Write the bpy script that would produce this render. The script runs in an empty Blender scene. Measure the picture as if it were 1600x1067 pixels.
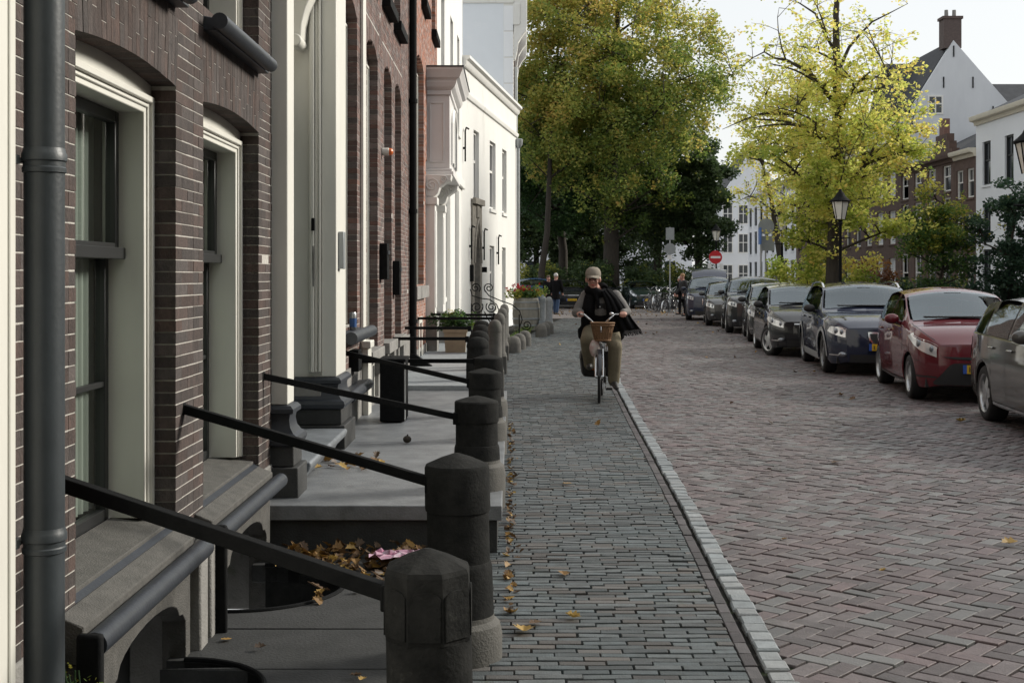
import bpy, math, random
import numpy as np
from mathutils import Vector, Matrix, Euler
rad = math.radians
random.seed(7)
RNG = np.random.default_rng(11)
S = bpy.context.scene
C = S.collection

# ------------------------------------------------------------------ camera
EYE = 1.67
cam_d = bpy.data.cameras.new('camera')
cam = bpy.data.objects.new('camera', cam_d)
C.objects.link(cam)
cam.location = (0, 0, EYE)
cam.rotation_euler = (rad(90), 0, 0)
cam_d.sensor_width = 36
cam_d.lens = 45
cam_d.shift_y = -0.0647
cam_d.clip_start = 0.05
cam_d.clip_end = 2000
S.camera = cam

# ------------------------------------------------------------------ world, sun, exposure
SUN_EL, SUN_AZ = 27, 68          # azimuth measured from +Y towards +X
W = bpy.data.worlds.new('World')
S.world = W
W.use_nodes = True
nt = W.node_tree
nt.nodes.clear()
n_out = nt.nodes.new('ShaderNodeOutputWorld')
n_bg = nt.nodes.new('ShaderNodeBackground')
n_sky = nt.nodes.new('ShaderNodeTexSky')
n_sky.sky_type = 'NISHITA'
n_sky.sun_disc = False
n_sky.sun_elevation = rad(SUN_EL)
n_sky.sun_rotation = rad(SUN_AZ)
n_sky.air_density = 1.0
n_sky.dust_density = 3.0
n_sky.ozone_density = 1.0
n_mix = nt.nodes.new('ShaderNodeMix')
n_mix.data_type = 'RGBA'
n_mix.inputs['Factor'].default_value = 0.85
n_mix.inputs['B'].default_value = (4.7, 4.78, 4.76, 1)     # thin even cloud veil over the sky
nt.links.new(n_sky.outputs['Color'], n_mix.inputs['A'])
nt.links.new(n_mix.outputs['Result'], n_bg.inputs['Color'])
n_bg.inputs['Strength'].default_value = 0.14
nt.links.new(n_bg.outputs['Background'], n_out.inputs['Surface'])

sun_d = bpy.data.lights.new('sun', 'SUN')
sun = bpy.data.objects.new('sun', sun_d)
C.objects.link(sun)
sun_d.energy = 2.9
sun_d.angle = rad(14)
sun_d.color = (1.0, 0.95, 0.85)
_sd = Vector((math.cos(rad(SUN_EL)) * math.sin(rad(SUN_AZ)), math.cos(rad(SUN_EL)) * math.cos(rad(SUN_AZ)), math.sin(rad(SUN_EL))))
sun.rotation_euler = (-_sd).to_track_quat('-Z', 'Y').to_euler()
sun.location = (20, 20, 30)

S.view_settings.view_transform = 'Standard'
S.view_settings.look = 'None'
S.view_settings.exposure = 0.52
S.view_settings.gamma = 1.0
S.view_settings.use_curve_mapping = False
S.cycles.use_denoising = True
S.cycles.max_bounces = 6
S.cycles.diffuse_bounces = 3
S.cycles.glossy_bounces = 3
S.cycles.transmission_bounces = 4
S.cycles.caustics_reflective = False
S.cycles.caustics_refractive = False

# ------------------------------------------------------------------ materials
MATS = {}

def mat(name, c1, c2=None, scale=4.0, rough=0.75, bump=0.0, bscale=60.0, metal=0.0, ior=1.5, rnd=0.0,
        c3=None, s3=1.2, t3=0.55, alt=None, altp=.3, coat=0.0, rvar=0.0, stretch=(1, 1, 1), coords='pos'):
    """mottled surface: c1/c2 mixed by noise, c3 as patches (stains, moss), rnd = lightness change from piece to piece"""
    m = bpy.data.materials.new(name)
    m.use_nodes = True
    t = m.node_tree
    b = t.nodes['Principled BSDF']
    L = t.links.new
    if coords == 'pos':
        src = t.nodes.new('ShaderNodeNewGeometry').outputs['Position']
    else:
        src = t.nodes.new('ShaderNodeTexCoord').outputs['Object']
    mp = t.nodes.new('ShaderNodeMapping')
    mp.inputs['Scale'].default_value = stretch
    L(src, mp.inputs['Vector'])
    src = mp.outputs['Vector']
    c1 = tuple(c1) + (1,)
    col = None
    if c2 is not None:
        nz = t.nodes.new('ShaderNodeTexNoise')
        nz.inputs['Scale'].default_value = scale
        nz.inputs['Detail'].default_value = 6
        nz.inputs['Roughness'].default_value = 0.65
        L(src, nz.inputs['Vector'])
        rp = t.nodes.new('ShaderNodeValToRGB')
        rp.color_ramp.elements[0].position = 0.32
        rp.color_ramp.elements[1].position = 0.68
        rp.color_ramp.elements[0].color = c1
        rp.color_ramp.elements[1].color = tuple(c2) + (1,)
        L(nz.outputs['Fac'], rp.inputs['Fac'])
        col = rp.outputs['Color']
        if rvar:
            mr = t.nodes.new('ShaderNodeMapRange')
            mr.inputs['To Min'].default_value = rough - rvar
            mr.inputs['To Max'].default_value = rough + rvar
            L(nz.outputs['Fac'], mr.inputs['Value'])
            L(mr.outputs['Result'], b.inputs['Roughness'])
    if c3 is not None:
        nz3 = t.nodes.new('ShaderNodeTexNoise')
        nz3.inputs['Scale'].default_value = s3
        nz3.inputs['Detail'].default_value = 8
        nz3.inputs['Roughness'].default_value = 0.7
        L(src, nz3.inputs['Vector'])
        r3 = t.nodes.new('ShaderNodeValToRGB')
        r3.color_ramp.elements[0].position = t3
        r3.color_ramp.elements[1].position = t3 + 0.12
        r3.color_ramp.elements[0].color = (0, 0, 0, 1)
        r3.color_ramp.elements[1].color = (1, 1, 1, 1)
        L(nz3.outputs['Fac'], r3.inputs['Fac'])
        mx = t.nodes.new('ShaderNodeMix')
        mx.data_type = 'RGBA'
        L(r3.outputs['Color'], mx.inputs['Factor'])
        if col is not None:
            L(col, mx.inputs['A'])
        else:
            mx.inputs['A'].default_value = c1
        mx.inputs['B'].default_value = tuple(c3) + (1,)
        col = mx.outputs['Result']
    if rnd:
        at = t.nodes.new('ShaderNodeAttribute')
        at.attribute_name = 'rnd'
        oi = t.nodes.new('ShaderNodeObjectInfo')
        ad = t.nodes.new('ShaderNodeMath'); ad.operation = 'ADD'
        L(at.outputs['Fac'], ad.inputs[0]); L(oi.outputs['Random'], ad.inputs[1])
        fr = t.nodes.new('ShaderNodeMath'); fr.operation = 'FRACT'
        L(ad.outputs[0], fr.inputs[0])
        mr = t.nodes.new('ShaderNodeMapRange')
        mr.inputs['To Min'].default_value = 1 - rnd
        mr.inputs['To Max'].default_value = 1 + rnd
        L(fr.outputs[0], mr.inputs['Value'])
        if alt is not None:
            g1 = t.nodes.new('ShaderNodeMath'); g1.operation = 'MULTIPLY'; g1.inputs[1].default_value = 23.7
            g2 = t.nodes.new('ShaderNodeMath'); g2.operation = 'FRACT'
            g3 = t.nodes.new('ShaderNodeMath'); g3.operation = 'LESS_THAN'; g3.inputs[1].default_value = altp
            L(fr.outputs[0], g1.inputs[0]); L(g1.outputs[0], g2.inputs[0]); L(g2.outputs[0], g3.inputs[0])
            ma = t.nodes.new('ShaderNodeMix'); ma.data_type = 'RGBA'
            L(g3.outputs[0], ma.inputs['Factor'])
            if col is not None: L(col, ma.inputs['A'])
            else: ma.inputs['A'].default_value = c1
            ma.inputs['B'].default_value = tuple(alt) + (1,)
            col = ma.outputs['Result']
        hs = t.nodes.new('ShaderNodeHueSaturation')
        if col is not None:
            L(col, hs.inputs['Color'])
        else:
            hs.inputs['Color'].default_value = c1
        L(mr.outputs['Result'], hs.inputs['Value'])
        # hue drifts a little too
        m2 = t.nodes.new('ShaderNodeMath'); m2.operation = 'MULTIPLY'; m2.inputs[1].default_value = 7.31
        f2 = t.nodes.new('ShaderNodeMath'); f2.operation = 'FRACT'
        L(fr.outputs[0], m2.inputs[0]); L(m2.outputs[0], f2.inputs[0])
        m3 = t.nodes.new('ShaderNodeMapRange')
        m3.inputs['To Min'].default_value = 0.6; m3.inputs['To Max'].default_value = 1.35
        L(f2.outputs[0], m3.inputs['Value'])
        L(m3.outputs['Result'], hs.inputs['Saturation'])
        col = hs.outputs['Color']
    if col is not None:
        L(col, b.inputs['Base Color'])
    else:
        b.inputs['Base Color'].default_value = c1
    if not (rvar and c2 is not None):
        b.inputs['Roughness'].default_value = rough
    b.inputs['Metallic'].default_value = metal
    b.inputs['IOR'].default_value = ior
    if coat:
        b.inputs['Coat Weight'].default_value = coat
        b.inputs['Coat Roughness'].default_value = 0.04
    if bump:
        nb = t.nodes.new('ShaderNodeTexNoise')
        nb.inputs['Scale'].default_value = bscale
        nb.inputs['Detail'].default_value = 5
        L(src, nb.inputs['Vector'])
        bp = t.nodes.new('ShaderNodeBump')
        bp.inputs['Strength'].default_value = bump
        bp.inputs['Distance'].default_value = 0.01
        L(nb.outputs['Fac'], bp.inputs['Height'])
        L(bp.outputs['Normal'], b.inputs['Normal'])
    MATS[name] = m
    return m

def leafmat(name, ramp, trans=0.45):
    """leaves: colour picked along a ramp by the per-face value 'rnd'; light passes through the blade"""
    m = bpy.data.materials.new(name)
    m.use_nodes = True
    t = m.node_tree
    L = t.links.new
    b = t.nodes['Principled BSDF']
    at = t.nodes.new('ShaderNodeAttribute'); at.attribute_name = 'rnd'
    rp = t.nodes.new('ShaderNodeValToRGB')
    el = rp.color_ramp.elements
    while len(el) < len(ramp):
        el.new(0.5)
    for e, (p, c) in zip(el, ramp):
        e.position = p; e.color = tuple(c) + (1,)
    L(at.outputs['Fac'], rp.inputs['Fac'])
    L(rp.outputs['Color'], b.inputs['Base Color'])
    b.inputs['Roughness'].default_value = 0.55
    tr = t.nodes.new('ShaderNodeBsdfTranslucent')
    L(rp.outputs['Color'], tr.inputs['Color'])
    ms = t.nodes.new('ShaderNodeMixShader')
    ms.inputs['Fac'].default_value = trans
    L(b.outputs['BSDF'], ms.inputs[1]); L(tr.outputs['BSDF'], ms.inputs[2])
    L(ms.outputs['Shader'], t.nodes['Material Output'].inputs['Surface'])
    MATS[name] = m
    return m

M = MATS
mat('brick_dark', (.092, .067, .060), (.05, .039, .036), 26, .9, .7, 140, rnd=.28, c3=(.036, .03, .029), s3=9, t3=.6, stretch=(1, 1, .45))
mat('brick_far', (.13, .085, .07), (.09, .06, .05), 3, .9, .3, 30)
mat('brick_brown', (.17, .11, .096), (.115, .078, .07), 9, .85, .4, 120, rnd=.34)
mat('brick_red', (.36, .19, .14), (.26, .135, .105), 9, .85, .4, 120, rnd=.28)
mat('mortar_pale', (.58, .555, .51), (.42, .40, .37), 30, .95, .5, 200, c3=(.22, .21, .19), s3=5, t3=.60)
mat('mortar_dark', (.22, .21, .195), (.12, .115, .105), 20, .95, .5, 200)
mat('paver_walk', (.105, .122, .129), (.072, .082, .084), 12, .5, .55, 130, rnd=.40, c3=(.075, .085, .055), s3=3, t3=.6, rvar=.12, alt=(.098, .09, .084), altp=.25)
mat('paver_road', (.158, .126, .127), (.104, .085, .087), 10, .5, .55, 120, rnd=.30, alt=(.15, .147, .147), altp=.2, c3=(.085, .078, .066), s3=.9, t3=.58, rvar=.12)
mat('paver_edge', (.11, .10, .105), (.075, .07, .073), 10, .75, .5, 120, rnd=.35)
mat('kerb_stone', (.32, .345, .36), (.235, .252, .262), 14, .75, .5, 90, rnd=.16, c3=(.19, .2, .18), s3=4, t3=.62)
mat('bed', (.022, .021, .019), (.013, .013, .012), 14, .95, .6, 120, c3=(.04, .062, .02), s3=3.2, t3=.56, ior=1.2)
mat('ground_far', (.17, .15, .145), (.12, .108, .103), 3, .9, .3, 40, c3=(.13, .105, .06), s3=.25, t3=.60)
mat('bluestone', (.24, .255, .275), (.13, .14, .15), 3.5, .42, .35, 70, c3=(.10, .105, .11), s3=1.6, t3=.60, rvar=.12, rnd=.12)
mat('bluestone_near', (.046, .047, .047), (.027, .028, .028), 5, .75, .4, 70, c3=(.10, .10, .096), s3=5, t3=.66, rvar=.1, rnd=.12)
mat('bollard_stone', (.032, .032, .031), (.016, .0165, .0163), 14, .9, .35, 70, c3=(.075, .076, .07), s3=6, t3=.64, ior=1.2)
mat('bollard_pale', (.14, .134, .122), (.09, .087, .08), 8, .85, .5, 90, c3=(.09, .1, .07), s3=3.5, t3=.6)
mat('sill_stone', (.115, .11, .102), (.07, .068, .063), 12, .85, .6, 130, c3=(.15, .146, .137), s3=6, t3=.66)
mat('plinth_stone', (.30, .29, .275), (.20, .195, .185), 6, .85, .5, 90, c3=(.12, .13, .085), s3=3, t3=.62)
mat('iron_blue', (.036, .042, .052), (.024, .028, .036), 12, .45, .15, 60, c3=(.08, .083, .085), s3=9, t3=.68)
mat('iron_black', (.012, .0125, .013), (.007, .0075, .008), 20, .75, .2, 90, ior=1.2)
mat('pipe_grey', (.044, .053, .060), (.031, .038, .043), 5, .45, .1, 60, c3=(.085, .09, .09), s3=4, t3=.68)
mat('white_paint', (.74, .73, .67), (.66, .65, .60), 3, .5, .06, 30, c3=(.56, .55, .5), s3=2, t3=.66, stretch=(1, 1, .35))
mat('white_paint_soft', (.79, .78, .75), (.74, .73, .70), 2, .6, .05, 30)
mat('white_plaster', (.74, .735, .71), (.69, .685, .66), 1.2, .85, .15, 50, c3=(.55, .54, .505), s3=1.4, t3=.60, stretch=(1, 1, .3))
mat('pink_paint', (.70, .685, .675), (.65, .635, .625), 2, .6, .05, 40)
mat('blue_plaster', (.74, .78, .83), (.69, .73, .78), .7, .9, .1, 30, c3=(.77, .8, .84), s3=.5, t3=.6)  # bluish shade of the side wall is mixed into this colour
mat('grey_plaster', (.68, .70, .73), (.57, .59, .62), .5, .9, .1, 20, c3=(.47, .485, .50), s3=.45, t3=.58, stretch=(1, 1, .35))
mat('white_far', (.80, .82, .85), (.74, .76, .79), .6, .9, .1, 20)
mat('cream_trim', (.70, .65, .54), (.62, .58, .48), 2, .7)
mat('sash_black', (.02, .021, .022), rough=.4)
mat('roof_dark', (.055, .058, .065), (.035, .037, .042), 3, .8, .5, 18, rnd=.3)
mat('glass', (.018, .021, .022), rough=.04, ior=1.52)
mat('glass_far', (.03, .036, .042), (.02, .024, .028), .5, .08, ior=1.6)
mat('curtain', (.55, .56, .53), (.48, .49, .46), 3, .9)
mat('interior', (.02, .02, .02), rough=.95)
mat('bark', (.055, .045, .035), (.032, .027, .022), 14, .95, .9, 40, stretch=(1, 1, .25))
mat('tyre', (.016, .016, .017), rough=.8)
mat('rim', (.52, .53, .54), rough=.28, metal=.85)
mat('rim_dark', (.22, .225, .23), rough=.32, metal=.8)
mat('car_glass', (.03, .05, .062), rough=.02, ior=2.35)
mat('car_side_glass', (.012, .014, .016), rough=.03, ior=1.7)
mat('plastic_black', (.02, .02, .021), rough=.6)
mat('chrome', (.7, .7, .7), rough=.14, metal=1)
mat('lamp_clear', (.78, .8, .82), rough=.1, metal=.35)
mat('lamp_dark', (.28, .30, .32), rough=.08, metal=.5)
mat('plate_yellow', (.75, .47, .02), rough=.5)
mat('plate_blue', (.03, .10, .42), rough=.5)
mat('lamp_red', (.45, .02, .02), rough=.15)
mat('lantern_glass', (.72, .70, .62), rough=.35)
mat('sign_red', (.52, .02, .03), rough=.4)
mat('sign_white', (.75, .75, .74), rough=.4)
mat('sign_grey', (.33, .35, .36), (.28, .30, .31), 4, .45, metal=.3)
mat('sign_blue', (.02, .12, .42), rough=.4)
mat('zinc', (.42, .44, .45), (.34, .36, .37), 5, .45, metal=.4)
mat('skin', (.50, .27, .205), (.44, .22, .17), 25, .5)
mat('cap_tweed', (.30, .265, .215), (.21, .185, .15), 90, .95, .4, 200, coords='obj')
mat('coat_black', (.010, .010, .011), (.015, .015, .016), 40, .95, .4, 120, coords='obj', ior=1.15)
mat('shirt_grey', (.235, .225, .215), (.16, .155, .15), 60, .95, .5, 150, coords='obj')
mat('sweater_charcoal', (.055, .055, .057), (.035, .035, .037), 60, .95, .5, 150, coords='obj')
mat('trouser_khaki', (.225, .195, .13), (.175, .15, .10), 14, .9, .5, 40, coords='obj')
mat('jeans', (.05, .09, .17), (.035, .065, .13), 20, .9)
mat('shoe', (.05, .048, .046), (.035, .034, .033), 10, .5)
mat('hair_white', (.6, .58, .55), rough=.7)
mat('hair_brown', (.09, .05, .03), rough=.7)
mat('hair_ginger', (.35, .2, .1), rough=.7)
mat('wicker', (.30, .17, .085), (.15, .08, .04), 60, .8, .6, 90)
mat('bag_cloth', (.62, .60, .56), (.5, .3, .27), 14, .8, c3=(.22, .4, .33), s3=10, t3=.6)
mat('bike_chrome', (.62, .63, .64), rough=.22, metal=.9)
mat('bike_dark', (.02, .022, .03), rough=.35, coat=.5)
mat('bag_black', (.014, .014, .014), (.02, .02, .02), 30, .75)
mat('reflector', (.7, .16, .03), rough=.2)
mat('terracotta', (.33, .265, .18), (.27, .215, .15), 8, .85, .2, 60)
mat('barrel_wood', (.36, .34, .29), (.25, .235, .20), 9, .85, .4, 60, stretch=(1, 1, .2))
mat('teal_glaze', (.02, .24, .24), rough=.3)
mat('alarm_orange', (.75, .17, .04), rough=.35)
mat('tin', (.42, .43, .44), rough=.3, metal=.8)
mat('tin_blue', (.04, .10, .26), rough=.4)
mat('paper_pink', (.50, .42, .48), (.42, .10, .22), 16, .7)
mat('stained_sandstone', (.30, .275, .235), (.18, .165, .145), 8, .9, .4, 60)
mat('steel_light', (.55, .56, .56), rough=.35, metal=.6)
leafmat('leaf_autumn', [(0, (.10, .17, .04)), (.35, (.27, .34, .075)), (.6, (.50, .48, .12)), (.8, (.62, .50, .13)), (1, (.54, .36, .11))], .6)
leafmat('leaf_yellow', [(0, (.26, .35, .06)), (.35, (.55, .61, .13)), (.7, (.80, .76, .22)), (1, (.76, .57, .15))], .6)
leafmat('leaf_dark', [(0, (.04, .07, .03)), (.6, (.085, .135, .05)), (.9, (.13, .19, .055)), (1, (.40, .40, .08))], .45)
leafmat('leaf_green', [(0, (.035, .08, .028)), (.5, (.08, .16, .042)), (.85, (.18, .27, .055)), (1, (.46, .42, .07))], .5)
leafmat('leaf_bluegreen', [(0, (.022, .05, .032)), (.6, (.045, .095, .055)), (1, (.09, .16, .075))], .4)
leafmat('leaf_fallen', [(0, (.06, .035, .018)), (.45, (.16, .085, .03)), (.8, (.34, .19, .045)), (1, (.48, .33, .09))], .15)
leafmat('leaf_rust', [(0, (.10, .045, .02)), (.6, (.26, .10, .04)), (1, (.35, .18, .06))], .4)
leafmat('petal', [(0, (.42, .008, .012)), (.7, (.62, .015, .02)), (1, (.55, .06, .10))], .2)

def carpaint(name, c, metal=.35, rough=.32):
    m = mat(name, c, rough=.55, metal=metal * .3, coat=1.0)
    m.node_tree.nodes['Principled BSDF'].inputs['Specular IOR Level'].default_value = .15
    return m
carpaint('paint_red', (.13, .010, .018), .3)
carpaint('paint_navy', (.012, .018, .045), .35)
carpaint('paint_black', (.010, .011, .014), .2)
carpaint('paint_taupe', (.085, .08, .074), .5)
carpaint('paint_graphite', (.03, .031, .033), .4)
carpaint('paint_green', (.014, .028, .026), .3)
carpaint('paint_blue', (.03, .07, .16), .35)

# ------------------------------------------------------------------ mesh helpers
def org(p):
    v = Vector((0, 0, 0))
    while p is not None:
        v += p.location
        p = p.parent
    return v

def link(name, me, parent=None):
    o = bpy.data.objects.new(name, me)
    C.objects.link(o)
    if parent is not None:
        o.parent = parent
    return o

def tag(o, label=None, cat=None, group=None, kind=None):
    if label: o['label'] = label
    if cat: o['category'] = cat
    if group: o['group'] = group
    if kind: o['kind'] = kind
    return o

def thing(name, label, cat, loc=(0, 0, 0), rz=0.0, group=None):
    o = bpy.data.objects.new(name, None)
    o.empty_display_size = .1
    C.objects.link(o)
    o.location = loc
    o.rotation_euler = (0, 0, rz)
    return tag(o, label, cat, group)

def dup(o, parent=None):
    c = o.copy()
    C.objects.link(c)
    c.parent = parent
    for ch in o.children:
        dup(ch, c)
    return c

class MB:
    def __init__(s):
        s.v = []; s.f = []; s.T = None
    def add(s, vs, fs):
        n = len(s.v)
        if s.T is not None:
            vs = [tuple(s.T @ Vector(p)) for p in vs]
        s.v += [tuple(p) for p in vs]
        s.f += [tuple(i + n for i in f) for f in fs]
        return s
    def box(s, x0, y0, z0, x1, y1, z1):
        if x0 > x1: x0, x1 = x1, x0
        if y0 > y1: y0, y1 = y1, y0
        if z0 > z1: z0, z1 = z1, z0
        return s.add([(x0, y0, z0), (x1, y0, z0), (x1, y1, z0), (x0, y1, z0), (x0, y0, z1), (x1, y0, z1), (x1, y1, z1), (x0, y1, z1)],
                     [(3, 2, 1, 0), (4, 5, 6, 7), (0, 1, 5, 4), (1, 2, 6, 5), (2, 3, 7, 6), (3, 0, 4, 7)])
    def lathe(s, prof, n=24, c=(0, 0, 0), lean=(0, 0), sq=None):
        vs = []; fs = []
        for (r, z) in prof:
            for k in range(n):
                a = 2 * math.pi * (k + .5) / n
                vs.append((c[0] + r * math.cos(a) + lean[0] * z, c[1] + r * math.sin(a) + lean[1] * z, c[2] + z))
        m = len(prof)
        for i in range(m - 1):
            for k in range(n):
                k2 = (k + 1) % n
                fs.append((i * n + k, i * n + k2, (i + 1) * n + k2, (i + 1) * n + k))
        fs.append(tuple(range(n - 1, -1, -1)))
        fs.append(tuple((m - 1) * n + k for k in range(n)))
        return s.add(vs, fs)
    def tube(s, pts, r, n=8, caps=True, flat=None):
        """sweep a circle (or an ellipse: flat=(a,b)) along a path; r is a number or one per point"""
        pts = [Vector(p) for p in pts]
        rs = r if isinstance(r, (list, tuple)) else [r] * len(pts)
        vs = []; fs = []
        prev = None
        for i, p in enumerate(pts):
            if i == 0: d = pts[1] - pts[0]
            elif i == len(pts) - 1: d = pts[-1] - pts[-2]
            else: d = (pts[i + 1] - pts[i]).normalized() + (pts[i] - pts[i - 1]).normalized()
            if d.length < 1e-9: d = Vector((0, 0, 1))
            d.normalize()
            if prev is None:
                u = Vector((0, 0, 1)) if abs(d.z) < .9 else Vector((1, 0, 0))
                u = (u - d * u.dot(d)).normalized()
            else:
                u = prev - d * prev.dot(d)
                u = u.normalized() if u.length > 1e-6 else prev
            prev = u
            w = d.cross(u)
            fa, fb = flat or (1, 1)
            for k in range(n):
                a = 2 * math.pi * k / n
                vs.append(tuple(p + u * (rs[i] * fa * math.cos(a)) + w * (rs[i] * fb * math.sin(a))))
        m = len(pts)
        for i in range(m - 1):
            for k in range(n):
                k2 = (k + 1) % n
                fs.append((i * n + k, i * n + k2, (i + 1) * n + k2, (i + 1) * n + k))
        if caps:
            fs.append(tuple(range(n - 1, -1, -1)))
            fs.append(tuple((m - 1) * n + k for k in range(n)))
        return s.add(vs, fs)
    def bar(s, p0, p1, w, h):
        """square bar, h measured upwards"""
        a, b = Vector(p0), Vector(p1)
        d = (b - a).normalized()
        side = d.cross(Vector((0, 0, 1)))
        side = side.normalized() if side.length > 1e-6 else Vector((1, 0, 0))
        up = side.cross(d)
        vs = []
        for p in (a, b):
            for (i, j) in ((-1, -1), (1, -1), (1, 1), (-1, 1)):
                vs.append(tuple(p + side * (i * w / 2) + up * (j * h / 2)))
        return s.add(vs, [(0, 1, 2, 3), (7, 6, 5, 4), (0, 4, 5, 1), (1, 5, 6, 2), (2, 6, 7, 3), (3, 7, 4, 0)])
    def prism(s, poly, a, b, axis='x'):
        """2D polygon extruded along an axis; poly in the two other axes in order (x,y,z without it)"""
        n = len(poly)
        def P(u, v, w):
            return {'x': (w, u, v), 'y': (u, w, v), 'z': (u, v, w)}[axis]
        vs = [P(u, v, a) for u, v in poly] + [P(u, v, b) for u, v in poly]
        fs = [tuple(range(n - 1, -1, -1)), tuple(range(n, 2 * n))]
        fs += [(i, (i + 1) % n, n + (i + 1) % n, n + i) for i in range(n)]
        return s.add(vs, fs)
    def ball(s, c, r, n=12, m=8):
        rx, ry, rz = r if isinstance(r, (list, tuple)) else (r, r, r)
        vs = [(c[0], c[1], c[2] - rz)]
        for i in range(1, m):
            t = math.pi * i / m
            for k in range(n):
                a = 2 * math.pi * k / n
                vs.append((c[0] + rx * math.sin(t) * math.cos(a), c[1] + ry * math.sin(t) * math.sin(a), c[2] - rz * math.cos(t)))
        vs.append((c[0], c[1], c[2] + rz))
        fs = [(0, 1 + (k + 1) % n, 1 + k) for k in range(n)]
        for i in range(m - 2):
            for k in range(n):
                k2 = (k + 1) % n
                fs.append((1 + i * n + k, 1 + i * n + k2, 1 + (i + 1) * n + k2, 1 + (i + 1) * n + k))
        t = len(vs) - 1
        fs += [(t, 1 + (m - 2) * n + k, 1 + (m - 2) * n + (k + 1) % n) for k in range(n)]
        return s.add(vs, fs)
    def grid(s, rows, closed=False):
        """rows: list of equally long point lists"""
        n = len(rows[0])
        vs = [p for r in rows for p in r]
        fs = []
        for i in range(len(rows) - 1):
            for k in range(n - 1 if not closed else n):
                k2 = (k + 1) % n
                fs.append((i * n + k, i * n + k2, (i + 1) * n + k2, (i + 1) * n + k))
        return s.add(vs, fs)
    def torus(s, c, R, r, axis='x', n=32, m=8):
        vs = []; fs = []
        for i in range(n):
            a = 2 * math.pi * i / n
            for k in range(m):
                b = 2 * math.pi * k / m
                q = R + r * math.cos(b)
                u, v, w = q * math.cos(a), q * math.sin(a), r * math.sin(b)
                p = {'x': (w, u, v), 'y': (u, w, v), 'z': (u, v, w)}[axis]
                vs.append((c[0] + p[0], c[1] + p[1], c[2] + p[2]))
        for i in range(n):
            for k in range(m):
                i2, k2 = (i + 1) % n, (k + 1) % m
                fs.append((i * m + k, i2 * m + k, i2 * m + k2, i * m + k2))
        return s.add(vs, fs)
    def mesh(s, name, material, smooth=35, off=None):
        me = bpy.data.meshes.new(name)
        vs = s.v if off is None else [(x - off[0], y - off[1], z - off[2]) for x, y, z in s.v]
        me.from_pydata(vs, [], s.f)
        me.materials.append(M[material])
        if not smooth: me.shade_flat()
        if smooth:
            me.shade_smooth()
            me.set_sharp_from_angle(angle=rad(smooth))
        me.update()
        return me
    def build(s, name, material, parent=None, world=True, bevel=0, smooth=35, segs=2, remesh=0, fix=False):
        off = org(parent) if (world and parent is not None) else None
        o = link(name, s.mesh(name, material, smooth, off), parent)
        if fix or remesh:
            import bmesh
            bm = bmesh.new(); bm.from_mesh(o.data)
            bmesh.ops.recalc_face_normals(bm, faces=bm.faces)
            bm.to_mesh(o.data); bm.free()
        if remesh:
            md = o.modifiers.new('remesh', 'REMESH'); md.mode = 'VOXEL'; md.voxel_size = remesh; md.use_smooth_shade = True
            sm = o.modifiers.new('smooth', 'SMOOTH'); sm.iterations = 4; sm.factor = .5
        if bevel:
            md = o.modifiers.new('bevel', 'BEVEL'); md.width = bevel; md.segments = segs
            md.limit_method = 'ANGLE'; md.angle_limit = rad(30); md.harden_normals = False
        return o

def npmesh(name, V, Q, material, rnd=None, smooth=False):
    """fast mesh from numpy: V (n,3), Q (m,4 or 3)"""
    V = np.ascontiguousarray(V, dtype=np.float32); Q = np.ascontiguousarray(Q, dtype=np.int32)
    k = Q.shape[1]
    me = bpy.data.meshes.new(name)
    me.vertices.add(len(V)); me.vertices.foreach_set('co', V.ravel())
    me.loops.add(Q.size); me.loops.foreach_set('vertex_index', Q.ravel())
    me.polygons.add(len(Q)); me.polygons.foreach_set('loop_start', np.arange(0, Q.size, k, dtype=np.int32))
    me.materials.append(M[material])
    if rnd is not None:
        a = me.attributes.new('rnd', 'FLOAT', 'FACE')
        a.data.foreach_set('value', np.ascontiguousarray(rnd, dtype=np.float32))
    me.update(calc_edges=True)
    me.validate()
    if not smooth: me.shade_flat()
    return me

def paver_arrays(L, Wd, T, ch):
    x, y = L / 2, Wd / 2
    v = [(-x + ch, -y + ch, 0), (x - ch, -y + ch, 0), (x - ch, y - ch, 0), (-x + ch, y - ch, 0),
         (-x, -y, -ch), (x, -y, -ch), (x, y, -ch), (-x, y, -ch),
         (-x, -y, -T), (x, -y, -T), (x, y, -T), (-x, y, -T)]
    q = [(0, 1, 2, 3), (4, 5, 1, 0), (5, 6, 2, 1), (6, 7, 3, 2), (7, 4, 0, 3), (8, 9, 5, 4), (9, 10, 6, 5), (10, 11, 7, 6), (11, 8, 4, 7)]
    return np.array(v, float), np.array(q)

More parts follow.
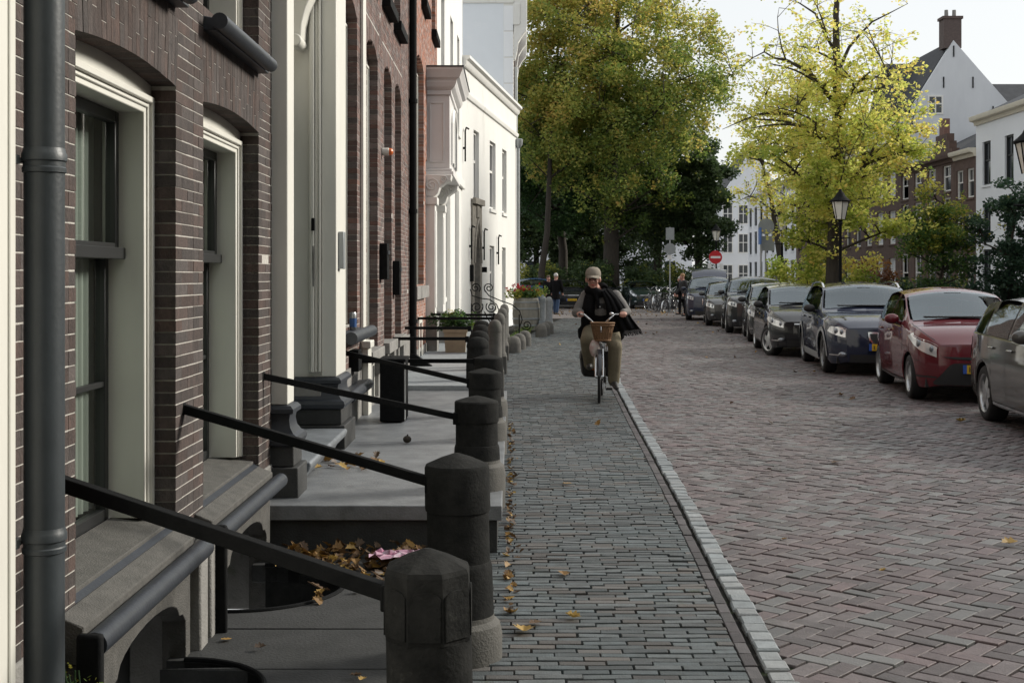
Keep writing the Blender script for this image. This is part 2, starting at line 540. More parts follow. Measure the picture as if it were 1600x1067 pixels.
def lay_pavers(parent, name, pos, ang, L, Wd, T, ch, material, nsep, jit=.004, tilt=.012, szvar=.0, sx=None):
    """pos (n,3), ang (n): the nsep that show largest become objects, the rest one piece of stuff"""
    pos = np.asarray(pos, float); ang = np.asarray(ang, float)
    n = len(pos)
    tv, tq = paver_arrays(L, Wd, T, ch)
    pos = pos.copy()
    pos[:, 2] += RNG.normal(0, jit * .6, n).clip(-jit, jit)
    ang = ang + RNG.normal(0, .012, n)
    tx, ty = RNG.normal(0, tilt, n), RNG.normal(0, tilt, n)
    sx = np.ones(n) if sx is None else np.asarray(sx, float)
    px = 800 + 2000 * pos[:, 0] / np.maximum(pos[:, 1], .1); py = 430 + 2000 * (EYE - pos[:, 2]) / np.maximum(pos[:, 1], .1)
    vis = (pos[:, 1] > .5) & (px > -30) & (px < 1630) & (py < 1090)
    d = np.where(vis, pos[:, 1], 1e6 + pos[:, 1])
    order = np.argsort(d)
    sep, rest = order[:nsep], order[nsep:]
    off = org(parent)
    if nsep:
        me = npmesh(name, tv, tq, material)
        for i in sep:
            o = link(name, me, parent)
            o.location = Vector(pos[i]) - off
            o.rotation_euler = (tx[i], ty[i], ang[i])
            o.scale = (sx[i] * (1 + szvar * RNG.normal()), 1 + szvar * RNG.normal(), 1)
    if len(rest):
        c, s_ = np.cos(ang[rest]), np.sin(ang[rest])
        P = tv[None] * np.stack([sx[rest] * (1 + szvar * RNG.normal(size=len(rest))), 1 + szvar * RNG.normal(size=len(rest)), np.ones(len(rest))], 1)[:, None, :]
        X, Y, Z = P[..., 0], P[..., 1], P[..., 2]
        Zt = Z + X * (-ty[rest])[:, None] + Y * tx[rest][:, None]
        V = np.stack([X * c[:, None] - Y * s_[:, None], X * s_[:, None] + Y * c[:, None], Zt], -1) + pos[rest][:, None, :] - np.array(off)
        Q = (tq[None] + (np.arange(len(rest)) * len(tv))[:, None, None]).reshape(-1, 4)
        me = npmesh(name + '_field', V.reshape(-1, 3), Q, material, np.repeat(RNG.random(len(rest)), len(tq)))
        o = link(name + '_field', me, parent)
        o['kind'] = 'stuff'

BOXV = np.array([(0, 0, 0), (1, 0, 0), (1, 1, 0), (0, 1, 0), (0, 0, 1), (1, 0, 1), (1, 1, 1), (0, 1, 1)], float)
BOXQ = np.array([(3, 2, 1, 0), (4, 5, 6, 7), (0, 1, 5, 4), (1, 2, 6, 5), (2, 3, 7, 6), (3, 0, 4, 7)])

def lay_boxes(parent, name, B, material, nsep, vis=None, frame=None, key=None):
    """B (n,6) boxes x0,y0,z0,x1,y1,z1 in the parent's frame; the nsep that show largest become objects"""
    B = np.asarray(B, float)
    if len(B) == 0: return
    ctr = (B[:, :3] + B[:, 3:]) / 2
    w = ctr if frame is None else np.array([tuple(frame @ Vector(c)) for c in ctr])
    py = 430 + 2000 * (EYE - w[:, 2]) / np.maximum(w[:, 1], .1); px = 800 + 2000 * w[:, 0] / np.maximum(w[:, 1], .1)
    ok = (w[:, 1] > .5) & (px > -20) & (px < 1620) & (py > -20) & (py < 1090)
    order = np.argsort(np.where(ok, w[:, 1], 1e6 + w[:, 1]))
    sep, rest = order[:nsep], order[nsep:]
    off = np.array(org(parent)) if frame is None else np.zeros(3)
    if nsep:
        me = npmesh(name, BOXV, BOXQ, material)
        for i in sep:
            o = link(name, me, parent)
            o.location = B[i, :3] - off
            o.scale = B[i, 3:] - B[i, :3]
    if len(rest):
        R = B[rest]
        V = R[:, None, :3] + BOXV[None] * (R[:, None, 3:] - R[:, None, :3]) - off
        Q = (BOXQ[None] + (np.arange(len(R)) * 8)[:, None, None]).reshape(-1, 4)
        me = npmesh(name + '_field', V.reshape(-1, 3), Q, material, np.repeat(RNG.random(len(R)), 6))
        o = link(name + '_field', me, parent)
        o['kind'] = 'stuff'

# ------------------------------------------------------------------ ground, pavements
def structure(name, mb, material, **k):
    o = mb.build(name, material, None, **k)
    o['kind'] = 'structure'
    return o

g = MB()          # open over the sunken window wells by the near house
for (a, b, c, d) in ((-400, -60, 400, 3.0), (-400, 3.0, -2.2, 7.7), (-.25, 3.0, 400, 7.7), (-400, 7.7, 400, 900)):
    g.add([(a, b, -.03), (c, b, -.03), (c, d, -.03), (a, d, -.03)], [(0, 1, 2, 3)])
structure('ground', g, 'ground_far', smooth=0)

KY = [-4, 4, 5.48, 7.26, 9.28, 11.9, 14.5, 17.6, 20, 24, 30, 40, 52]
KX = [.75, 1.07, 1.13, 1.20, 1.28, 1.37, 1.45, 1.56, 1.65, 1.92, 2.32, 3.0, 3.9]
def kerbx(y): return np.interp(y, KY, KX)
def walkleft(y): return np.interp(y, [0, 27, 45, 60], [-.2, -.2, 1.6, 3.5])

road = MB()
ys = np.linspace(-5, 49.9, 62)
road.grid([[(kerbx(y) - .02, y, -.022), (13, y, -.022)] for y in ys])
road = structure('road', road, 'bed', smooth=0)
walk = MB(); walk.grid([[(-.45, y, -.020), (float(kerbx(y)) - .02, y, -.020)] for y in ys])
walk = structure('sidewalk', walk, 'bed', smooth=0)

# herringbone road bricks, laid diagonally
Wb = .101
HA = -43
cs, ss = math.cos(rad(HA)), math.sin(rad(HA))
pos = []; ang = []; scut = []
N = 460
ii, jj = np.meshgrid(np.arange(-N, N), np.arange(-N, N), indexing='ij')
d = (ii - jj) % 4
for kind in (0, 2):
    sel = d == kind
    i, j = ii[sel].astype(float), jj[sel].astype(float)
    if kind == 0: cx, cy, a0 = (i + 1) * Wb, (j + .5) * Wb, 0.0
    else: cx, cy, a0 = (i + .5) * Wb, j * Wb, math.pi / 2
    x = cx * cs - cy * ss + 3.5; y = cx * ss + cy * cs + 22
    reg = (y > 3.6) & (y < 50) & (x < 3.2 + y * .42) & (x < 11)
    ok = reg & (x > kerbx(y) + .05)
    cutb = reg & (x <= kerbx(y) + .05) & (x > kerbx(y) - .015)       # cut bricks closing the rows at the kerb
    a1 = a0 + rad(HA); sg = 1 if math.cos(a1) > 0 else -1
    pos.append(np.stack([x[cutb] + sg * math.cos(a1) * .05, y[cutb] + sg * math.sin(a1) * .05, np.zeros(cutb.sum())], 1)); ang.append(np.full(cutb.sum(), a1)); scut.append(np.full(cutb.sum(), .46))
    scut.append(np.ones(ok.sum()))
    pos.append(np.stack([x[ok], y[ok], np.zeros(ok.sum())], 1)); ang.append(np.full(ok.sum(), a0 + rad(HA)))
pos = np.concatenate(pos); ang = np.concatenate(ang)
# gentle settling of the road surface
pos[:, 2] += .006 * np.sin(pos[:, 0] * 2.1 + 1) * np.sin(pos[:, 1] * 1.3) - .004
lay_pavers(road, 'brick', pos, ang, .190, .089, .03, .0025, 'paver_road', 300, jit=.004, tilt=.014, szvar=.012, sx=np.concatenate(scut))

# narrow sidewalk bricks in courses across the walk
pos = []; sxs = []
y = 3.6; k = 0
while y < 49.8:
    xl, xr = float(walkleft(y)), float(kerbx(y)) - .150
    x = xl - .2 + (.1 if k % 2 else 0) + random.uniform(-.025, .025)
    while x + .1 < xr + .012:
        if x > xl - .12: sxs.append(1.0); pos.append((x, y + .004 * math.sin(x * 3 + y) + .012 * math.sin(x * 1.7 + y * .35), .004 * math.sin(x * 3.1 + 2) * math.sin(y * 1.1)))
        x += .203
    g = xr + .012 - (x - .101)
    if g > .03: sxs.append((g - .004) / .199); pos.append((x - .101 + g / 2, y + .004 * math.sin(x * 3 + y) + .012 * math.sin(x * 1.7 + y * .35), 0))
    y += .0615; k += 1
lay_pavers(walk, 'brick', pos, np.zeros(len(pos)), .195, .0505, .03, .002, 'paver_walk', 300, jit=.0035, tilt=.012, szvar=.02, sx=sxs)

# flush kerb of setts, with a single line of bricks along its inner side
kb = MB(); kb.grid([[(float(kerbx(y)) - .15, y, -.016), (float(kerbx(y)) + .075, y, -.016)] for y in ys])
kerb = structure('kerb', kb, 'bed', smooth=0)
pos = []; ang = []; pos2 = []
y = 3.5
while y < 46:
    x = float(kerbx(y)); sl = float(kerbx(y + .1) - kerbx(y - .1)) / .2
    pos.append((x + random.uniform(-.004, .004), y, .006)); ang.append(-math.atan(sl))
    y += .142 + random.uniform(-.01, .01)
tv = lay_pavers(kerb, 'kerb_sett', pos, ang, .106, .122, .03, .008, 'kerb_stone', 300, jit=.005, tilt=.025, szvar=.05)
y = 3.5; ang2 = []
while y < 46:
    x = float(kerbx(y)); sl = float(kerbx(y + .1) - kerbx(y - .1)) / .2
    pos2.append((x - .108, y, .001)); ang2.append(-math.atan(sl) + math.pi / 2)
    y += .172
lay_pavers(kerb, 'edge_brick', pos2, ang2, .164, .056, .03, .003, 'paver_edge', 300, jit=.003, tilt=.016)

# ------------------------------------------------------------------ walls
def cells(mb, x0, x1, y0, y1, z0, z1, ops):
    """solid wall between x0..x1 with rectangular openings (ya,yb,za,zb)"""
    Y = sorted({y0, y1, *[min(max(v, y0), y1) for o in ops for v in o[:2]]})
    for a, b in zip(Y, Y[1:]):
        zs = [z0]
        for o in sorted(ops, key=lambda o: o[2]):
            if o[0] <= a + 1e-6 and o[1] >= b - 1e-6:
                zs += [max(o[2], z0), min(o[3], z1)]
        zs.append(z1)
        for k in range(0, len(zs), 2):
            if zs[k + 1] > zs[k] + 1e-6: mb.box(x0, a, zs[k], x1, b, zs[k + 1])

def arch_geo(o):
    ya, yb, za, zs, rise = o[:5]
    h = (yb - ya) / 2; yc = (ya + yb) / 2
    R = (h * h + rise * rise) / (2 * rise)
    return yc, h, R, zs + rise - R, math.asin(h / R)

def brick_wall(parent, X, y0, y1, z0, z1, ops, bmat, mmat, nsep=300, pitch=.054, AH=.31):
    """ops: (ya, yb, z_bottom, z_springing, rise); rise 0 = flat top"""
    body = MB(); arches = []
    cells(body, X - .34, X - .002, y0, y1, z0, z1, [(o[0] - .005, o[1] + .005, o[2] - .005, o[3] + o[4] + .004) for o in ops])
    for o in ops:
        if o[4]:
            yc, h, R, zc, am = arch_geo(o)
            n = 14; arch = MB(); arches.append(arch)
            for k in range(n):
                a, b = -am + 2 * am * k / n, -am + 2 * am * (k + 1) / n
                r0 = R + .004; ra, rb = (o[3] + AH - zc) / math.cos(a), (o[3] + AH - zc) / math.cos(b)
                p = [(yc + r0 * math.sin(a), zc + r0 * math.cos(a)), (yc + r0 * math.sin(b), zc + r0 * math.cos(b)),
                     (yc + rb * math.sin(b), zc + rb * math.cos(b)), (yc + ra * math.sin(a), zc + ra * math.cos(a))]
                arch.prism(p, X - .115, X - .0025, 'x')
    wall = body.build('wall', mmat, parent, smooth=0)
    for am_ in arches: am_.build('arch_mortar', 'mortar_pale', wall, smooth=0)
    B = []
    k = 0; z = z0
    while z + pitch * .5 < z1:
        zt = min(z + pitch - .0055, z1); zm = (z + zt) / 2
        cuts = []
        for o in ops:
            if zm > o[2] and zm < o[3]: cuts.append((o[0], o[1]))
            elif o[4] and zm >= o[3]:
                yc, h, R, zc, am = arch_geo(o)
                if zm < o[3] + AH:
                    hw = h + (zm - o[3]) * math.tan(am)
                    cuts.append((yc - hw - .004, yc + hw + .004))
        segs = [(y0, y1, 0, 0)]
        for ca, cb in cuts:
            new = []
            for a, b, fa, fb in segs:
                if cb <= a or ca >= b: new.append((a, b, fa, fb)); continue
                if ca > a: new.append((a, ca, fa, 1))
                if cb < b: new.append((cb, b, 1, fb))
            segs = new
        for a, b, fa, fb in segs:
            y = a; n = k
            first = True
            if k % 2: y_next = a + .105
            else: y_next = a + .21
            while y < b - .012:
                ye = min(y_next, b)
                if b - ye < .05: ye = b
                edge = (first and fa) or (ye >= b and fb)
                j = RNG.normal(0, .0007)
                B.append((X - (.108 if edge else .03), y + (.001 if not first else 0), z + RNG.normal(0, .0006), X + j, (ye if ye >= b else ye - .001), zt + RNG.normal(0, .0006)))
                first = False
                n += 1
                y = ye; y_next = y + (.21 if n % 2 == 0 else .105)
        z += pitch; k += 1
    lay_boxes(wall, 'brick', B, bmat, nsep)
    # arches of upright bricks
    for o in ops:
        if not o[4]: continue
        yc, h, R, zc, am = arch_geo(o)
        n = max(6, int(round(2 * am * R / .05)))
        am2 = am + .004
        for k in range(n):
            a, b = -am2 + 2 * am2 * (k + .025) / n, -am2 + 2 * am2 * (k + .975) / n
            cut = AH * (.66 if k % 2 else .34)
            zt_ = o[3] + AH; zk = o[3] + cut + (.02 if k % 3 else -.015)
            for lo_, hi_ in ((None, zk - .002), (zk + .002, zt_)):
                m = MB()
                q0 = [(yc + R * math.sin(t_), zc + R * math.cos(t_)) if lo_ is None else (yc + (lo_ - zc) * math.tan(t_), lo_) for t_ in (a, b)]
                p = q0 + [(yc + (hi_ - zc) * math.tan(b), hi_), (yc + (hi_ - zc) * math.tan(a), hi_)]
                m.prism(p, X - .11, X + RNG.normal(0, .0007), 'x')
                if o[0] < 9: m.build('brick', bmat, wall, smooth=0)
                else:
                    ARCH.setdefault(wall.name, (wall, bmat, MB()))[2].add(m.v, m.f)
    return wall
ARCH = {}

pane = bpy.data.materials.new('window_pane'); pane.use_nodes = True
_t = pane.node_tree; _t.nodes.remove(_t.nodes['Principled BSDF'])
_g = _t.nodes.new('ShaderNodeBsdfGlossy'); _g.inputs['Roughness'].default_value = .02
_tr = _t.nodes.new('ShaderNodeBsdfTransparent'); _tr.inputs['Color'].default_value = (.72, .78, .75, 1)
_f = _t.nodes.new('ShaderNodeFresnel'); _f.inputs['IOR'].default_value = 1.5
_m = _t.nodes.new('ShaderNodeMixShader')
_t.links.new(_f.outputs[0], _m.inputs[0]); _t.links.new(_tr.outputs[0], _m.inputs[1]); _t.links.new(_g.outputs[0], _m.inputs[2])
_t.links.new(_m.outputs[0], _t.nodes['Material Output'].inputs['Surface'])
MATS['window_pane'] = pane

def sash_window(house, X, ya, yb, za, zt, mid, detail=True, dark='sash_black', curtain=True):
    """white frame set in the reveal; black upper sash in front of the lower one"""
    xf = X - .105
    f = MB()
    t = .075
    for a, b in ((ya, ya + t), (yb - t, yb)):
        f.box(xf - .20, a, za, xf - .012, b, zt)
    for a, b in ((ya, ya + .028), (yb - .028, yb)):
        f.box(xf - .012, a, za, xf + .012, b, zt)
    for a, b in ((ya + .034, ya + .05), (yb - .05, yb - .034)):
        f.box(xf - .012, a, za, xf - .002, b, zt)
    f.box(xf - .20, ya + t, zt - t, xf - .012, yb - t, zt)
    f.box(xf - .012, ya + .028, zt - .028, xf + .012, yb - .028, zt)
    f.box(xf - .012, ya + .05, zt - .05, xf - .002, yb - .05, zt - .034)
    # boarding that fills the arch above the frame
    win = f.build('window', 'white_paint', house, bevel=.004, segs=1)
    f = MB(); f.box(xf - .19, ya, zt + .001, xf - .005, yb, zt + .2); f.build('arch_infill', 'white_paint', win, smooth=0)
    a, b = ya + t, yb - t
    for (z0, z1, xs, nm) in ((mid, zt - t, xf - .125, 'upper_sash'), (za, mid + .03, xf - .17, 'lower_sash')):
        s = MB(); w = .05
        s.box(xs - .045, a, z0, xs, a + w, z1); s.box(xs - .045, b - w, z0, xs, b, z1)
        s.box(xs - .045, a + w, z1 - w, xs, b - w, z1); s.box(xs - .045, a + w, z0, xs, b - w, z0 + w)
        if nm == 'upper_sash':
            s.box(xs - .03, (a + b) / 2 - .012, z0 + w, xs - .004, (a + b) / 2 + .012, z1 - w)
            s.box(xs, a, z0 - .02, xs + .03, b, z0 + .03)
        else:
            s.box(xs - .03, a + w, (z0 + z1) / 2 - .012, xs - .004, b - w, (z0 + z1) / 2 + .012)
        so = s.build(nm, dark, win, bevel=.003, segs=1)
        pn = MB(); pn.add([(xs - .022, a + w, z0 + w), (xs - .022, b - w, z0 + w), (xs - .022, b - w, z1 - w), (xs - .022, a + w, z1 - w)], [(0, 1, 2, 3)])
        pn.build('pane', 'window_pane' if detail else 'glass', win, smooth=0)
    if detail:
        # room behind
        r = MB(); r.box(xf - .9, ya + .02, za, xf - .62, yb - .02, zt)
        r.box(xf - .62, ya - .3, za - .2, xf - .205, ya + .02, zt + .2); r.box(xf - .62, yb - .02, za - .2, xf - .205, yb + .3, zt + .2)
        r.build('room_back', 'interior', win, smooth=0)
        if curtain:
            for (c0, c1) in ((a + .01, (a + b) / 2 - .03), ((a + b) / 2 + .06, b - .01)):
                rows = []
                for z in (za + .05, zt - .1):
                    rows.append([(xf - .245 + .014 * math.sin(u * 46), c0 + (c1 - c0) * u, z) for u in np.linspace(0, 1, 60)])
                cm = MB(); cm.grid(rows); cm.build('curtain', 'curtain', win, smooth=60)
    return win

def stone_sill(house, X, ya, yb, ztop, nose='iron_blue', r=.042, out=.13, name='window_sill', stepped=True, tail=.05):
    """sloped stone sill with a dark rounded nose"""
    m = MB()
    z = ztop
    if stepped:
        m.prism([(X - .27, z + .02), (X - .03, z - .015), (X - .03, z - .17), (X - .27, z - .17)], ya + .003, yb - .003, 'y')
        s = m.build(name, 'sill_stone', house, bevel=.004)
        m = MB(); m.prism([(X - .03, z - .03), (X + .0, z - .045), (X + .0, z - .17), (X - .03, z - .17)], ya, yb, 'y'); m.build('lead_strip', 'iron_blue', s)
        m = MB(); m.prism([(X + .0, z - .04), (X + out - r, z - .075), (X + out - r, z - .2), (X + .0, z - .2)], ya - .18, yb - .03, 'y'); m.build('outer_slab', 'sill_stone', s, bevel=.006)
        m = MB(); m.tube([(X + out, ya - .2, z - .128), (X + out, yb - .0, z - .128)], r, 20); m.build('rounded_nose', nose, s)
    else:
        m.prism([(X - .2, z), (X + out - r, z - .045), (X + out - r, z - .105), (X - .2, z - .105)], ya + .003, yb - .003, 'y')
        s = m.build(name, nose, house, bevel=.004)
        m = MB(); m.tube([(X + out - .01, ya - .05, z - .07), (X + out - .01, yb + tail, z - .07)], r, 18); m.build('rounded_nose', nose, s)
    return s

XF = -1.5
# ================================================================== house 1: dark brick, white doorway
h1 = thing('brick_house', 'dark brown brick house front with two tall white-framed windows and a white doorway', 'house', (XF, 6, 0))
w1 = (4.40, 5.71, .42, 2.512, .036); w2 = (6.22, 7.58, .42, 2.512, .036)
u1 = (4.40, 5.71, 2.97, 4.9, 0); u2 = (6.22, 7.58, 2.97, 4.9, 0)
brick_wall(h1, XF, 3.70, 10.84, .5, 4.75, [w1, w2, u1, u2, (7.995, 10.82, .2, 4.6, 0)], 'brick_dark', 'mortar_pale', 300)
up = MB(); up.box(-9, 3.42, 4.75, XF + .001, 10.84, 9.4); up.box(-9, 3.42, -.5, XF - .95, 10.84, 4.75); up.build('upper_wall', 'brick_dark', h1, smooth=0)
cn = MB(); cn.box(-9, 3.42, 9.4, XF + .4, 10.84, 9.7); cn.build('cornice', 'white_paint', h1)
for (ya, yb, za, zs, rise) in (w1, w2):
    sash_window(h1, XF, ya + .002, yb - .002, .60, 2.46, 1.76)
for (ya, yb, za, zs, rise) in (u1, u2):
    sash_window(h1, XF, ya + .002, yb - .002, 2.98, 4.895, 4.0, curtain=False)
    stone_sill(h1, XF, ya, yb, 2.965, r=.04, out=.1, stepped=False, tail=-.1)
for (ya, yb) in ((4.40, 5.71), (6.22, 7.58)):
    stone_sill(h1, XF, ya, yb, .585)
    # apron below the sill with the cellar light
    yc = (ya + yb) / 2; hw = .54
    poly = [(ya - .16, -.35), (ya - .16, .38), (yb - .04, .38), (yb - .04, -.35)]
    arch = [(yc + hw, -.35), (yc + hw, .16)]
    arch += [(yc + hw - .05, .2), (yc + hw - .11, .21)] + [(yc + (hw - .12) * math.cos(t), .22 + .09 * math.sin(t)) for t in np.linspace(0.1, math.pi - .1, 12)]
    arch += [(yc - hw + .11, .21), (yc - hw + .05, .2), (yc - hw, .16), (yc - hw, -.35)]
    ap = MB(); ap.prism(poly + arch, XF - .03, XF + .075, 'x')
    a_o = ap.build('cellar_surround', 'sill_stone', h1, bevel=.004, fix=True)
    gm = MB(); gm.box(XF - .3, ya - .1, -.5, XF - .2, yb + .06, .38); gm.build('cellar_recess', 'interior', a_o, smooth=0)
    lm = MB(); lm.box(XF + .08, ya - .24, -.02, XF + .165, ya - .2, .5); lm.build('end_block', 'iron_black', a_o, bevel=.012)
for (a, b) in ((3.42, 4.22), (5.68, 6.05), (7.55, 7.97)):
    pl = MB(); pl.box(XF - .2, a, -.3, XF + .012, b, .499); pl.build('plinth', 'plinth_stone', h1, bevel=.01)
for (a, b) in ((5.70, 5.84), (5.90, 6.0)):
    wd = MB(); wd.prism([(a, -.02), (b, -.02), (b, .44), (a, .40)], XF + .014, XF + .115, 'x'); wd.build('stone_block', 'plinth_stone', h1, bevel=.012)
# the doorway
XP = XF + .1
port = MB(); port.box(XF - .6, 7.998, .29, XF - .02, 8.215, 4.6); port.box(XF - .6, 10.22, .29, XF - .02, 10.818, 4.6)
port.box(XF - .6, 7.998, 4.2, XF - .02, 10.818, 4.597)
door = port.build('doorway', 'white_paint', h1, bevel=.006)
for (ya, yb) in ((7.985, 8.22), (10.2, 10.78)):
    p = MB(); p.box(XF - .02, ya, .86, XP, yb, 4.7); p.build('pilaster', 'white_paint', door, bevel=.008)
    # pedestal: hollow-moulded dark cap over two stone blocks
    q = MB()
    prof = [(.0, .86), (.012, .855), (.03, .835), (.03, .81), (.006, .80), (.0, .765), (.008, .72), (.03, .685), (.055, .67), (.065, .645), (.055, .615), (.03, .605), (.03, .60)]
    yc, hy = (ya + yb) / 2, max((yb - ya) / 2, .12)
    rows = []
    for (o_, z) in prof:
        rows.append([(XF - .3, yc - hy - o_, z), (XP + o_ + .01, yc - hy - o_, z), (XP + o_ + .01, yc + hy + o_, z), (XF - .3, yc + hy + o_, z)])
    q.grid(rows, closed=True)
    n = len(q.v); q.f.append((0, 3, 2, 1)); q.f.append((n - 4, n - 3, n - 2, n - 1))
    ped = q.build('pedestal', 'iron_blue', door, smooth=25)
    q = MB(); q.box(XF - .3, yc - hy - .035, .48, XP + .045, yc + hy + .035, .603); q.box(XF - .3, yc - hy - .055, .285, XP + .075, yc + hy + .055, .478)
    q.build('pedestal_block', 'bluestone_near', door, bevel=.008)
jm = MB()
for (xa, xb, d_) in ((-.115, -.10, .03), (-.10, -.07, .05), (-.07, -.045, .02), (-.04, -.02, .035)):
    jm.box(XF + xa, 10.2 - d_, .9, XF + xb - .001, 10.24, 4.1)
jm.build('jamb_moulding', 'white_paint', door, bevel=.006)
jm = MB(); jm.box(XF - .5, 10.185, .34, XF - .02, 10.25, .84); jm.build('jamb_base', 'plinth_stone', door, bevel=.006)
dl = MB(); dl.box(XF - .62, 8.22, .45, XF - .57, 10.2, 3.1)
for (ya, yb) in ((8.32, 9.1), (9.32, 10.1)):
    for (za, zb) in ((.6, 1.3), (1.45, 2.9)): dl.box(XF - .57, ya, za, XF - .55, yb, zb)
dl.build('door_leaf', 'paint_green', door, bevel=.008)
tr = MB(); tr.box(XF - .6, 8.22, 3.1, XF - .4, 10.2, 3.28); tr.box(XF - .6, 8.22, 3.28, XF - .56, 10.2, 4.2); tr.build('transom', 'white_paint', door, bevel=.008)
# scrolled console bracket on the far jamb
cpoly = [(XF - .22, 3.95), (XF - .22, 3.47), (XF - .19, 3.44), (XF - .15, 3.47), (XF - .135, 3.53), (XF - .13, 3.62), (XF - .10, 3.74), (XF - .05, 3.86), (XF - .03, 3.95)]
cb = MB(); cb.prism(cpoly, 9.92, 10.17, 'y'); cb.tube([(XF - .18, 9.90, 3.49), (XF - .18, 10.18, 3.49)], .05, 14); cb.tube([(XF - .07, 9.90, 3.9), (XF - .07, 10.18, 3.9)], .05, 14)
cb.build('console', 'white_paint', door, bevel=.01, fix=True)
st = MB(); st.prism([(XF - .5, .30), (XF - .5, .46), (XF + .19, .46), (XF + .2, .44), (XF + .185, .40), (XF + .13, .36), (XF + .1, .30)], 8.3, 10.12, 'y')
st.build('door_step', 'bluestone', door, bevel=.012)
# iron boot scraper on the step's far end, letter bell on the jamb
bs = MB(); bs.box(XF - .085, 10.10, 2.02, XF - .06, 10.135, 2.12); bs.tube([(XF - .07, 10.1, 1.9), (XF - .07, 10.1, 1.72), (XF - .07, 10.11, 1.58)], [.005, .006, .004], 6)
bs.build('bell_pull', 'iron_black', door)

# ================================================================== white front at the frame's edge, rain pipe
h0 = thing('white_house', 'white painted door surround at the left edge beside the grey rain pipe', 'house', (XF, 1, 0))
p = MB(); p.box(-9, -7, -.2, XF + .04, 3.38, 9); p.build('wall', 'white_plaster', h0, smooth=0)
p = MB(); p.box(XF - .05, 3.383, -.02, XF + .07, 3.69, 5.5); p.box(XF + .07, 3.383, -.02, XF + .08, 3.60, 5.5); p.box(XF + .07, 3.63, -.02, XF + .077, 3.655, 5.5)
p.build('pilaster', 'white_paint', h0, bevel=.006)
pipe = thing('rain_pipe', 'thick dark grey rain pipe with two collars beside the white door surround', 'drainpipe', (-1.385, 3.79, 0))
p = MB(); p.lathe([(.058, -.02), (.058, 6)], 28, (-1.385, 3.79, 0)); p.build('shaft', 'pipe_grey', pipe)
for z in (2.0, .88):
    p = MB(); p.lathe([(.058, -.03), (.0625, -.027), (.063, -.014), (.060, -.01), (.060, .004), (.065, .008), (.065, .026), (.062, .032), (.059, .045)], 28, (-1.385, 3.79, z))
    c_ = p.build('collar', 'pipe_grey', pipe)
    p = MB(); p.box(-1.455, 3.715, z - .006, -1.438, 3.74, z + .02); p.box(-1.5, 3.73, z, -1.44, 3.80, z + .014); p.build('bracket', 'zinc', c_)

# ================================================================== house 2: brown brick
h2 = thing('brick_house', 'brown brick house with tall arched windows and black upper sills beyond the white doorway', 'house', (XF, 14.5, 0))
ops2 = [(10.98, 12.4, 1.2, 4.15, .14), (13.2, 14.3, .88, 4.05, .13), (15.0, 15.96, .88, 4.05, .13), (16.4, 17.3, .88, 4.05, .13)]
ups2 = [(13.3, 14.3, 4.9, 6.0, 0), (14.85, 15.75, 4.9, 6.0, 0), (16.3, 17.2, 4.9, 6.0, 0)]
brick_wall(h2, XF, 10.845, 18.7, .82, 6.0, ops2 + ups2, 'brick_brown', 'mortar_pale', 300)
up = MB(); up.box(-9, 10.845, 6.0, XF + .001, 18.7, 10.2); up.box(-9, 10.845, -.5, XF - .5, 18.7, 6.0); up.build('upper_wall', 'brick_brown', h2, smooth=0)
cn = MB(); cn.box(-9, 10.845, 10.2, XF + .4, 18.7, 10.5); cn.build('cornice', 'white_paint', h2)
for k, (ya, yb, za, zs, rise) in enumerate(ops2):
    sash_window(h2, XF, ya + .002, yb - .002, za + .001, zs - .06, za + 1.5, detail=False)
    if k:
        m = MB(); m.box(XF - .2, ya - .06, za - .13, XF + .075, yb + .06, za - .002); m.box(XF - .2, ya - .02, za - .3, XF + .05, ya + .13, za - .13); m.box(XF - .2, yb - .13, za - .3, XF + .05, yb + .02, za - .13)
        m.build('window_sill', 'plinth_stone', h2, bevel=.006)
stone_sill(h2, XF, 10.95, 12.45, 1.2, stepped=False, r=.055, out=.14)
for (ya, yb, za, zs, r_) in ups2:
    sash_window(h2, XF, ya + .002, yb - .002, za + .001, zs - .005, za + .6, detail=False)
    m = MB(); m.box(XF - .2, ya - .06, za - .12, XF + .1, yb + .06, za - .002); m.build('window_sill', 'iron_black', h2, bevel=.006)
pl = MB(); cells(pl, XF - .3, XF + .02, 10.845, 18.7, .25, .818, [(11.1, 11.5, .25, .55), (13.25, 14.2, .33, .74), (15.05, 15.9, .33, .74), (16.45, 17.25, .33, .74)])
pl.build('plinth', 'plinth_stone', h2, smooth=0)
for (ya, yb) in ((13.25, 14.2), (15.05, 15.9), (16.45, 17.25)):
    m = MB(); m.box(XF - .12, ya, .33, XF - .08, yb, .74); o = m.build('cellar_window', 'glass', h2)
    m = MB(); m.box(XF - .1, ya, .33, XF - .02, ya + .06, .74); m.box(XF - .1, yb - .06, .33, XF - .02, yb, .74); m.box(XF - .1, ya + .06, .68, XF - .02, yb - .06, .74); m.build('frame', 'white_paint', o)
m = MB(); m.box(XF + .02, 12.62, .25, XF + .085, 12.9, 1.0); m.box(XF + .02, 12.60, .95, XF + .11, 12.92, 1.02); m.build('plinth_pier', 'white_paint', h2, bevel=.008)
m = MB(); m.tube([(XF + .11, 10.98, .62), (XF + .11, 12.4, .62)], .05, 16); m.box(XF, 10.98, .58, XF + .1, 12.4, .66); m.build('plinth_roll', 'iron_blue', h2)
m = MB(); m.box(XF + .003, 12.63, .9, XF + .035, 12.86, 4.6); m.build('door_post', 'white_paint', h2, bevel=.006)
p2 = thing('rain_pipe', 'black rain pipe running the full height between the two brick houses', 'drainpipe', (XF + .06, 18.62, 0))
p = MB(); p.lathe([(.055, .3), (.055, 9)], 16, (XF + .06, 18.62, 0)); p.build('shaft', 'iron_black', p2)
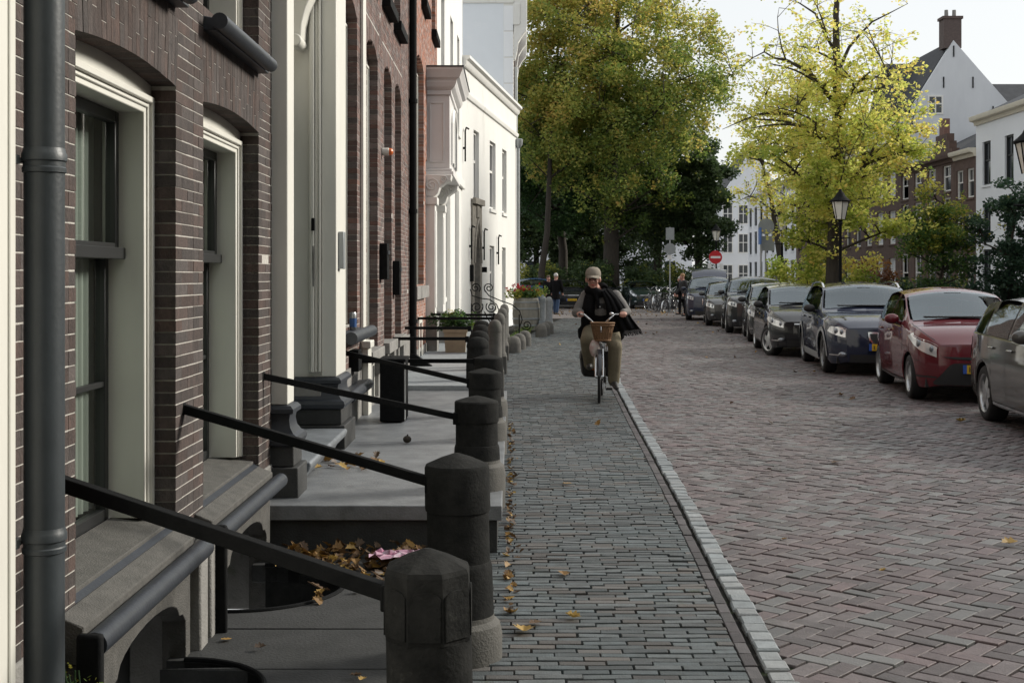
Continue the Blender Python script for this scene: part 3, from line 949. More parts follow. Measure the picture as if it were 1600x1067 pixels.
for z in (1.0, 2.6, 4.2, 5.8):
    p = MB(); p.lathe([(.066, -.03), (.066, .03)], 16, (XF + .06, 18.62, z)); p.build('collar', 'iron_black', p2)
p = MB(); p.prism([(XF + .0, .35), (XF + .34, .35), (XF + .1, .52), (XF + .0, .55)], 18.54, 18.7, 'y'); p.build('shoe', 'iron_black', p2)

# ================================================================== house 3: red brick with oriel over a white doorway
h3 = thing('brick_house', 'red brick house with a pale pink oriel above its white doorway', 'house', (XF, 22, 0))
ops3 = [(19.2, 19.9, 1.5, 5.1, .12), (20.15, 21.75, 1.5, 5.1, .14)]
ups3 = [(19.3, 20.2, 6.25, 7.6, 0), (21.2, 22.2, 6.25, 7.6, 0), (23.9, 25.0, 6.25, 7.6, 0)]
brick_wall(h3, XF, 18.72, 25.6, .5, 7.6, ops3 + ups3 + [(22.3, 25.45, .3, 3.7, 0)], 'brick_red', 'mortar_pale', 300)
up = MB(); up.box(-9, 18.72, 7.6, XF + .001, 25.6, 11); up.box(-9, 18.72, -.5, XF - .5, 25.6, 7.6); up.build('upper_wall', 'brick_red', h3, smooth=0)
cn = MB(); cn.box(-9, 18.72, 11, XF + .4, 25.6, 11.3); cn.build('cornice', 'white_paint', h3)
for (ya, yb, za, zs, rise) in ops3:
    sash_window(h3, XF, ya + .002, yb - .002, za + .001, zs - .05, za + 1.6, detail=False, dark='white_paint_soft')
    m = MB(); m.box(XF - .2, ya - .08, za - .2, XF + .09, yb + .08, za - .002); m.build('window_sill', 'plinth_stone', h3, bevel=.006)
for (ya, yb, za, zs, r_) in ups3:
    sash_window(h3, XF, ya + .002, yb - .002, za + .001, zs - .005, za + .7, detail=False, dark='white_paint_soft')
    m = MB(); m.box(XF - .2, ya - .06, za - .14, XF + .1, yb + .06, za - .002); m.build('window_sill', 'iron_black', h3, bevel=.006)
pl = MB(); cells(pl, XF - .3, XF + .02, 18.72, 22.25, .0, .498, [(20.4, 21.3, .1, .44)]); pl.build('plinth', 'plinth_stone', h3, smooth=0)
m = MB(); m.box(XF + .001, 20.3, .36, XF + .03, 20.42, 1.0); m.box(XF + .001, 20.9, .36, XF + .03, 21.02, 1.0); m.box(XF + .001, 20.42, .9, XF + .03, 20.9, 1.0); m.build('cellar_window', 'white_paint', h3)
dd = MB(); dd.box(XF - .5, 22.31, .3, XF - .3, 25.44, 3.69); door3 = dd.build('doorway', 'white_paint_soft', h3, bevel=.01)
for (ya, yb) in ((22.28, 22.72), (24.95, 25.4)):
    p = MB(); p.box(XF - .3, ya, .95, XF + .16, yb, 3.0); p.box(XF - .3, ya - .03, 2.9, XF + .2, yb + .03, 2.99 + .04)
    p.box(XF + .16, ya + .09, 1.1, XF + .175, yb - .09, 2.8); p.build('pilaster', 'white_paint_soft', door3, bevel=.01)
    p = MB(); p.box(XF - .3, ya - .04, .2, XF + .2, yb + .04, .95); p.build('pilaster_base', 'plinth_stone', door3, bevel=.01)
    # carved corbel under the oriel
    c = MB(); c.prism([(XF - .2, 3.04), (XF + .16, 3.04), (XF + .21, 3.1), (XF + .24, 3.2), (XF + .33, 3.27), (XF + .43, 3.33), (XF + .45, 3.42), (XF - .2, 3.42)], ya, yb, 'y')
    co = c.build('corbel', 'white_paint_soft', door3, bevel=.01)
    sc = MB()
    for (cx, cz, r0) in ((XF + .10, 3.24, .12), (XF + .31, 3.335, .065)):
        pts = [(cx + r0 * (1 - t * .8) * math.cos(t * 11), ya - .004, cz + r0 * (1 - t * .8) * math.sin(t * 11)) for t in np.linspace(0, 1, 40)]
        sc.tube(pts, .013, 6)
    sc.build('scroll_carving', 'white_paint_soft', co)
pd = MB(); pd.box(XF - .3, 23.3, .4, XF - .26, 24.4, 2.7); pd.build('door_leaf', 'iron_blue', door3)
oriel = MB(); oriel.box(XF - .1, 22.62, 3.55, XF + .40, 25.3, 4.85); oo = oriel.build('oriel', 'pink_paint', h3, bevel=.008)
m = MB(); m.box(XF - .05, 22.55, 3.42, XF + .47, 25.38, 3.50); m.box(XF - .05, 22.58, 3.50, XF + .44, 25.35, 3.55); m.build('oriel_base', 'pink_paint', oo, bevel=.01)
m = MB(); m.box(XF - .05, 22.59, 4.85, XF + .43, 25.33, 4.93); m.build('oriel_frieze', 'pink_paint', oo, bevel=.01)
m = MB()
prof = [(.0, 4.93), (.03, 4.95), (.07, 4.99), (.10, 5.06), (.10, 5.10), (.16, 5.14), (.19, 5.22), (.22, 5.27), (.22, 5.31)]
rows = [[(XF - .05, 22.60 - o_, z), (XF + .42 + o_, 22.60 - o_, z), (XF + .42 + o_, 25.32 + o_, z), (XF - .05, 25.32 + o_, z)] for o_, z in prof]
m.grid(rows, closed=True); n = len(m.v); m.f.append((n - 4, n - 3, n - 2, n - 1)); m.f.append((3, 2, 1, 0))
m.build('oriel_cornice', 'pink_paint', oo, smooth=20)
m = MB(); m.box(XF - .05, 22.36, 5.312, XF + .66, 25.56, 5.335); m.build('lead_cover', 'iron_blue', oo)
m = MB()
for (a, b, z0, z1) in ((XF + .04, XF + .30, 3.66, 3.685), (XF + .04, XF + .30, 4.70, 4.725), (XF + .04, XF + .065, 3.685, 4.70), (XF + .275, XF + .30, 3.685, 4.70)): m.box(a, 22.605, z0, b, 22.625, z1)
m.build('side_panel', 'pink_paint', oo, bevel=.004)
m = MB(); m.prism([(23.1, 3.68)] + [(23.1, 4.4)] + [(23.96 - .86 * math.cos(t), 4.4 + .3 * math.sin(t)) for t in np.linspace(0.05, math.pi - .05, 12)] + [(24.82, 4.4), (24.82, 3.68)], XF + .395, XF + .408, 'x')
m.build('oriel_window', 'glass', oo, fix=True)
m = MB(); pts = [(XF + .41, 23.1, 3.68), (XF + .41, 23.1, 4.4)] + [(XF + .41, 23.96 - .86 * math.cos(t), 4.4 + .3 * math.sin(t)) for t in np.linspace(0.05, math.pi - .05, 12)] + [(XF + .41, 24.82, 4.4), (XF + .41, 24.82, 3.68)]
m.tube(pts, .05, 6); m.tube([(XF + .41, 23.96, 3.68), (XF + .41, 23.96, 4.68)], .03, 6); m.build('oriel_window_frame', 'white_paint_soft', oo)

for wall, bmat_, mb_ in list(ARCH.values()):
    o = mb_.build('brick_arches', bmat_, wall, smooth=0); o['kind'] = 'stuff'
    a = o.data.attributes.new('rnd', 'FLOAT', 'FACE'); a.data.foreach_set('value', np.repeat(RNG.random(len(o.data.polygons) // 6), 6).astype(np.float32))

# ================================================================== house 4: tall plain white house
def plaster_house(name, label, loc, rz, length, height, depth, wmat, ops, ground_ops=(), frame='white_paint_soft', gl='glass', parapet=None):
    h = thing(name, label, 'house', loc, rz)
    b = MB(); cells(b, -.3, 0, 0, length, -.3, height, [o[:4] for o in ops]); b.box(-depth, 0, -.3, -.3, length, height)
    b.build('wall', wmat, h, world=False, smooth=0)
    for o in ops:
        ya, yb, za, zb = o[:4]
        f = MB(); t = .08
        f.box(-.2, ya, za, -.08, ya + t, zb); f.box(-.2, yb - t, za, -.08, yb, zb); f.box(-.2, ya + t, zb - t, -.08, yb - t, zb); f.box(-.2, ya + t, za, -.08, yb - t, za + t)
        f.box(-.2, ya + t, za + (zb - za) * .55, -.1, yb - t, za + (zb - za) * .55 + .07)
        f.box(-.2, (ya + yb) / 2 - .02, za + (zb - za) * .55, -.12, (ya + yb) / 2 + .02, zb - t)
        w = f.build('window', frame, h, world=False)
        p = MB(); p.add([(-.15, ya + t, za + t), (-.15, yb - t, za + t), (-.15, yb - t, zb - t), (-.15, ya + t, zb - t)], [(0, 1, 2, 3)]); p.build('pane', gl, w, world=False, smooth=0)
        s = MB(); s.box(-.1, ya - .06, za - .1, .05, yb + .06, za - .003); s.build('sill', wmat, w, world=False)
    return h
r4 = -math.atan(.2 / 7.9)
h4 = plaster_house('plaster_house', 'tall plain white plastered house rising beyond the oriel', (XF + .0, 25.62, 0), r4, 7.9, 12.5, 8, 'white_plaster',
                   [(1.0, 1.9, 1.2, 3.4), (3.2, 4.1, 1.2, 3.4), (1.0, 1.9, 5.2, 7.6), (3.6, 4.5, 5.2, 7.6), (5.9, 6.7, 1.2, 3.4), (5.9, 6.7, 5.2, 7.6)])
m = MB(); m.box(0, 0, .0, .06, 7.85, .55); m.build('plinth', 'plinth_stone', h4, world=False, bevel=.01)
for y in (2.3, 5.2):
    m = MB(); m.box(0, y, .55, .10, y + .5, 3.7); m.build('pilaster', 'white_paint_soft', h4, world=False, bevel=.01)
m = MB(); m.box(0, 0, 3.9, .08, 7.85, 4.1); m.build('string_course', 'white_plaster', h4, world=False, bevel=.01)
# ================================================================== house 5: low white house with a pointed stone door
r5 = -math.atan(.14)
LEN5 = 10.5
h5 = plaster_house('plaster_house', 'low bright white house with a pointed stone doorway and iron wall anchors', (-1.3, 33.5, 0), r5, LEN5, 7.15, 7, 'white_plaster',
                   [(1.75, 2.65, 3.75, 5.68), (4.6, 5.75, 3.65, 5.68), (7.15, 8.1, 3.65, 5.68), (4.6, 5.5, .7, 2.55), (7.1, 7.9, .7, 2.55), (1.45, 2.75, -.1, 3.05)], gl='glass')
m = MB(); m.prism([(0, 7.15), (.06, 7.15), (.10, 7.2), (.12, 7.3), (.2, 7.34), (.2, 7.42), (-.3, 7.42), (-.3, 7.15)], 0, LEN5, 'y'); m.build('parapet_cornice', 'white_plaster', h5, world=False)
m = MB(); m.prism([(0, 6.36), (.05, 6.38), (.08, 6.46), (.08, 6.5), (0, 6.52)], 0, LEN5, 'y'); m.build('string_course', 'white_plaster', h5, world=False)
# pointed stone surround
def gothic(hw, zs, zt, n=10):
    R = (hw * hw + (zt - zs) ** 2) / (2 * hw)
    L_ = []
    for k in range(n + 1):
        z = zs + (zt - zs) * k / n
        L_.append((hw - (R - math.sqrt(max(R * R - (z - zs) ** 2, 0))), z))
    return L_
gp = gothic(.45, 2.0, 3.0)
outer = [(-.78, 0), (-.78, 3.75), (.78, 3.75), (.78, 0)]
inner = [(.45, 0)] + gp + [(-x, z) for x, z in reversed(gp[:-1])] + [(-.45, 0)]
m = MB(); m.prism([(2.1 + y, z) for y, z in outer + inner], -.25, .05, 'x'); ds = m.build('stone_doorway', 'stained_sandstone', h5, world=False, fix=True)
gp2 = gothic(.55, 2.0, 3.2)
m = MB(); pts = [(.06, 2.1 + x, z) for x, z in gp2] ; m.tube(pts, .045, 6); m.tube([(.06, 2.1 - x, z) for x, z in gp2], .045, 6); m.box(.05, 1.32, 3.62, .14, 2.88, 3.78); m.build('hood_mould', 'stained_sandstone', ds, world=False)
m = MB(); m.box(-.25, 1.65, 0, -.2, 2.55, 3.0); m.build('door_leaf', 'roof_dark', ds, world=False)
m = MB(); m.box(.02, 1.9, 3.25, .09, 2.3, 3.6); m.build('tablet', 'stained_sandstone', ds, world=False, bevel=.03)
for (y, z) in ((1.05, 2.45), (3.2, 2.45), (5.95, 2.35), (.1, 5.0)):
    m = MB(); m.tube([(.06, y, z - .35), (.06, y, z + .45), (.07, y + .1, z + .55), (.12, y + .2, z + .52)], .022, 6); m.tube([(0, y, z), (.07, y, z)], .03, 6); m.build('wall_anchor', 'iron_black', h5, world=False)
m = MB(); m.lathe([(.05, 0), (.05, 6.0)], 12, (.08, LEN5 - .12, 0)); m.lathe([(.05, 6.0), (.14, 6.12), (.16, 6.3), (.13, 6.32)], 12, (.08, LEN5 - .12, 0)); m.build('rain_pipe', 'zinc', h5, world=False)
m = MB(); m.box(.0, .0, 0, .03, 1.3, .5); m.box(0, 2.9, 0, .03, LEN5, .5); m.build('plinth', 'white_far', h5, world=False)
m = MB(); m.box(.0, 1.15, 1.5, .09, 1.27, 1.95); m.build('letter_box', 'iron_black', h5, world=False)
m = MB(); m.box(.0, 2.95, 1.75, .16, 3.1, 1.9); m.build('wall_lamp', 'iron_black', h5, world=False)
# ================================================================== house 6: tall, its side wall tinted with bluish shade above the low house
r6 = -math.atan(.01)
h6 = thing('tall_house', 'tall house showing a blank blue-grey side wall above the low white house', 'house', (.16, 44.2, 0), r6)
m = MB(); m.box(-9, 0, -.3, -.45, 9, 11.05); m.build('side_wall', 'blue_plaster', h6, world=False, smooth=0)
m = MB(); m.box(-.45, -.004, -.3, -.12, 1.2, 11.05); m.build('corner_quoin', 'white_plaster', h6, world=False)
for k in range(12):
    q = MB(); q.box(-.44, -.02, .2 + k * .9, -.118, .3, 1.06 + k * .9); q.build('quoin_stone', 'white_far', h6, world=False, bevel=.01)
B = []
z = -.1; k = 0
while z < 10.3:
    y = 1.2 + (0 if k % 2 else .11)
    while y < 8.9:
        B.append((-.3, y, z, -.1 + RNG.normal(0, .002), y + .205, z + .06)); y += .215
    z += .072; k += 1
m = MB(); m.box(-.3, 1.2, -.3, -.106, 8.98, 10.3); fw = m.build('front_wall', 'mortar_pale', h6, world=False)
fr = Matrix.LocRotScale(h6.location, h6.rotation_euler, None)
lay_boxes(fw, 'brick', B, 'brick_brown', 0, frame=fr)
m = MB(); m.box(-9, -.05, 11.05, -.1, 9, 11.35); m.box(-.12, -.05, 10.3, .12, 9, 11.05); m.build('cornice', 'white_plaster', h6, world=False, bevel=.02)
for y in (.0, 2.6, 5.2):
    c = MB(); c.prism([(-.1, 9.1), (-.05, 9.1), (.02, 9.4), (.06, 9.7), (.2, 9.95), (.33, 10.1), (.36, 10.3), (.36, 11.2), (-.1, 11.2)], y, y + .35, 'y'); c.build('cornice_bracket', 'white_plaster', h6, world=False, bevel=.02)
m = MB(); m.prism([(-9, 11.35), (-.9, 11.35), (-1.5, 12.4), (-9, 12.4)], .02, 8.9, 'y'); m.build('slate_roof', 'roof_dark', h6, world=False)
m = MB(); m.lathe([(.06, 0), (.06, 9)], 10, (-.03, 1.0, 0)); m.build('rain_pipe', 'zinc', h6, world=False)

# ------------------------------------------------------------------ stoops and yard floor
def slabs(name, label, rows, x0, x1, z, th, material, nose=.03, riser=None, cut=None):
    st = thing(name, label, 'stoop', (x0, rows[0][0], 0))
    for (a, b) in rows:
        m = MB(); m.box(x0, a + .003, z - th, x1, b - .003, z); m.build('stone_slab', material, st, bevel=.006)
    if riser:
        m = MB(); m.box(x0, rows[0][0] + nose, -.3, x1 - nose, rows[-1][1], z - th - .001); m.build('riser', riser, st, smooth=0)
    return st
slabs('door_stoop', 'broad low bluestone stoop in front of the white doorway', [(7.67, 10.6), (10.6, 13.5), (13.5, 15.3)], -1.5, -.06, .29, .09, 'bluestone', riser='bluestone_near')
slabs('door_stoop', 'pale stone stoop carrying the square planter, a step above the broad one', [(15.32, 17.4), (17.4, 19.6), (19.6, 22.2), (22.2, 25.6)], -1.5, -.22, .35, .08, 'kerb_stone', riser='bluestone')  # paler stone here stands in for sunlight on the slabs
slabs('door_stoop', 'far white-stone landing before the pointed stone doorway', [(25.62, 28.5), (28.5, 31.5), (31.5, 34.5)], -1.6, -.15, .22, .06, 'kerb_stone', riser='bluestone')

yard = thing('stone_yard', 'dark flagstones of the sunken front yard with two round window wells', 'stone paving', (-1.0, 5, 0))
wells = [(-1.42, 5.13, .42), (-1.42, 6.85, .52)]
def notch_slab(a, b, c, r, z):
    """slab from the wall out to the bollards with a round notch at the wall"""
    xs = [(-1.5, a)]
    y0, y1 = max(a, c - r), min(b, c + r)
    poly = [(-.2, a), (-.2, b), (-1.5, b)]
    if b > c + r: poly.append((-1.5, c + r))
    ts = [t for t in np.linspace(math.pi / 2, -math.pi / 2, 25) if a <= c + r * math.sin(t) <= b]
    poly += [(-1.42 + r * math.cos(t), c + r * math.sin(t)) for t in ts]
    if a < c - r: poly.append((-1.5, c - r))
    poly.append((-1.5, a))
    m = MB(); m.prism(poly, z - .1, z, 'z'); return m
for (a, b, c, r) in ((3.0, 4.6, 20, 0), (4.6, 5.44, 5.13, .42), (5.44, 6.05, 5.13, .42), (6.05, 7.69, 6.85, .52)):
    if r: m = notch_slab(a + .004, b - .004, c, r, random.uniform(-.004, .004))
    else: m = MB(); m.box(-1.5, a + .004, -.1, -.2, b - .004, 0)
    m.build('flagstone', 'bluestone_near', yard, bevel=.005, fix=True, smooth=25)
for (x, y, r) in wells:
    m = MB()
    pts = [(x + r * math.cos(t), y + r * math.sin(t)) for t in np.linspace(-math.pi / 2, math.pi / 2, 25)]
    m.grid([[(px, py, z) for px, py in pts] for z in (-.01, -.55)]); m.add([(px, py, -.5) for px, py in pts] + [(-1.5, y + r, -.5), (-1.5, y - r, -.5)], [tuple(range(27))])
    w = m.build('window_well', 'bollard_stone', yard, smooth=60)
    m = MB(); m.tube([(x + (r + .0) * math.cos(t), y + (r + .0) * math.sin(t), .006) for t in np.linspace(-math.pi / 2, math.pi / 2, 29)], .012, 8); m.build('well_rim', 'iron_black', w)

# ------------------------------------------------------------------ bollards
def bollard(name, label, x, y, z0=0.0, top=.89, kind='cone', lean=0.0, matn='bollard_stone', group=None, s=1.0):
    b = thing(name, label, 'bollard', (x, y, z0), 0, group)
    h = top - z0
    P = lambda prof: [(r * s, z) for r, z in prof]
    def part(nm, prof, n=36, m_=matn, sm=32):
        q = MB(); q.lathe(P(prof), n, (0, 0, 0), (lean, 0)); return q.build(nm, m_, b, world=False, smooth=sm)
    if kind in ('cone', 'oct'):
        n = 8 if kind == 'oct' else 36
        part('base', [(.18, -.12), (.185, .10), (.175, .15), (.152, .17), (.15, .19)], 36, 'bollard_pale')
        part('shaft', [(.150, .185), (.146, h * .44), (.141, h * .47), (.137, h * .475), (.136, h * .72)])
        part('cap', [(.13, h * .715), (.142, h * .72), (.144, h * .735), (.142, h * .93), (.136, h * .945), (.07, h * .978), (.012, h)], n if kind == 'oct' else 36, sm=18 if kind == 'oct' else 32)
        if kind == 'oct':
            for k in range(8):
                a = 2 * math.pi * k / 8
                q = MB(); q.T = Matrix.Translation((lean * h * .8, 0, 0)) @ Matrix.Rotation(a, 4, 'Z')
                R = .131 * s
                q.prism([(-.042, h * .735), (.042, h * .735), (.042, h * .865)] + [(.042 * math.cos(t), h * .865 + .022 * math.sin(t)) for t in np.linspace(.2, math.pi - .2, 7)] + [(-.042, h * .865)], R, R + .006, 'x')
                q.build('cap_panel', matn, b, world=False)
    elif kind == 'dome':
        part('shaft', [(.16, -.1), (.16, .2), (.15, h * .6), (.148, h * .74)])
        part('cap', [(.150, h * .735), (.155, h * .76), (.155, h * .80), (.145, h * .87), (.12, h * .94), (.08, h * .98), (.03, h)])
    elif kind == 'post':
        q = MB(); q.box(-.13, -.13, -.1, .13, .13, .30); q.build('base', matn, b, world=False, bevel=.015)
        part('shaft', [(.125, .30), (.12, .34), (.102, .37), (.096, h * .82)])
        part('cap', [(.098, h * .82), (.102, h * .84), (.1, h * .9), (.08, h * .96), (.045, h * .99), (.01, h)])
    elif kind == 'stub':
        part('shaft', [(.16, -.1), (.155, h * .55)])
        part('cap', [(.155, h * .55), (.14, h * .78), (.10, h * .93), (.04, h)])
    return b
BX = -.225
bl = [(3.66, .0, 'oct', 'octagonal-capped dark stone bollard nearest the camera'),
      (5.62, .0, 'cone', 'dark stone bollard with low cone top, second in the row'),
      (8.3, .29, 'cone', 'dark stone bollard on the front edge of the broad stoop'),
      (10.76, .29, 'cone', 'dark cone-topped bollard in the middle of the broad stoop'),
      (12.6, .29, 'cone', 'dark cone-topped bollard just before the round-topped ones')]
for (y, z0, k, lb) in bl:
    o = bollard('stone_bollard', lb, BX, y, z0, .89, k, s=.9 if k == 'oct' else 1.0, lean=-.02 if z0 == 0 else -.01, group='dark stone bollards along the stoops')
for k, (x, y) in enumerate(((-.43, 16.1), (-.46, 17.9), (-.49, 20.2), (-.52, 21.9))):
    bollard('stone_bollard', ['first', 'second', 'third', 'last'][k] + ' of the four round-topped dark bollards before the planter stoop', x, y, .35, .895, 'dome', group='round-topped dark bollards', s=.92)
for k, (x, y) in enumerate(((-.245, 18.5), (-.215, 21.8), (-.19, 25.1), (-.17, 28.5))):
    bollard('stone_post', ['nearest', 'second', 'third', 'farthest'][k] + ' of the tall grey stone posts along the sidewalk edge', x, y, 0, 1.03, 'post', matn='bollard_pale', group='tall grey stone posts')
for k, (x, y) in enumerate(((.04, 27.6), (.16, 28.8), (.30, 30.3), (.79, 34.6), (.90, 35.4), (1.03, 36.4))):
    bollard('guard_stone', ['first', 'second', 'third', 'fourth', 'fifth', 'last'][k] + ' low round-topped guard stone along the planted strip', x, y, 0, .36, 'stub', matn='bollard_pale', group='low guard stones')
for k, (x, y) in enumerate(((1.07, 37.0), (.93, 38.6))):
    bollard('stone_post', ['pale grey stone post at the end of the planted strip', 'pale stone post close behind the end post by the barrel'][k], x, y, 0, 1.05, 'post', matn='kerb_stone', group='pale end posts')

def rail(label, p0, p1, w=.034, h=.04):
    r = thing('hand_rail', label, 'railing', p0, 0, 'black iron rails from the house fronts to the bollards')
    m = MB(); m.bar(p0, p1, w, h); m.build('bar', 'iron_black', r, bevel=.004)
    m = MB(); d = (Vector(p1) - Vector(p0)).normalized(); e = Vector(p1)
    m.box(e.x - .03, e.y - .035, e.z - .045, e.x + .02, e.y + .035, e.z + .03); m.build('bollard_bracket', 'iron_black', r, bevel=.006)
    m = MB(); m.box(p0[0] - .01, p0[1] - .025, p0[2] - .028, p0[0] + .006, p0[1] + .025, p0[2] + .028); m.build('wall_plate', 'iron_black', r, bevel=.006)
rail('sloping iron rail to the nearest octagonal bollard', (XF, 4.22, .99), (-.35, 3.72, .745), .042, .048)
rail('sloping iron rail to the second bollard', (XF, 5.85, 1.06), (-.35, 5.6, .765), .038, .042)
rail('sloping iron rail across the broad stoop before the white doorway', (XF, 7.72, 1.06), (-.35, 8.25, .755))
rail('sloping iron rail beyond the white doorway', (XF, 11.2, 1.0), (-.35, 10.74, .775))
rail('level iron rail ending at the last cone-topped bollard', (XF, 12.6, .826), (-.35, 12.6, .826))
rail('level iron rail to the first round-topped bollard', (XF, 16.1, .872), (-.56, 16.1, .872))
rail('level iron rail to the second round-topped bollard', (XF, 17.95, .93), (-.59, 17.9, .93))
rail('level iron rail behind the planter foliage', (XF, 20.3, .985), (-.3, 20.3, .985))
rail('farthest level iron rail, past the oriel doorway', (XF + .1, 22.15, .99), (-.3, 22.0, .985))

# ------------------------------------------------------------------ leaves (fallen)
def leaf_shape():
    """one lobed autumn leaf, unit length along x, slightly curled"""
    o = [(0, 0), (.12, .10), (.22, .34), (.36, .22), (.5, .42), (.62, .24), (.78, .26), (.84, .10), (1, 0)]
    up = o; dn = [(x, -y) for x, y in reversed(o[1:-1])]
    return up + dn
LS = leaf_shape()
def leaf_mesh(name, curl, mat_, seed):
    r = random.Random(seed)
    m = MB()
    vs = [(x, y, curl * (abs(y) * 1.3 + (x - .5) ** 2) + r.uniform(-.02, .02)) for x, y in LS] + [(.25, 0, 0), (.5, 0, -.03 * curl), (.75, 0, 0)]
    n = len(LS)
    c = n + 1
    m.add(vs, [(i, (i + 1) % n, c) for i in range(n)])
    me = m.mesh(name, mat_, 0)
    a = me.attributes.new('rnd', 'FLOAT', 'FACE'); a.data.foreach_set('value', np.full(len(me.polygons), r.random(), dtype=np.float32))
    return me
LM = [leaf_mesh('fallen_leaf', c, 'leaf_fallen', k) for k, c in enumerate((.5, .25, .7, .35, .15, .6, .45))]
def gxy(px, py, z=0.0):
    Y = 2000 * (EYE - z) / (py - 430); return ((px - 800) * Y / 2000, Y, z)
single = [((818, 994), .13, 'curled tan leaf on the sidewalk beside the nearest bollard'), ((845, 974), .08, 'small yellow leaf on the sidewalk near the bollard foot'), ((882, 965), .09, 'brown leaf in the middle of the near sidewalk'),
          ((878, 896), .09, 'pale leaf on the sidewalk further along'), ((877, 757), .09, 'yellow leaf halfway along the sidewalk'), ((800, 748), .11, 'bright yellow leaf by the stoop edge'), ((815, 927), .05, 'tiny pale leaf scrap on the sidewalk'),
          ((1590, 850), .12, 'pale leaf on the road at the right edge'), ((1310, 723), .12, 'yellowish leaf on the road between the pavement and the parked cars'), ((1510, 660), .13, 'yellow-green leaf by the grey car wheel'), ((1316, 618), .16, 'tan leaf on the road before the red car'),
          ((345, 1003), .06, 'small yellow leaf on the flagstones near the wall'), ((396, 1017), .06, 'pale leaf on the flagstones'), ((545, 1060), .06, 'orange leaf on the flagstones beside the nearest bollard'), ((570, 1063), .05, 'yellow leaf touching the nearest bollard base'), ((320, 977), .07, 'amber leaf beside the window well'), ((1386, 893), .05, 'white leaf scrap on the near road'), ((1230, 845), .05, 'pale scrap of leaf on the road bricks')]
for k, ((px, py), sz, lb) in enumerate(single):
    x, y, z = gxy(px, py)
    o = link('fallen_leaf', LM[k % len(LM)]); o.location = (x, y, .012); o.scale = (sz, sz, sz * .8); o.rotation_euler = (random.uniform(-.2, .2), random.uniform(-.2, .2), random.uniform(0, 6.28))
    tag(o, lb, 'leaf', 'single fallen leaves')
def leaf_heap(name, label, spots, mat_='leaf_fallen', parent=None, szr=(.05, .11)):
    """many loose leaves as one heap: spots (n,3) centres, sizes"""
    base = np.array([(x - .5, y, .35 * abs(y)) for x, y in LS] + [(0, 0, -.02)])
    n = len(LS)
    tri = np.array([(i, (i + 1) % n, n) for i in range(n)])
    P = np.asarray(spots, float); k = len(P)
    ax, ay, az = RNG.normal(0, .45, k), RNG.normal(0, .45, k), RNG.random(k) * 6.28
    sz = RNG.uniform(*szr, k)
    V = base[None] * sz[:, None, None]
    X, Y, Z = V[..., 0], V[..., 1], V[..., 2] * RNG.choice([-1, 1, 2], k)[:, None]
    Z2 = Z + X * np.sin(ay)[:, None] + Y * np.sin(ax)[:, None]
    V = np.stack([X * np.cos(az)[:, None] - Y * np.sin(az)[:, None], X * np.sin(az)[:, None] + Y * np.cos(az)[:, None], Z2], -1) + P[:, None, :]
    me = npmesh(name, V.reshape(-1, 3), (tri[None] + (np.arange(k) * (n + 1))[:, None, None]).reshape(-1, 3), mat_, np.repeat(RNG.random(k), n))
    o = link(name, me); tag(o, label, 'leaves', None, 'stuff'); return o
sp = []
for _ in range(430):
    u = RNG.random(); v = abs(RNG.normal(0, .33))
    x = -1.35 + 1.02 * u; y = 7.62 - v * (.6 + .8 * (1 - abs(2 * u - 1)))
    if y > 6.6 and not ((x + 1.42) ** 2 + (y - 6.85) ** 2 < .5 ** 2): sp.append((x, y, .015 + max(0, .07 - .16 * v) * RNG.random()))
leaf_heap('fallen_leaves', 'heap of brown and yellow autumn leaves against the stoop riser', sp, szr=(.04, .085))
sp = []
for _ in range(150):
    y = 6.3 + 8 * RNG.random() ** 1.3; sp.append((-.035 + abs(RNG.normal(0, .03)), y, .012 + .006 * RNG.random()))
leaf_heap('fallen_leaves', 'line of small brown leaves caught along the stoop foot', np.array(sp), szr=(.025, .06))
sp = [(-1.15 + RNG.normal(0, .1), 9.3 + RNG.normal(0, .14), .31) for _ in range(26)] + [(-1.25 + abs(RNG.normal(0, .06)), 12.75 + RNG.normal(0, .12), .305) for _ in range(16)]
leaf_heap('fallen_leaves', 'few dry leaves gathered below the door step on the stoop', sp)
sp = [(RNG.uniform(1, 14), RNG.uniform(52, 66), .0 + RNG.random() * .02) for _ in range(900)] + [(RNG.uniform(5.2, 8.5), RNG.uniform(12, 50), .012) for _ in range(70)] + [(float(kerbx(y)) + RNG.uniform(-1.4, 3.4), y, .012) for y in RNG.uniform(9, 48, 36)]
leaf_heap('fallen_leaves', 'thin scatter of brown leaves over the far road and under the cars', sp)
sp = [(-1.42 + .35 * RNG.random(), 6.85 + RNG.normal(0, .2), -.48) for _ in range(20)] + [(-1.3 + .2 * RNG.random(), 5.2 + RNG.normal(0, .15), -.45) for _ in range(10)] + [(-1.0 + RNG.normal(0, .03), 6.6 + RNG.normal(0, .12), .01) for _ in range(6)]
leaf_heap('fallen_leaves', 'stray leaves lying in the two window wells', sp)
# crumpled paper on the heap
m = MB(); rows = []
for i in range(7):
    rows.append([(-.80 + .26 * j / 8 + RNG.normal(0, .012), 7.22 + .2 * i / 6 + RNG.normal(0, .012), .075 + .014 * math.sin(i * 2.1 + j * 1.7) + RNG.normal(0, .006)) for j in range(9)])
m.grid(rows); o = m.build('crumpled_wrapper', 'paper_pink', None, smooth=0); tag(o, 'crumpled pink and lilac paper wrapper lying on the leaf heap', 'litter')
m = MB(); m.ball((-.86, 10.5, .325), (.035, .03, .03)); m.tube([(-.86, 10.5, .35), (-.855, 10.5, .365)], .006, 6); o = m.build('fallen_fruit', 'bark'); tag(o, 'small dark round fruit lying on the broad stoop', 'fruit')

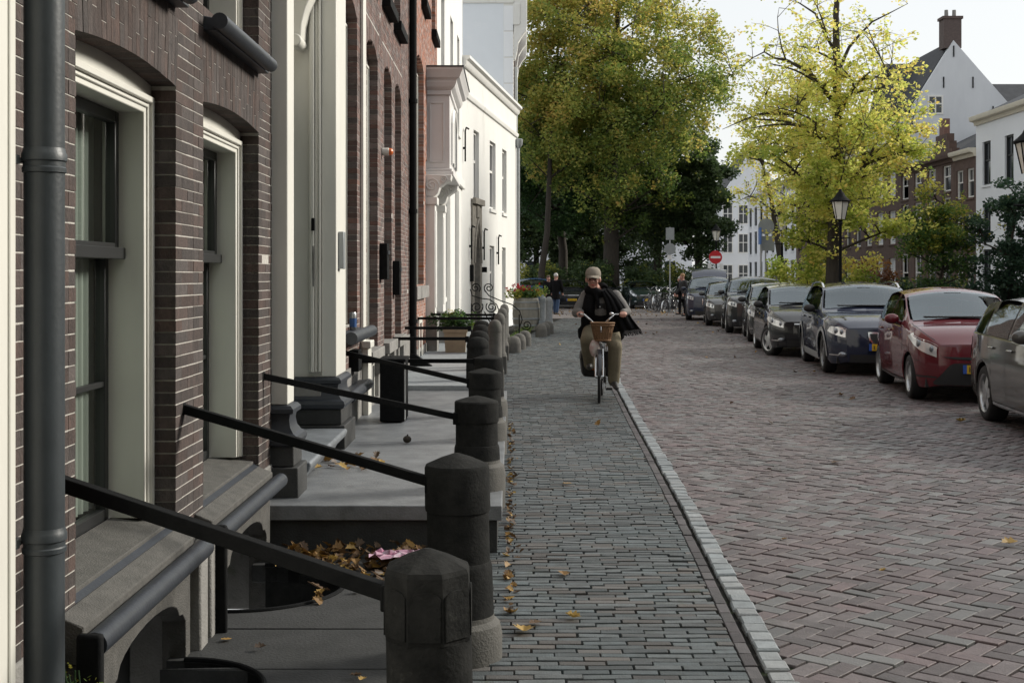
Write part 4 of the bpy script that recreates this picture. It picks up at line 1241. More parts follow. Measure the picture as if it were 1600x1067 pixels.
# ------------------------------------------------------------------ small things at the house fronts
cn = thing('drink_can', 'silver and blue drink can standing on the brown house sill', 'can', (XF + .04, 11.75, 1.165))
m = MB(); m.lathe([(.028, 0), (.033, .008), (.033, .15), (.027, .162), (.026, .165)], 18); m.build('body', 'tin', cn, world=False)
m = MB(); m.lathe([(.0335, .03), (.0335, .11)], 18); m.build('label_band', 'tin_blue', cn, world=False)
al = thing('alarm_light', 'round white wall fitting with an orange lens high on the brown brick front', 'alarm light', (XF, 14.75, 3.09))
m = MB(); m.tube([(0, 0, 0), (.085, 0, 0)], .045, 18); m.build('body', 'white_paint', al, world=False, bevel=.01)
m = MB(); m.tube([(.085, 0, 0), (.115, 0, 0), (.13, 0, 0)], [.042, .038, .02], 18); m.build('lens', 'alarm_orange', al, world=False)
cb = thing('metal_cabinet', 'narrow black metal box standing on the stoop below the brown house windows', 'cabinet', (-1.12, 12.05, .29))
m = MB(); m.box(-.115, -.1, .01, .115, .35, .575); m.build('body', 'iron_black', cb, world=False, bevel=.012)
m = MB(); m.box(-.13, -.12, .575, .13, .37, .60); m.build('lid', 'iron_black', cb, world=False, bevel=.008)
m = MB(); m.tube([(.118, -.09, .03), (.118, -.09, .56)], .006, 6); m.build('edge_strip', 'steel_light', cb, world=False)
for (y, z, zz) in ((11.9, .78, .98), (14.6, 1.62, 2.03), (16.2, 1.42, 1.85)):
    mb = thing('letter_box', {11.9: 'black letter box on the brown brick below the can', 14.6: 'black shutter box on the first pier of the brown brick house', 16.2: 'black shutter box on the second pier of the brown brick house'}[y], 'box', (XF, y, z))
    m = MB(); m.box(0, -.12, 0, .09, .12, zz - z); m.build('body', 'iron_black', mb, world=False, bevel=.008)
    m = MB(); m.box(.09, -.1, (zz - z) * .7, .10, .1, (zz - z) * .8); m.build('flap', 'iron_blue', mb, world=False)
m = MB(); m.box(XP + .001, 10.3, 1.72, XP + .045, 10.42, 2.02); o = m.build('name_plate', 'sign_grey', None, bevel=.005); tag(o, 'small grey name plate on the far white door pilaster', 'plate')

# planted things
def leaf_cloud(centres, radii, n, size, bias=None, flat=.5, clumpvar=.25):
    """rhombic leaves scattered in ellipsoids; returns V, Q, rnd"""
    centres = np.asarray(centres, float); radii = np.asarray(radii, float)
    if radii.ndim == 1: radii = np.repeat(radii[:, None], 3, 1)
    K = len(centres)
    idx = RNG.integers(0, K, n) if np.isscalar(n) else np.repeat(np.arange(K), n)
    n = len(idx)
    u = RNG.normal(size=(n, 3)); u /= np.linalg.norm(u, axis=1)[:, None]
    rr = RNG.random(n) ** .45
    P = centres[idx] + u * radii[idx] * rr[:, None]
    a = RNG.normal(size=(n, 3)); a[:, 2] *= flat; a /= np.linalg.norm(a, axis=1)[:, None]
    b = np.cross(a, RNG.normal(size=(n, 3))); b /= np.linalg.norm(b, axis=1)[:, None]
    s = size * RNG.uniform(.6, 1.35, n)[:, None]
    V = np.stack([P - a * s * .5, P + b * s * .32, P + a * s * .5, P - b * s * .32], 1)
    cl = RNG.normal(0, clumpvar, K)
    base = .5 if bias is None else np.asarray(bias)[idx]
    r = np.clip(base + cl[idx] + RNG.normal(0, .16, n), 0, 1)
    return V.reshape(-1, 3), np.arange(n * 4).reshape(-1, 4), r
def cloud_obj(name, material, parent, args, kind=None):
    V, Q, r = args
    o = link(name, npmesh(name, V - np.array(org(parent)) if parent is not None else V, Q, material, r), parent)
    return o

pt = thing('planter', 'square stone-coloured planter with a leafy shrub on the pale stoop', 'planter', (-.97, 22.0, .35))
m = MB(); rows = [[(-a, -a, z), (a, -a, z), (a, a, z), (-a, a, z)] for a, z in ((.165, 0), (.19, .34), (.205, .34), (.21, .44), (.18, .44), (.175, .38))]
m.grid(rows, closed=True); m.f.append((3, 2, 1, 0)); n = len(m.v); m.f.append((n - 4, n - 3, n - 2, n - 1)); m.build('pot', 'terracotta', pt, world=False, smooth=20)
cs_ = [(-.97 + RNG.normal(0, .13), 22 + RNG.normal(0, .12), .88 + RNG.normal(0, .045)) for _ in range(26)]
cloud_obj('foliage', 'leaf_green', pt, leaf_cloud(cs_, np.full(26, .12), 1500, .055, bias=np.full(26, .3)))
br = thing('barrel_planter', 'weathered half-barrel planter full of red flowers', 'planter', (.43, 38.8, .0))
m = MB(); m.lathe([(.36, 0), (.405, .25), (.42, .5), (.405, .75), (.37, .98), (.33, .98), (.33, .9)], 24); m.build('barrel', 'barrel_wood', br, world=False)
for z, r in ((.16, .395), (.36, .418), (.66, .416), (.86, .394)):
    m = MB(); m.lathe([(r, z - .025), (r + .006, z - .02), (r + .006, z + .02), (r, z + .025)], 24); m.build('hoop', 'zinc', br, world=False)
cs_ = [(.43 + RNG.normal(0, .22), 38.8 + RNG.normal(0, .2), 1.08 + abs(RNG.normal(0, .06))) for _ in range(30)]
cloud_obj('foliage', 'leaf_green', br, leaf_cloud(cs_, np.full(30, .16), 1400, .09, bias=np.full(30, .7)))
cs_ = [(.43 + RNG.normal(0, .25), 38.75 + RNG.normal(0, .2), 1.2 + abs(RNG.normal(0, .09))) for _ in range(40)]
cloud_obj('flowers', 'petal', br, leaf_cloud(cs_, np.full(40, .045), 620, .05))
tp = thing('flower_pot', 'glazed teal pot beside the flower barrel', 'pot', (.86, 39.2, 0))
m = MB(); m.lathe([(.14, 0), (.17, .1), (.2, .38), (.22, .4), (.22, .44), (.17, .44), (.16, .36)], 20); m.build('pot', 'teal_glaze', tp, world=False)
# grass tufts and weeds
def tufts(name, label, spots, n, h, mat_='leaf_green'):
    spots = np.asarray(spots, float); idx = RNG.integers(0, len(spots), n)
    P = spots[idx] + np.c_[RNG.normal(0, .05, (n, 2)), np.zeros(n)]
    t = RNG.random(n) * 6.28; w = .006
    d = np.c_[np.cos(t), np.sin(t), np.zeros(n)]; ln = np.c_[RNG.normal(0, .4, (n, 2)), np.ones(n)] * (h * RNG.uniform(.4, 1.2, n))[:, None]
    V = np.stack([P - d * w, P + d * w, P + d * w * .4 + ln, P - d * w * .4 + ln], 1)
    o = link(name, npmesh(name, V.reshape(-1, 3), np.arange(n * 4).reshape(-1, 4), mat_, RNG.uniform(.4, .95, n)))
    tag(o, label, 'grass', None, 'stuff'); return o
tufts('grass', 'short green grass at the foot of the flower barrel', [(x, 33 + 14 * (x - .1), 0) for x in np.linspace(.0, .7, 30)], 1500, .16)
wd = thing('weeds', 'green weeds growing at the foot of the grey rain pipe', 'weeds', (-1.38, 3.95, 0))
cs_ = [(-1.40 + RNG.normal(0, .05), 4.02 + RNG.normal(0, .12), .34 + RNG.normal(0, .03)) for _ in range(10)] + [(-1.43, 3.66, .36 + RNG.normal(0, .04)) for _ in range(12)]
o = cloud_obj('leaf_sprays', 'leaf_green', wd, leaf_cloud(cs_, np.full(22, .04), 700, .015, bias=np.full(22, .75))); o['kind'] = 'stuff'
m = MB()
for k in range(9):
    x, y = -1.40 + random.uniform(-.05, .05), 4.02 + random.uniform(-.12, .12); m.tube([(x, y, .0), (x + .02, y, .2), (x + random.uniform(-.05, .05), y, .42)], .003, 5)
m.build('stems', 'leaf_green', wd)

# wrought iron scroll railing by the pointed door
sr = thing('scroll_railing', 'curling wrought iron railing before the pointed stone doorway', 'railing', (-.95, 30.0, .2))
def spiral(cx, cz, r, turns, a0, sgn=1, y=30.0, n=40): return [(cx + r * (1 - .82 * t) * math.cos(a0 + sgn * turns * 6.283 * t), y, cz + r * (1 - .82 * t) * math.sin(a0 + sgn * turns * 6.283 * t)) for t in np.linspace(0, 1, n)]
Pz = lambda px, py: ((px - 800) * 30 / 2000, 30.0, EYE - (py - 430) * 30 / 2000)
curl = []
def cur(px, py, rpx, turns, a0, sgn): x, y, z = Pz(px, py); return spiral(x, z, rpx * 30 / 2000, turns, a0, sgn)
curl.append(cur(743, 450, 8, 1.6, -.8, 1)); curl.append(cur(764, 450, 8, 1.6, -2.2, -1)); curl.append(cur(745, 480, 10, 1.8, .6, -1)); curl.append(cur(768, 480, 9, 1.8, 2.4, 1)); curl.append(cur(823, 508, 8, 1.6, 3.6, 1))
curl.append([Pz(735, 452), Pz(738, 462), Pz(750, 466), Pz(765, 468), Pz(776, 476), Pz(780, 486)])
curl.append([Pz(757, 453), Pz(764, 462), Pz(780, 469), Pz(800, 476), Pz(812, 486), Pz(816, 500), Pz(810, 516)])
curl.append([Pz(737, 487), Pz(738, 500), Pz(736, 510)]); curl.append([Pz(757, 487), Pz(762, 498), Pz(770, 508)])
for c in curl:
    m = MB(); m.tube(c, .013, 6); m.build('scroll_bar', 'iron_black', sr)
m = MB(); m.tube([(-.95, 30, .2), (-.95, 30, 1.0)], .015, 6); m.build('upright', 'iron_black', sr)
m = MB(); m.tube([(.17, 30, .0), (.17, 30, .75)], .015, 6); m.build('upright', 'iron_black', sr)

# ------------------------------------------------------------------ cars
mat('seat_cloth', (.045, .045, .047), (.03, .03, .032), 30, .9)
def autoglass(name, tint, ior):
    m = bpy.data.materials.new(name); m.use_nodes = True
    t = m.node_tree; t.nodes.remove(t.nodes['Principled BSDF'])
    g_ = t.nodes.new('ShaderNodeBsdfGlossy'); g_.inputs['Roughness'].default_value = .015; g_.inputs['Color'].default_value = (.86, .95, 1, 1)
    tr_ = t.nodes.new('ShaderNodeBsdfTransparent'); tr_.inputs['Color'].default_value = tuple(tint) + (1,)
    f_ = t.nodes.new('ShaderNodeFresnel'); f_.inputs['IOR'].default_value = ior
    x_ = t.nodes.new('ShaderNodeMixShader')
    t.links.new(f_.outputs[0], x_.inputs[0]); t.links.new(tr_.outputs[0], x_.inputs[1]); t.links.new(g_.outputs[0], x_.inputs[2]); t.links.new(x_.outputs[0], t.nodes['Material Output'].inputs['Surface'])
    MATS[name] = m
autoglass('car_glass', (.66, .74, .73), 2.3)
autoglass('car_side_glass', (.5, .56, .55), 1.75)

def smooth_curve(pts, k=9):
    xs, ys = zip(*pts)
    def f(s):
        d = (xs[-1] - xs[0]) * .012
        return sum(np.interp(s + d * o, xs, ys) for o in range(-3, 4)) / 7
    return f

def make_car(name, label, paint, P, cladding=None, rails=False, rimmat='rim', group=None, spokes=5, grille='bar', tailgate_open=False, cap=None):
    """car facing -y, origin on the ground at its centre; P holds lengths in metres from the nose"""
    Lc, Wc, H, wr = P['L'], P['W'], P['H'], P.get('r', .315)
    fo, wb = P['fo'], P['wb']
    cowl, wt, rr, tb = P['cowl'], P['wt'], P['rr'], P['tb']
    nz, cz, bz, tz = P.get('nose_z', .70), P.get('cowl_z', 1.0), P.get('belt', .93), P.get('tail_z', .98)
    car = thing(name, label, 'car', (0, 0, 0), 0, group)
    W2 = Wc / 2
    ztop = smooth_curve([(-.3, nz - .12), (0, nz - .05), (.1, nz + .04), (cowl * .5, (nz + cz) / 2 + .06), (cowl, cz), (wt, H - .045), ((wt + rr) / 2, H), (rr, H - .06), (tb, tz + .02), (Lc - .03, tz - .07), (Lc, tz - .16), (Lc + .3, tz - .3)])
    wid = smooth_curve([(-.2, .5), (0, .62), (.12, .78), (.32, .90), (.65, .965), (1.3, .995), (Lc * .5, 1.0), (Lc - .9, .985), (Lc - .35, .93), (Lc - .1, .84), (Lc, .74), (Lc + .2, .6)])
    beltl = lambda s: np.interp(s, [0, cowl, Lc * .5, Lc], [nz - .02, bz - .03, bz, bz + .05])
    belt = lambda s: np.minimum(beltl(s), ztop(s) - .035)
    Ra = wr + .045
    swheel = (fo, fo + wb)
    def zbot(s):
        z = float(np.interp(s, [0, .25, fo + .4, fo + wb - .4, Lc - .4, Lc], [.24, .19, .20, .21, .27, .36]))
        for c in swheel:
            d = abs(s - c)
            if d < Ra: z = max(z, wr + math.sqrt(Ra * Ra - d * d) * .98)
        return z
    prof = lambda z: np.interp(z, [.15, .28, .42, .58, .72, .95, 1.1], [.93, .972, .99, 1.0, .992, .968, .95])
    def upper(s):
        b, t = float(belt(s)), float(ztop(s)); h = max(t - b, .0)
        ze = t - .075 * min(1, h / .35) - .004
        yb = float(wid(s)) * W2 * float(prof(b)) - .012
        ye = max(yb - .36 * max(ze - b, 0) - .02, .12)
        return b, t, ze, yb, ye
    def ysurf(s, z):
        b, t, ze, yb, ye = upper(s)
        if z <= b: return float(wid(s)) * W2 * float(prof(z))
        u = min(max((z - b) / max(ze - b, 1e-4), 0), 1)
        return yb + (ye - yb) * (u ** 1.25)
    def T(s, y, z):
        q = max(0, 1 - s / .8); r = max(0, 1 - (Lc - s) / .8)
        sp_ = s + q * q * (.17 * (y / W2) ** 2 + .35 * max(0, z - .52) ** 1.6 + .10 * max(0, .40 - z)) - r * r * (.10 * (y / W2) ** 2 + .12 * max(0, z - .6))
        return (y, -Lc / 2 + sp_, z)
    st = set(np.linspace(0, Lc, 64))
    for c in swheel:
        for k in (-1.001, -.999, -.96, -.88, -.75, -.55, -.3, 0, .3, .55, .75, .88, .96, .999, 1.001): st.add(c + k * Ra)
    st |= {.02, .05, .09, Lc - .02, Lc - .05}
    st = sorted(x for x in st if 0 <= x <= Lc)
    tl = (0, .08, .2, .4, .6, .8, 1.0); tu = (.04, .25, .5, .75, 1.0); tc = (.97, .85, .6, .3, 0)
    half = []
    for s in st:
        b, t, ze, yb, ye = upper(s); zb = min(zbot(s), b - .02)
        row = []
        for u in tl:
            z = zb + (b - zb) * u; row.append((float(wid(s)) * W2 * float(prof(z)) * (.985 if u == 0 else 1), z))
        for u in tu:
            z = b + (ze - b) * u; row.append((yb + (ye - yb) * (u ** 1.25), z))
        for u in tc: row.append((ye * u, ze + (t - ze) * (1 - u * u)))
        half.append((s, row))
    body = MB()
    rows = []
    for s, row in half:
        full = [T(s, -y, z) for y, z in row] + [T(s, y, z) for y, z in reversed(row[:-1])]
        rows.append(full)
    nl, nu, nc_ = len(tl), len(tu), len(tc)
    ncol = len(rows[0])
    def is_open(i, k):
        """holes in the shell where the windows are"""
        s = (st[i] + st[min(i + 1, len(st) - 1)]) / 2
        kk = k if k < ncol // 2 else ncol - 2 - k
        b_, t_, ze_, yb_, ye_ = upper(s)
        if kk >= nl + nu:                     # top skin
            return (cowl + .13 < s < wt - .07) or (rr + .12 < s < tb - .17)
        if nl <= kk < nl + nu - 1:            # glasshouse sides
            return ze_ - b_ > .22 and ((cowl + .55 < s < bp0 - .05) or (bp0 + .05 < s < rq0 - .08))
        return False
    bp0 = P.get('bp', (cowl + rr) / 2 + .12); rq0 = P.get('rq', rr - .05)
    vs_ = [p for r in rows for p in r]; fs_ = []
    for i in range(len(rows) - 1):
        for k in range(ncol - 1):
            if not is_open(i, k): fs_.append((i * ncol + k, i * ncol + k + 1, (i + 1) * ncol + k + 1, (i + 1) * ncol + k))
    body.add(vs_, fs_)
    for (s, row) in (half[0], half[-1]):
        cr = []
        for (y, z) in row[:-1]: cr.append([T(s, y * f, z) for f in (-1, -.75, -.5, -.25, 0, .25, .5, .75, 1)])
        cr.append([T(s, row[-1][0] + 1e-5 * f, row[-1][1]) for f in range(-4, 5)])
        body.grid(cr if s > 1 else cr[::-1])
    bo = body.build('body', paint, car, world=False, smooth=28, fix=True)
    # cabin: dashboard, floor tub, seats with headrests, steering wheel
    cy0, cy1 = -Lc / 2 + cowl + .1, -Lc / 2 + min(rr, tb - .2)
    q = MB(); q.box(-W2 * .86, cy0 + .3, .32, W2 * .86, cy1, .56); q.prism([(cy0 - .05, cz - .10), (cy0 + .30, cz - .05), (cy0 + .50, cz - .12), (cy0 + .46, cz - .3), (cy0 + .3, .5), (cy0 - .05, .5)], -W2 * .84, W2 * .84, 'x')
    cab = q.build('cabin', 'plastic_black', car, world=False, fix=True)
    for (yo, n_) in ((1.05, 2), (1.95, 2)):
        for sx_ in (-.37, .37):
            y_ = cy0 + yo
            if y_ > cy1 - .1: continue
            q = MB(); q.box(sx_ - .23, y_ - .35, .5, sx_ + .23, y_ + .1, .64); q.prism([(y_ + .0, .6), (y_ + .14, .6), (y_ + .26, H - .42), (y_ + .17, H - .42)], sx_ - .22, sx_ + .22, 'x')
            se = q.build('seat', 'seat_cloth', car, world=False, bevel=.04, fix=True)
            q = MB(); q.box(sx_ - .13, y_ + .17, H - .40, sx_ + .13, y_ + .27, H - .22); q.build('headrest', 'seat_cloth', se, world=False, bevel=.03)
    q = MB(); q.torus((0, 0, 0), .18, .016, 'y', 24, 6); q.v = [(x + .37, y * 1 + cy0 + .62 - z * .35, z + cz - .06) for x, y, z in q.v]; q.build('steering_wheel', 'plastic_black', cab, world=False)
    # underside and wheel housings
    u = MB(); u.box(-W2 * .80, -Lc / 2 + .25, .20, W2 * .80, Lc / 2 - .25, .31); u.build('underside', 'plastic_black', car, world=False)
    def side_patch(nm, mt, s0, s1, lo, hi, off=.006, n=14, m=3, parent=None, sides=(-1, 1)):
        for sd in sides:
            rows = []
            for s in np.linspace(s0, s1, n):
                a, b_ = lo(s), hi(s)
                if b_ < a: b_ = a
                rows.append([T(s, sd * (ysurf(s, a + (b_ - a) * k / m) + off), a + (b_ - a) * k / m) for k in range(m + 1)])
            q = MB(); q.grid(rows); q.build(nm, mt, parent or car, world=False, smooth=50, fix=True)
    def top_patch(nm, mt, s0, s1, w=.93, off=.007):
        rows = []
        for s in np.linspace(s0, s1, 10):
            b, t, ze, yb, ye = upper(s)
            rows.append([(lambda p: (p[0], p[1] - off * (1 if s < Lc / 2 else -1) * .7, p[2] + off))(T(s, ye * w * f, ze + (t - ze) * (1 - (w * f) ** 2))) for f in np.linspace(-1, 1, 11)])
        q = MB(); q.grid(rows); return q.build(nm, mt, car, world=False, smooth=50, fix=True)
    def front_rows(nm, mt, zw, s=-.012, parent=None, n=10):
        """shape on the bowed nose given as (height, half width) pairs from top to bottom"""
        q = MB(); q.grid([[T(s, w * f, z) for f in np.linspace(-1, 1, n + 1)] for z, w in zw])
        return q.build(nm, mt, parent or car, world=False, smooth=60, fix=True)
    def bow_rect(nm, mt, y0, y1, z0, z1, s=-.012, n=9, parent=None):
        rows = [[T(s, y0 + (y1 - y0) * k / n, z) for k in range(n + 1)] for z in np.linspace(z0, z1, 3)]
        q = MB(); q.grid(rows); return q.build(nm, mt, parent or car, world=False, smooth=50, fix=True)
    # glass
    ws = top_patch('windscreen', 'car_glass', cowl + .07, wt - .03, .93)
    top_patch('rear_window', 'car_side_glass', rr + .06, tb - .10, .88)
    lo = lambda s: float(belt(s)) + .022
    hi = lambda s: max(upper(s)[2] - .045, float(belt(s)) + .022)
    bp = P.get('bp', (cowl + rr) / 2 + .12)
    side_patch('front_side_window', 'car_side_glass', cowl + .42, bp - .03, lo, hi)
    rq = P.get('rq', rr - .05)
    side_patch('rear_side_window', 'car_side_glass', bp + .03, rq, lo, lambda s: hi(s) - max(0, (s - rq + .35)) * .25)
    if P.get('quarter'): side_patch('quarter_window', 'car_side_glass', rq + .06, P['quarter'], lo, lambda s: max(lo(s), hi(s) - max(0, (s - rq)) * .30))
    # cut lines of doors and bonnet
    for s in (cowl + .16, bp, P.get('door_end', rq - .02)):
        side_patch('door_seam', 'plastic_black', s - .004, s + .004, lambda x: zbot(x) + .10, lambda x: float(belt(x)) - .005, .0015, 2, 8)
    for sd in (-1, 1):
        pts = []
        for s_ in np.linspace(.12, cowl - .02, 14):
            b_, t_, ze_, yb_, ye_ = upper(s_); pts.append(T(s_, sd * ye_ * .97, ze_ + (t_ - ze_) * (1 - .94) + .001))
        q = MB(); q.tube(pts, .0045, 4); q.build('bonnet_seam', 'plastic_black', car, world=False)
    side_patch('bumper_seam', 'plastic_black', .30, fo - Ra - .01, lambda x: .545, lambda x: .551, .0015, 6, 1)
    # handles, mirror
    for s in (bp - .16, P.get('door_end', rq) - .18):
        for sd in (-1, 1):
            y = ysurf(s, bz - .09); a = T(s - .1, sd * (y + .012), bz - .09); b_ = T(s + .1, sd * (y + .012), bz - .085)
            q = MB(); q.tube([a, tuple((Vector(a) + Vector(b_)) / 2 + Vector((sd * .018, 0, 0))), b_], .014, 8); q.build('door_handle', P.get('handle', paint), car, world=False)
    for sd in (-1, 1):
        s = cowl + .48; y = ysurf(s, bz + .04)
        c = T(s, sd * (y + .12), bz + .09)
        q = MB(); q.ball(c, (.105, .07, .072), 14, 10); q.tube([T(s, sd * (y - .02), bz + .03), c], .025, 8)
        mo = q.build('mirror', P.get('mirror', paint), car, world=False, smooth=60)
    q = MB(); pm = T(wt - .10, 0, float(ztop(wt - .10)) - .012); q.box(-.12, pm[1] - .02, pm[2] - .035, .12, pm[1] + .01, pm[2] + .02); q.build('inner_mirror', 'plastic_black', ws, world=False, bevel=.012)
    # lamps
    hz0, hz1 = P.get('lamp', (.60, .745)); hs = P.get('lamp_len', .62)
    def hl(s): return hz0 + (hz1 - hz0) * .55 * max(0, (s - .03) / hs) ** 1.2 + P.get('lamp_rise', 0) * s
    def hh(s): return min(hz1 + P.get('lamp_rise', .12) * s, float(belt(s)) + .005) if s < hs * .7 else max(hl(s), hz1 + P.get('lamp_rise', .12) * s - .12 * (s - hs * .7) / (hs * .3))
    side_patch('headlight', 'lamp_clear', .015, hs, hl, hh, .008, 12, 3)
    for sl, rl in ((.10, .045), (hs * .42, .05)):
        for sd in (-1, 1):
            zz = (hl(sl) + hh(sl)) / 2; yy = ysurf(sl, zz); c_ = T(sl, sd * (yy + .002), zz)
            q = MB(); q.ball(c_, (.028, rl, min(rl, (hh(sl) - hl(sl)) * .4)), 14, 10); q.build('headlight_lens', 'lamp_dark', car, world=False, smooth=60)
    side_patch('tail_light', 'lamp_red', Lc - .30, Lc - .02, lambda s: tz - .30, lambda s: min(tz - .06, float(belt(s)) - .01), .007, 8, 2)
    # face
    low = .20
    yw = W2 * .60
    if grille == 'volvo':
        g_ = front_rows('grille_frame', 'chrome', [(.735, .27), (.66, .265), (.60, .25), (.55, .21), (.51, .16)], -.018)
        front_rows('grille', 'plastic_black', [(.708, .242), (.66, .238), (.61, .222), (.565, .185), (.535, .145)], -.024, g_)
    elif grille == 'smile':
        front_rows('grille', 'plastic_black', [(.612, .50), (.60, .46), (.585, .36), (.575, .2)], -.01)
    elif grille == 'audi':
        g_ = front_rows('grille_frame', 'chrome', [(.80, .30), (.6, .29), (.42, .27), (.36, .22)], -.018)
        front_rows('grille', 'plastic_black', [(.775, .275), (.6, .265), (.43, .245), (.385, .205)], -.024, g_)
    else:
        g_ = bow_rect('grille', 'plastic_black', -.38, .38, .60, .68)
        bow_rect('grille_bar', 'chrome', -.38, .38, .675, .69, -.02, parent=g_)
    if grille == 'smile':
        front_rows('bumper_intake', 'plastic_black', [(.53, .36), (.50, .42), (.38, .52), (.28, .62), (.245, .60)], -.012)
    else:
        bow_rect('bumper_intake', 'plastic_black', -yw, yw, low + .03, .36, -.012)
        for sd in (-1, 1):
            q = MB(); c = T(.0, sd * W2 * .72, .36); q.ball((c[0], c[1] - .0, c[2]), (.07, .05, .045), 12, 8); q.build('fog_light', 'lamp_dark', car, world=False)
    side_patch('bumper_line', 'chrome' if P.get('chrome_line') else 'plastic_black', .03, .42, lambda s: .33, lambda s: .352, .006, 8, 1)
    pz = P.get('plate_z', .44)
    pl_ = bow_rect('number_plate', 'plate_yellow', -.26, .26, pz, pz + .11, -.032)
    bow_rect('plate_band', 'plate_blue', -.262, -.215, pz - .001, pz + .111, -.0345, 2, parent=pl_)
    dg = MB()      # plate characters
    for k, x in enumerate((-.17, -.115, -.03, .025, .08, .165, .215)):
        p_ = T(-.036, x, pz + .055); dg.box(p_[0] - .016, p_[1] - .001, pz + .022, p_[0] - .006, p_[1] + .003, pz + .088); dg.box(p_[0] - .006, p_[1] - .001, pz + (.078 if k % 2 else .022), p_[0] + .014, p_[1] + .003, pz + (.088 if k % 2 else .032)); dg.box(p_[0] - .006, p_[1] - .001, pz + .05, p_[0] + .010, p_[1] + .003, pz + .06)
    dg.build('plate_characters', 'plastic_black', pl_, world=False)
    wz = T(cowl + .07, 0, 0)
    for (x0, x1) in ((-.05, .52), (-.55, .02)):
        q = MB(); a = T(cowl + .085, x0, float(ztop(cowl + .085)) + .025); b_ = T(cowl + .10, x1, float(ztop(cowl + .1)) + .02); q.tube([a, b_], .013, 6); q.build('wiper', 'plastic_black', ws, world=False)
    if cladding:
        side_patch('sill_cladding', cladding, fo + Ra + .02, fo + wb - Ra - .02, lambda s: zbot(s) + .002, lambda s: zbot(s) + .13, .012, 12, 2)
        for c in swheel:
            for sd in (-1, 1):
                rows = []
                for t in np.linspace(-.1, math.pi + .1, 22):
                    pr = []
                    for R_ in (Ra - .015, Ra + .055):
                        s = c + R_ * math.cos(t); z = max(wr + R_ * math.sin(t), .24)
                        pr.append(T(s, sd * (ysurf(s, z) + .014), z))
                    rows.append(pr)
                q = MB(); q.grid(rows); q.build('arch_cladding', cladding, car, world=False, smooth=50)
    elif P.get('sill_line', True):
        side_patch('sill_trim', P.get('sill_mat', 'plastic_black'), fo + Ra + .03, fo + wb - Ra - .03, lambda s: zbot(s) + .02, lambda s: zbot(s) + .05, .008, 12, 1)
    if rails:
        for sd in (-1, 1):
            pts = []
            s0, s1 = wt + .12, rr + .05
            for k, s in enumerate(np.linspace(s0, s1, 12)):
                b, t, ze, yb, ye = upper(s)
                e = min(k, 11 - k)
                pts.append(T(s, sd * (ye - .03), ze + (.0 if e == 0 else .06 if e == 1 else .075)))
            q = MB(); q.tube(pts, .018, 8); q.build('roof_rail', 'chrome' if rails == 'chrome' else 'plastic_black', car, world=False)
    if tailgate_open:
        q = MB(); rows = []
        a0 = T(rr + .05, 0, H - .03)
        for k in range(9):
            t = k / 8; y = a0[1] + 1.05 * t; z = a0[2] + .30 * math.sin(t * 1.9) + .04 * t
            rows.append([(x * W2 * (.70 - .06 * abs(x) * 0 + .05 * t), y - .04 * x * x, z - .07 * x * x) for x in np.linspace(-1, 1, 9)])
        q.grid(rows); q.grid([[(x, y, z - .05) for x, y, z in r] for r in rows]); tg = q.build('tailgate', paint, car, world=False, smooth=60)
    # wheels
    def wheel(x, y, steer=0.0):
        w_ = bpy.data.objects.new('wheel', None); C.objects.link(w_); w_.parent = car; w_.empty_display_size = .1
        w_.location = (x, y, wr); sd = -1 if x < 0 else 1
        w_.rotation_euler = (random.uniform(0, 6), 0, steer)
        tw = .105
        q = MB()
        prof_ = [(wr * .66, -tw), (wr * .80, -tw - .012), (wr * .94, -tw), (wr, -tw * .75), (wr, tw * .75), (wr * .94, tw), (wr * .80, tw + .012), (wr * .66, tw)]
        n = 36
        rows = [[(ax, r * math.cos(2 * math.pi * k / n), r * math.sin(2 * math.pi * k / n)) for k in range(n)] for r, ax in prof_]
        q.grid(rows, closed=True); q.build('tyre', 'tyre', w_, world=False, smooth=40, fix=True)
        q = MB()
        o_ = sd * tw
        rows = [[(ax * sd, r * math.cos(2 * math.pi * k / n), r * math.sin(2 * math.pi * k / n)) for k in range(n)] for r, ax in ((wr * .69, tw + .004), (wr * .64, tw - .004), (wr * .60, tw - .05), (wr * .58, -tw))]
        q.grid(rows, closed=True)
        for k in range(spokes):
            a = 2 * math.pi * k / spokes
            sw = .055 if spokes <= 5 else .036
            for (da, r0, r1, w0, w1) in ((0, .05, wr * .64, sw * 1.1, sw * .8),):
                c_, s_ = math.cos(a), math.sin(a); tx, ty = -s_, c_
                pts = []
                for (r, w, xx) in ((r0, w0, tw - .012), (r1, w1, tw - .022)):
                    for sg in (-1, 1):
                        for dx in (0, -.025): pts.append(((xx + dx) * sd, r * c_ + sg * w * tx, r * s_ + sg * w * ty))
                q.add(pts, [(0, 2, 6, 4), (1, 5, 7, 3), (0, 4, 5, 1), (2, 3, 7, 6)])
        q.tube([((tw - .05) * sd, 0, 0), ((tw - .008) * sd, 0, 0)], .065, 14)
        rim = q.build('rim', rimmat, w_, world=False, smooth=35, fix=True)
        q = MB(); q.tube([((-tw * .4) * sd, 0, 0), ((tw - .06) * sd, 0, 0)], wr * .575, 20); q.build('brake_disc', 'rim_dark' if False else 'plastic_black', w_, world=False)
        return w_
    tr_ = W2 - .155
    for s, sdr in ((fo, P.get('steer', 0)), (fo + wb, 0)):
        for x in (-tr_, tr_): wheel(x, -Lc / 2 + s, sdr)
    car['dims'] = (tr_, fo, wb, Lc)
    return car

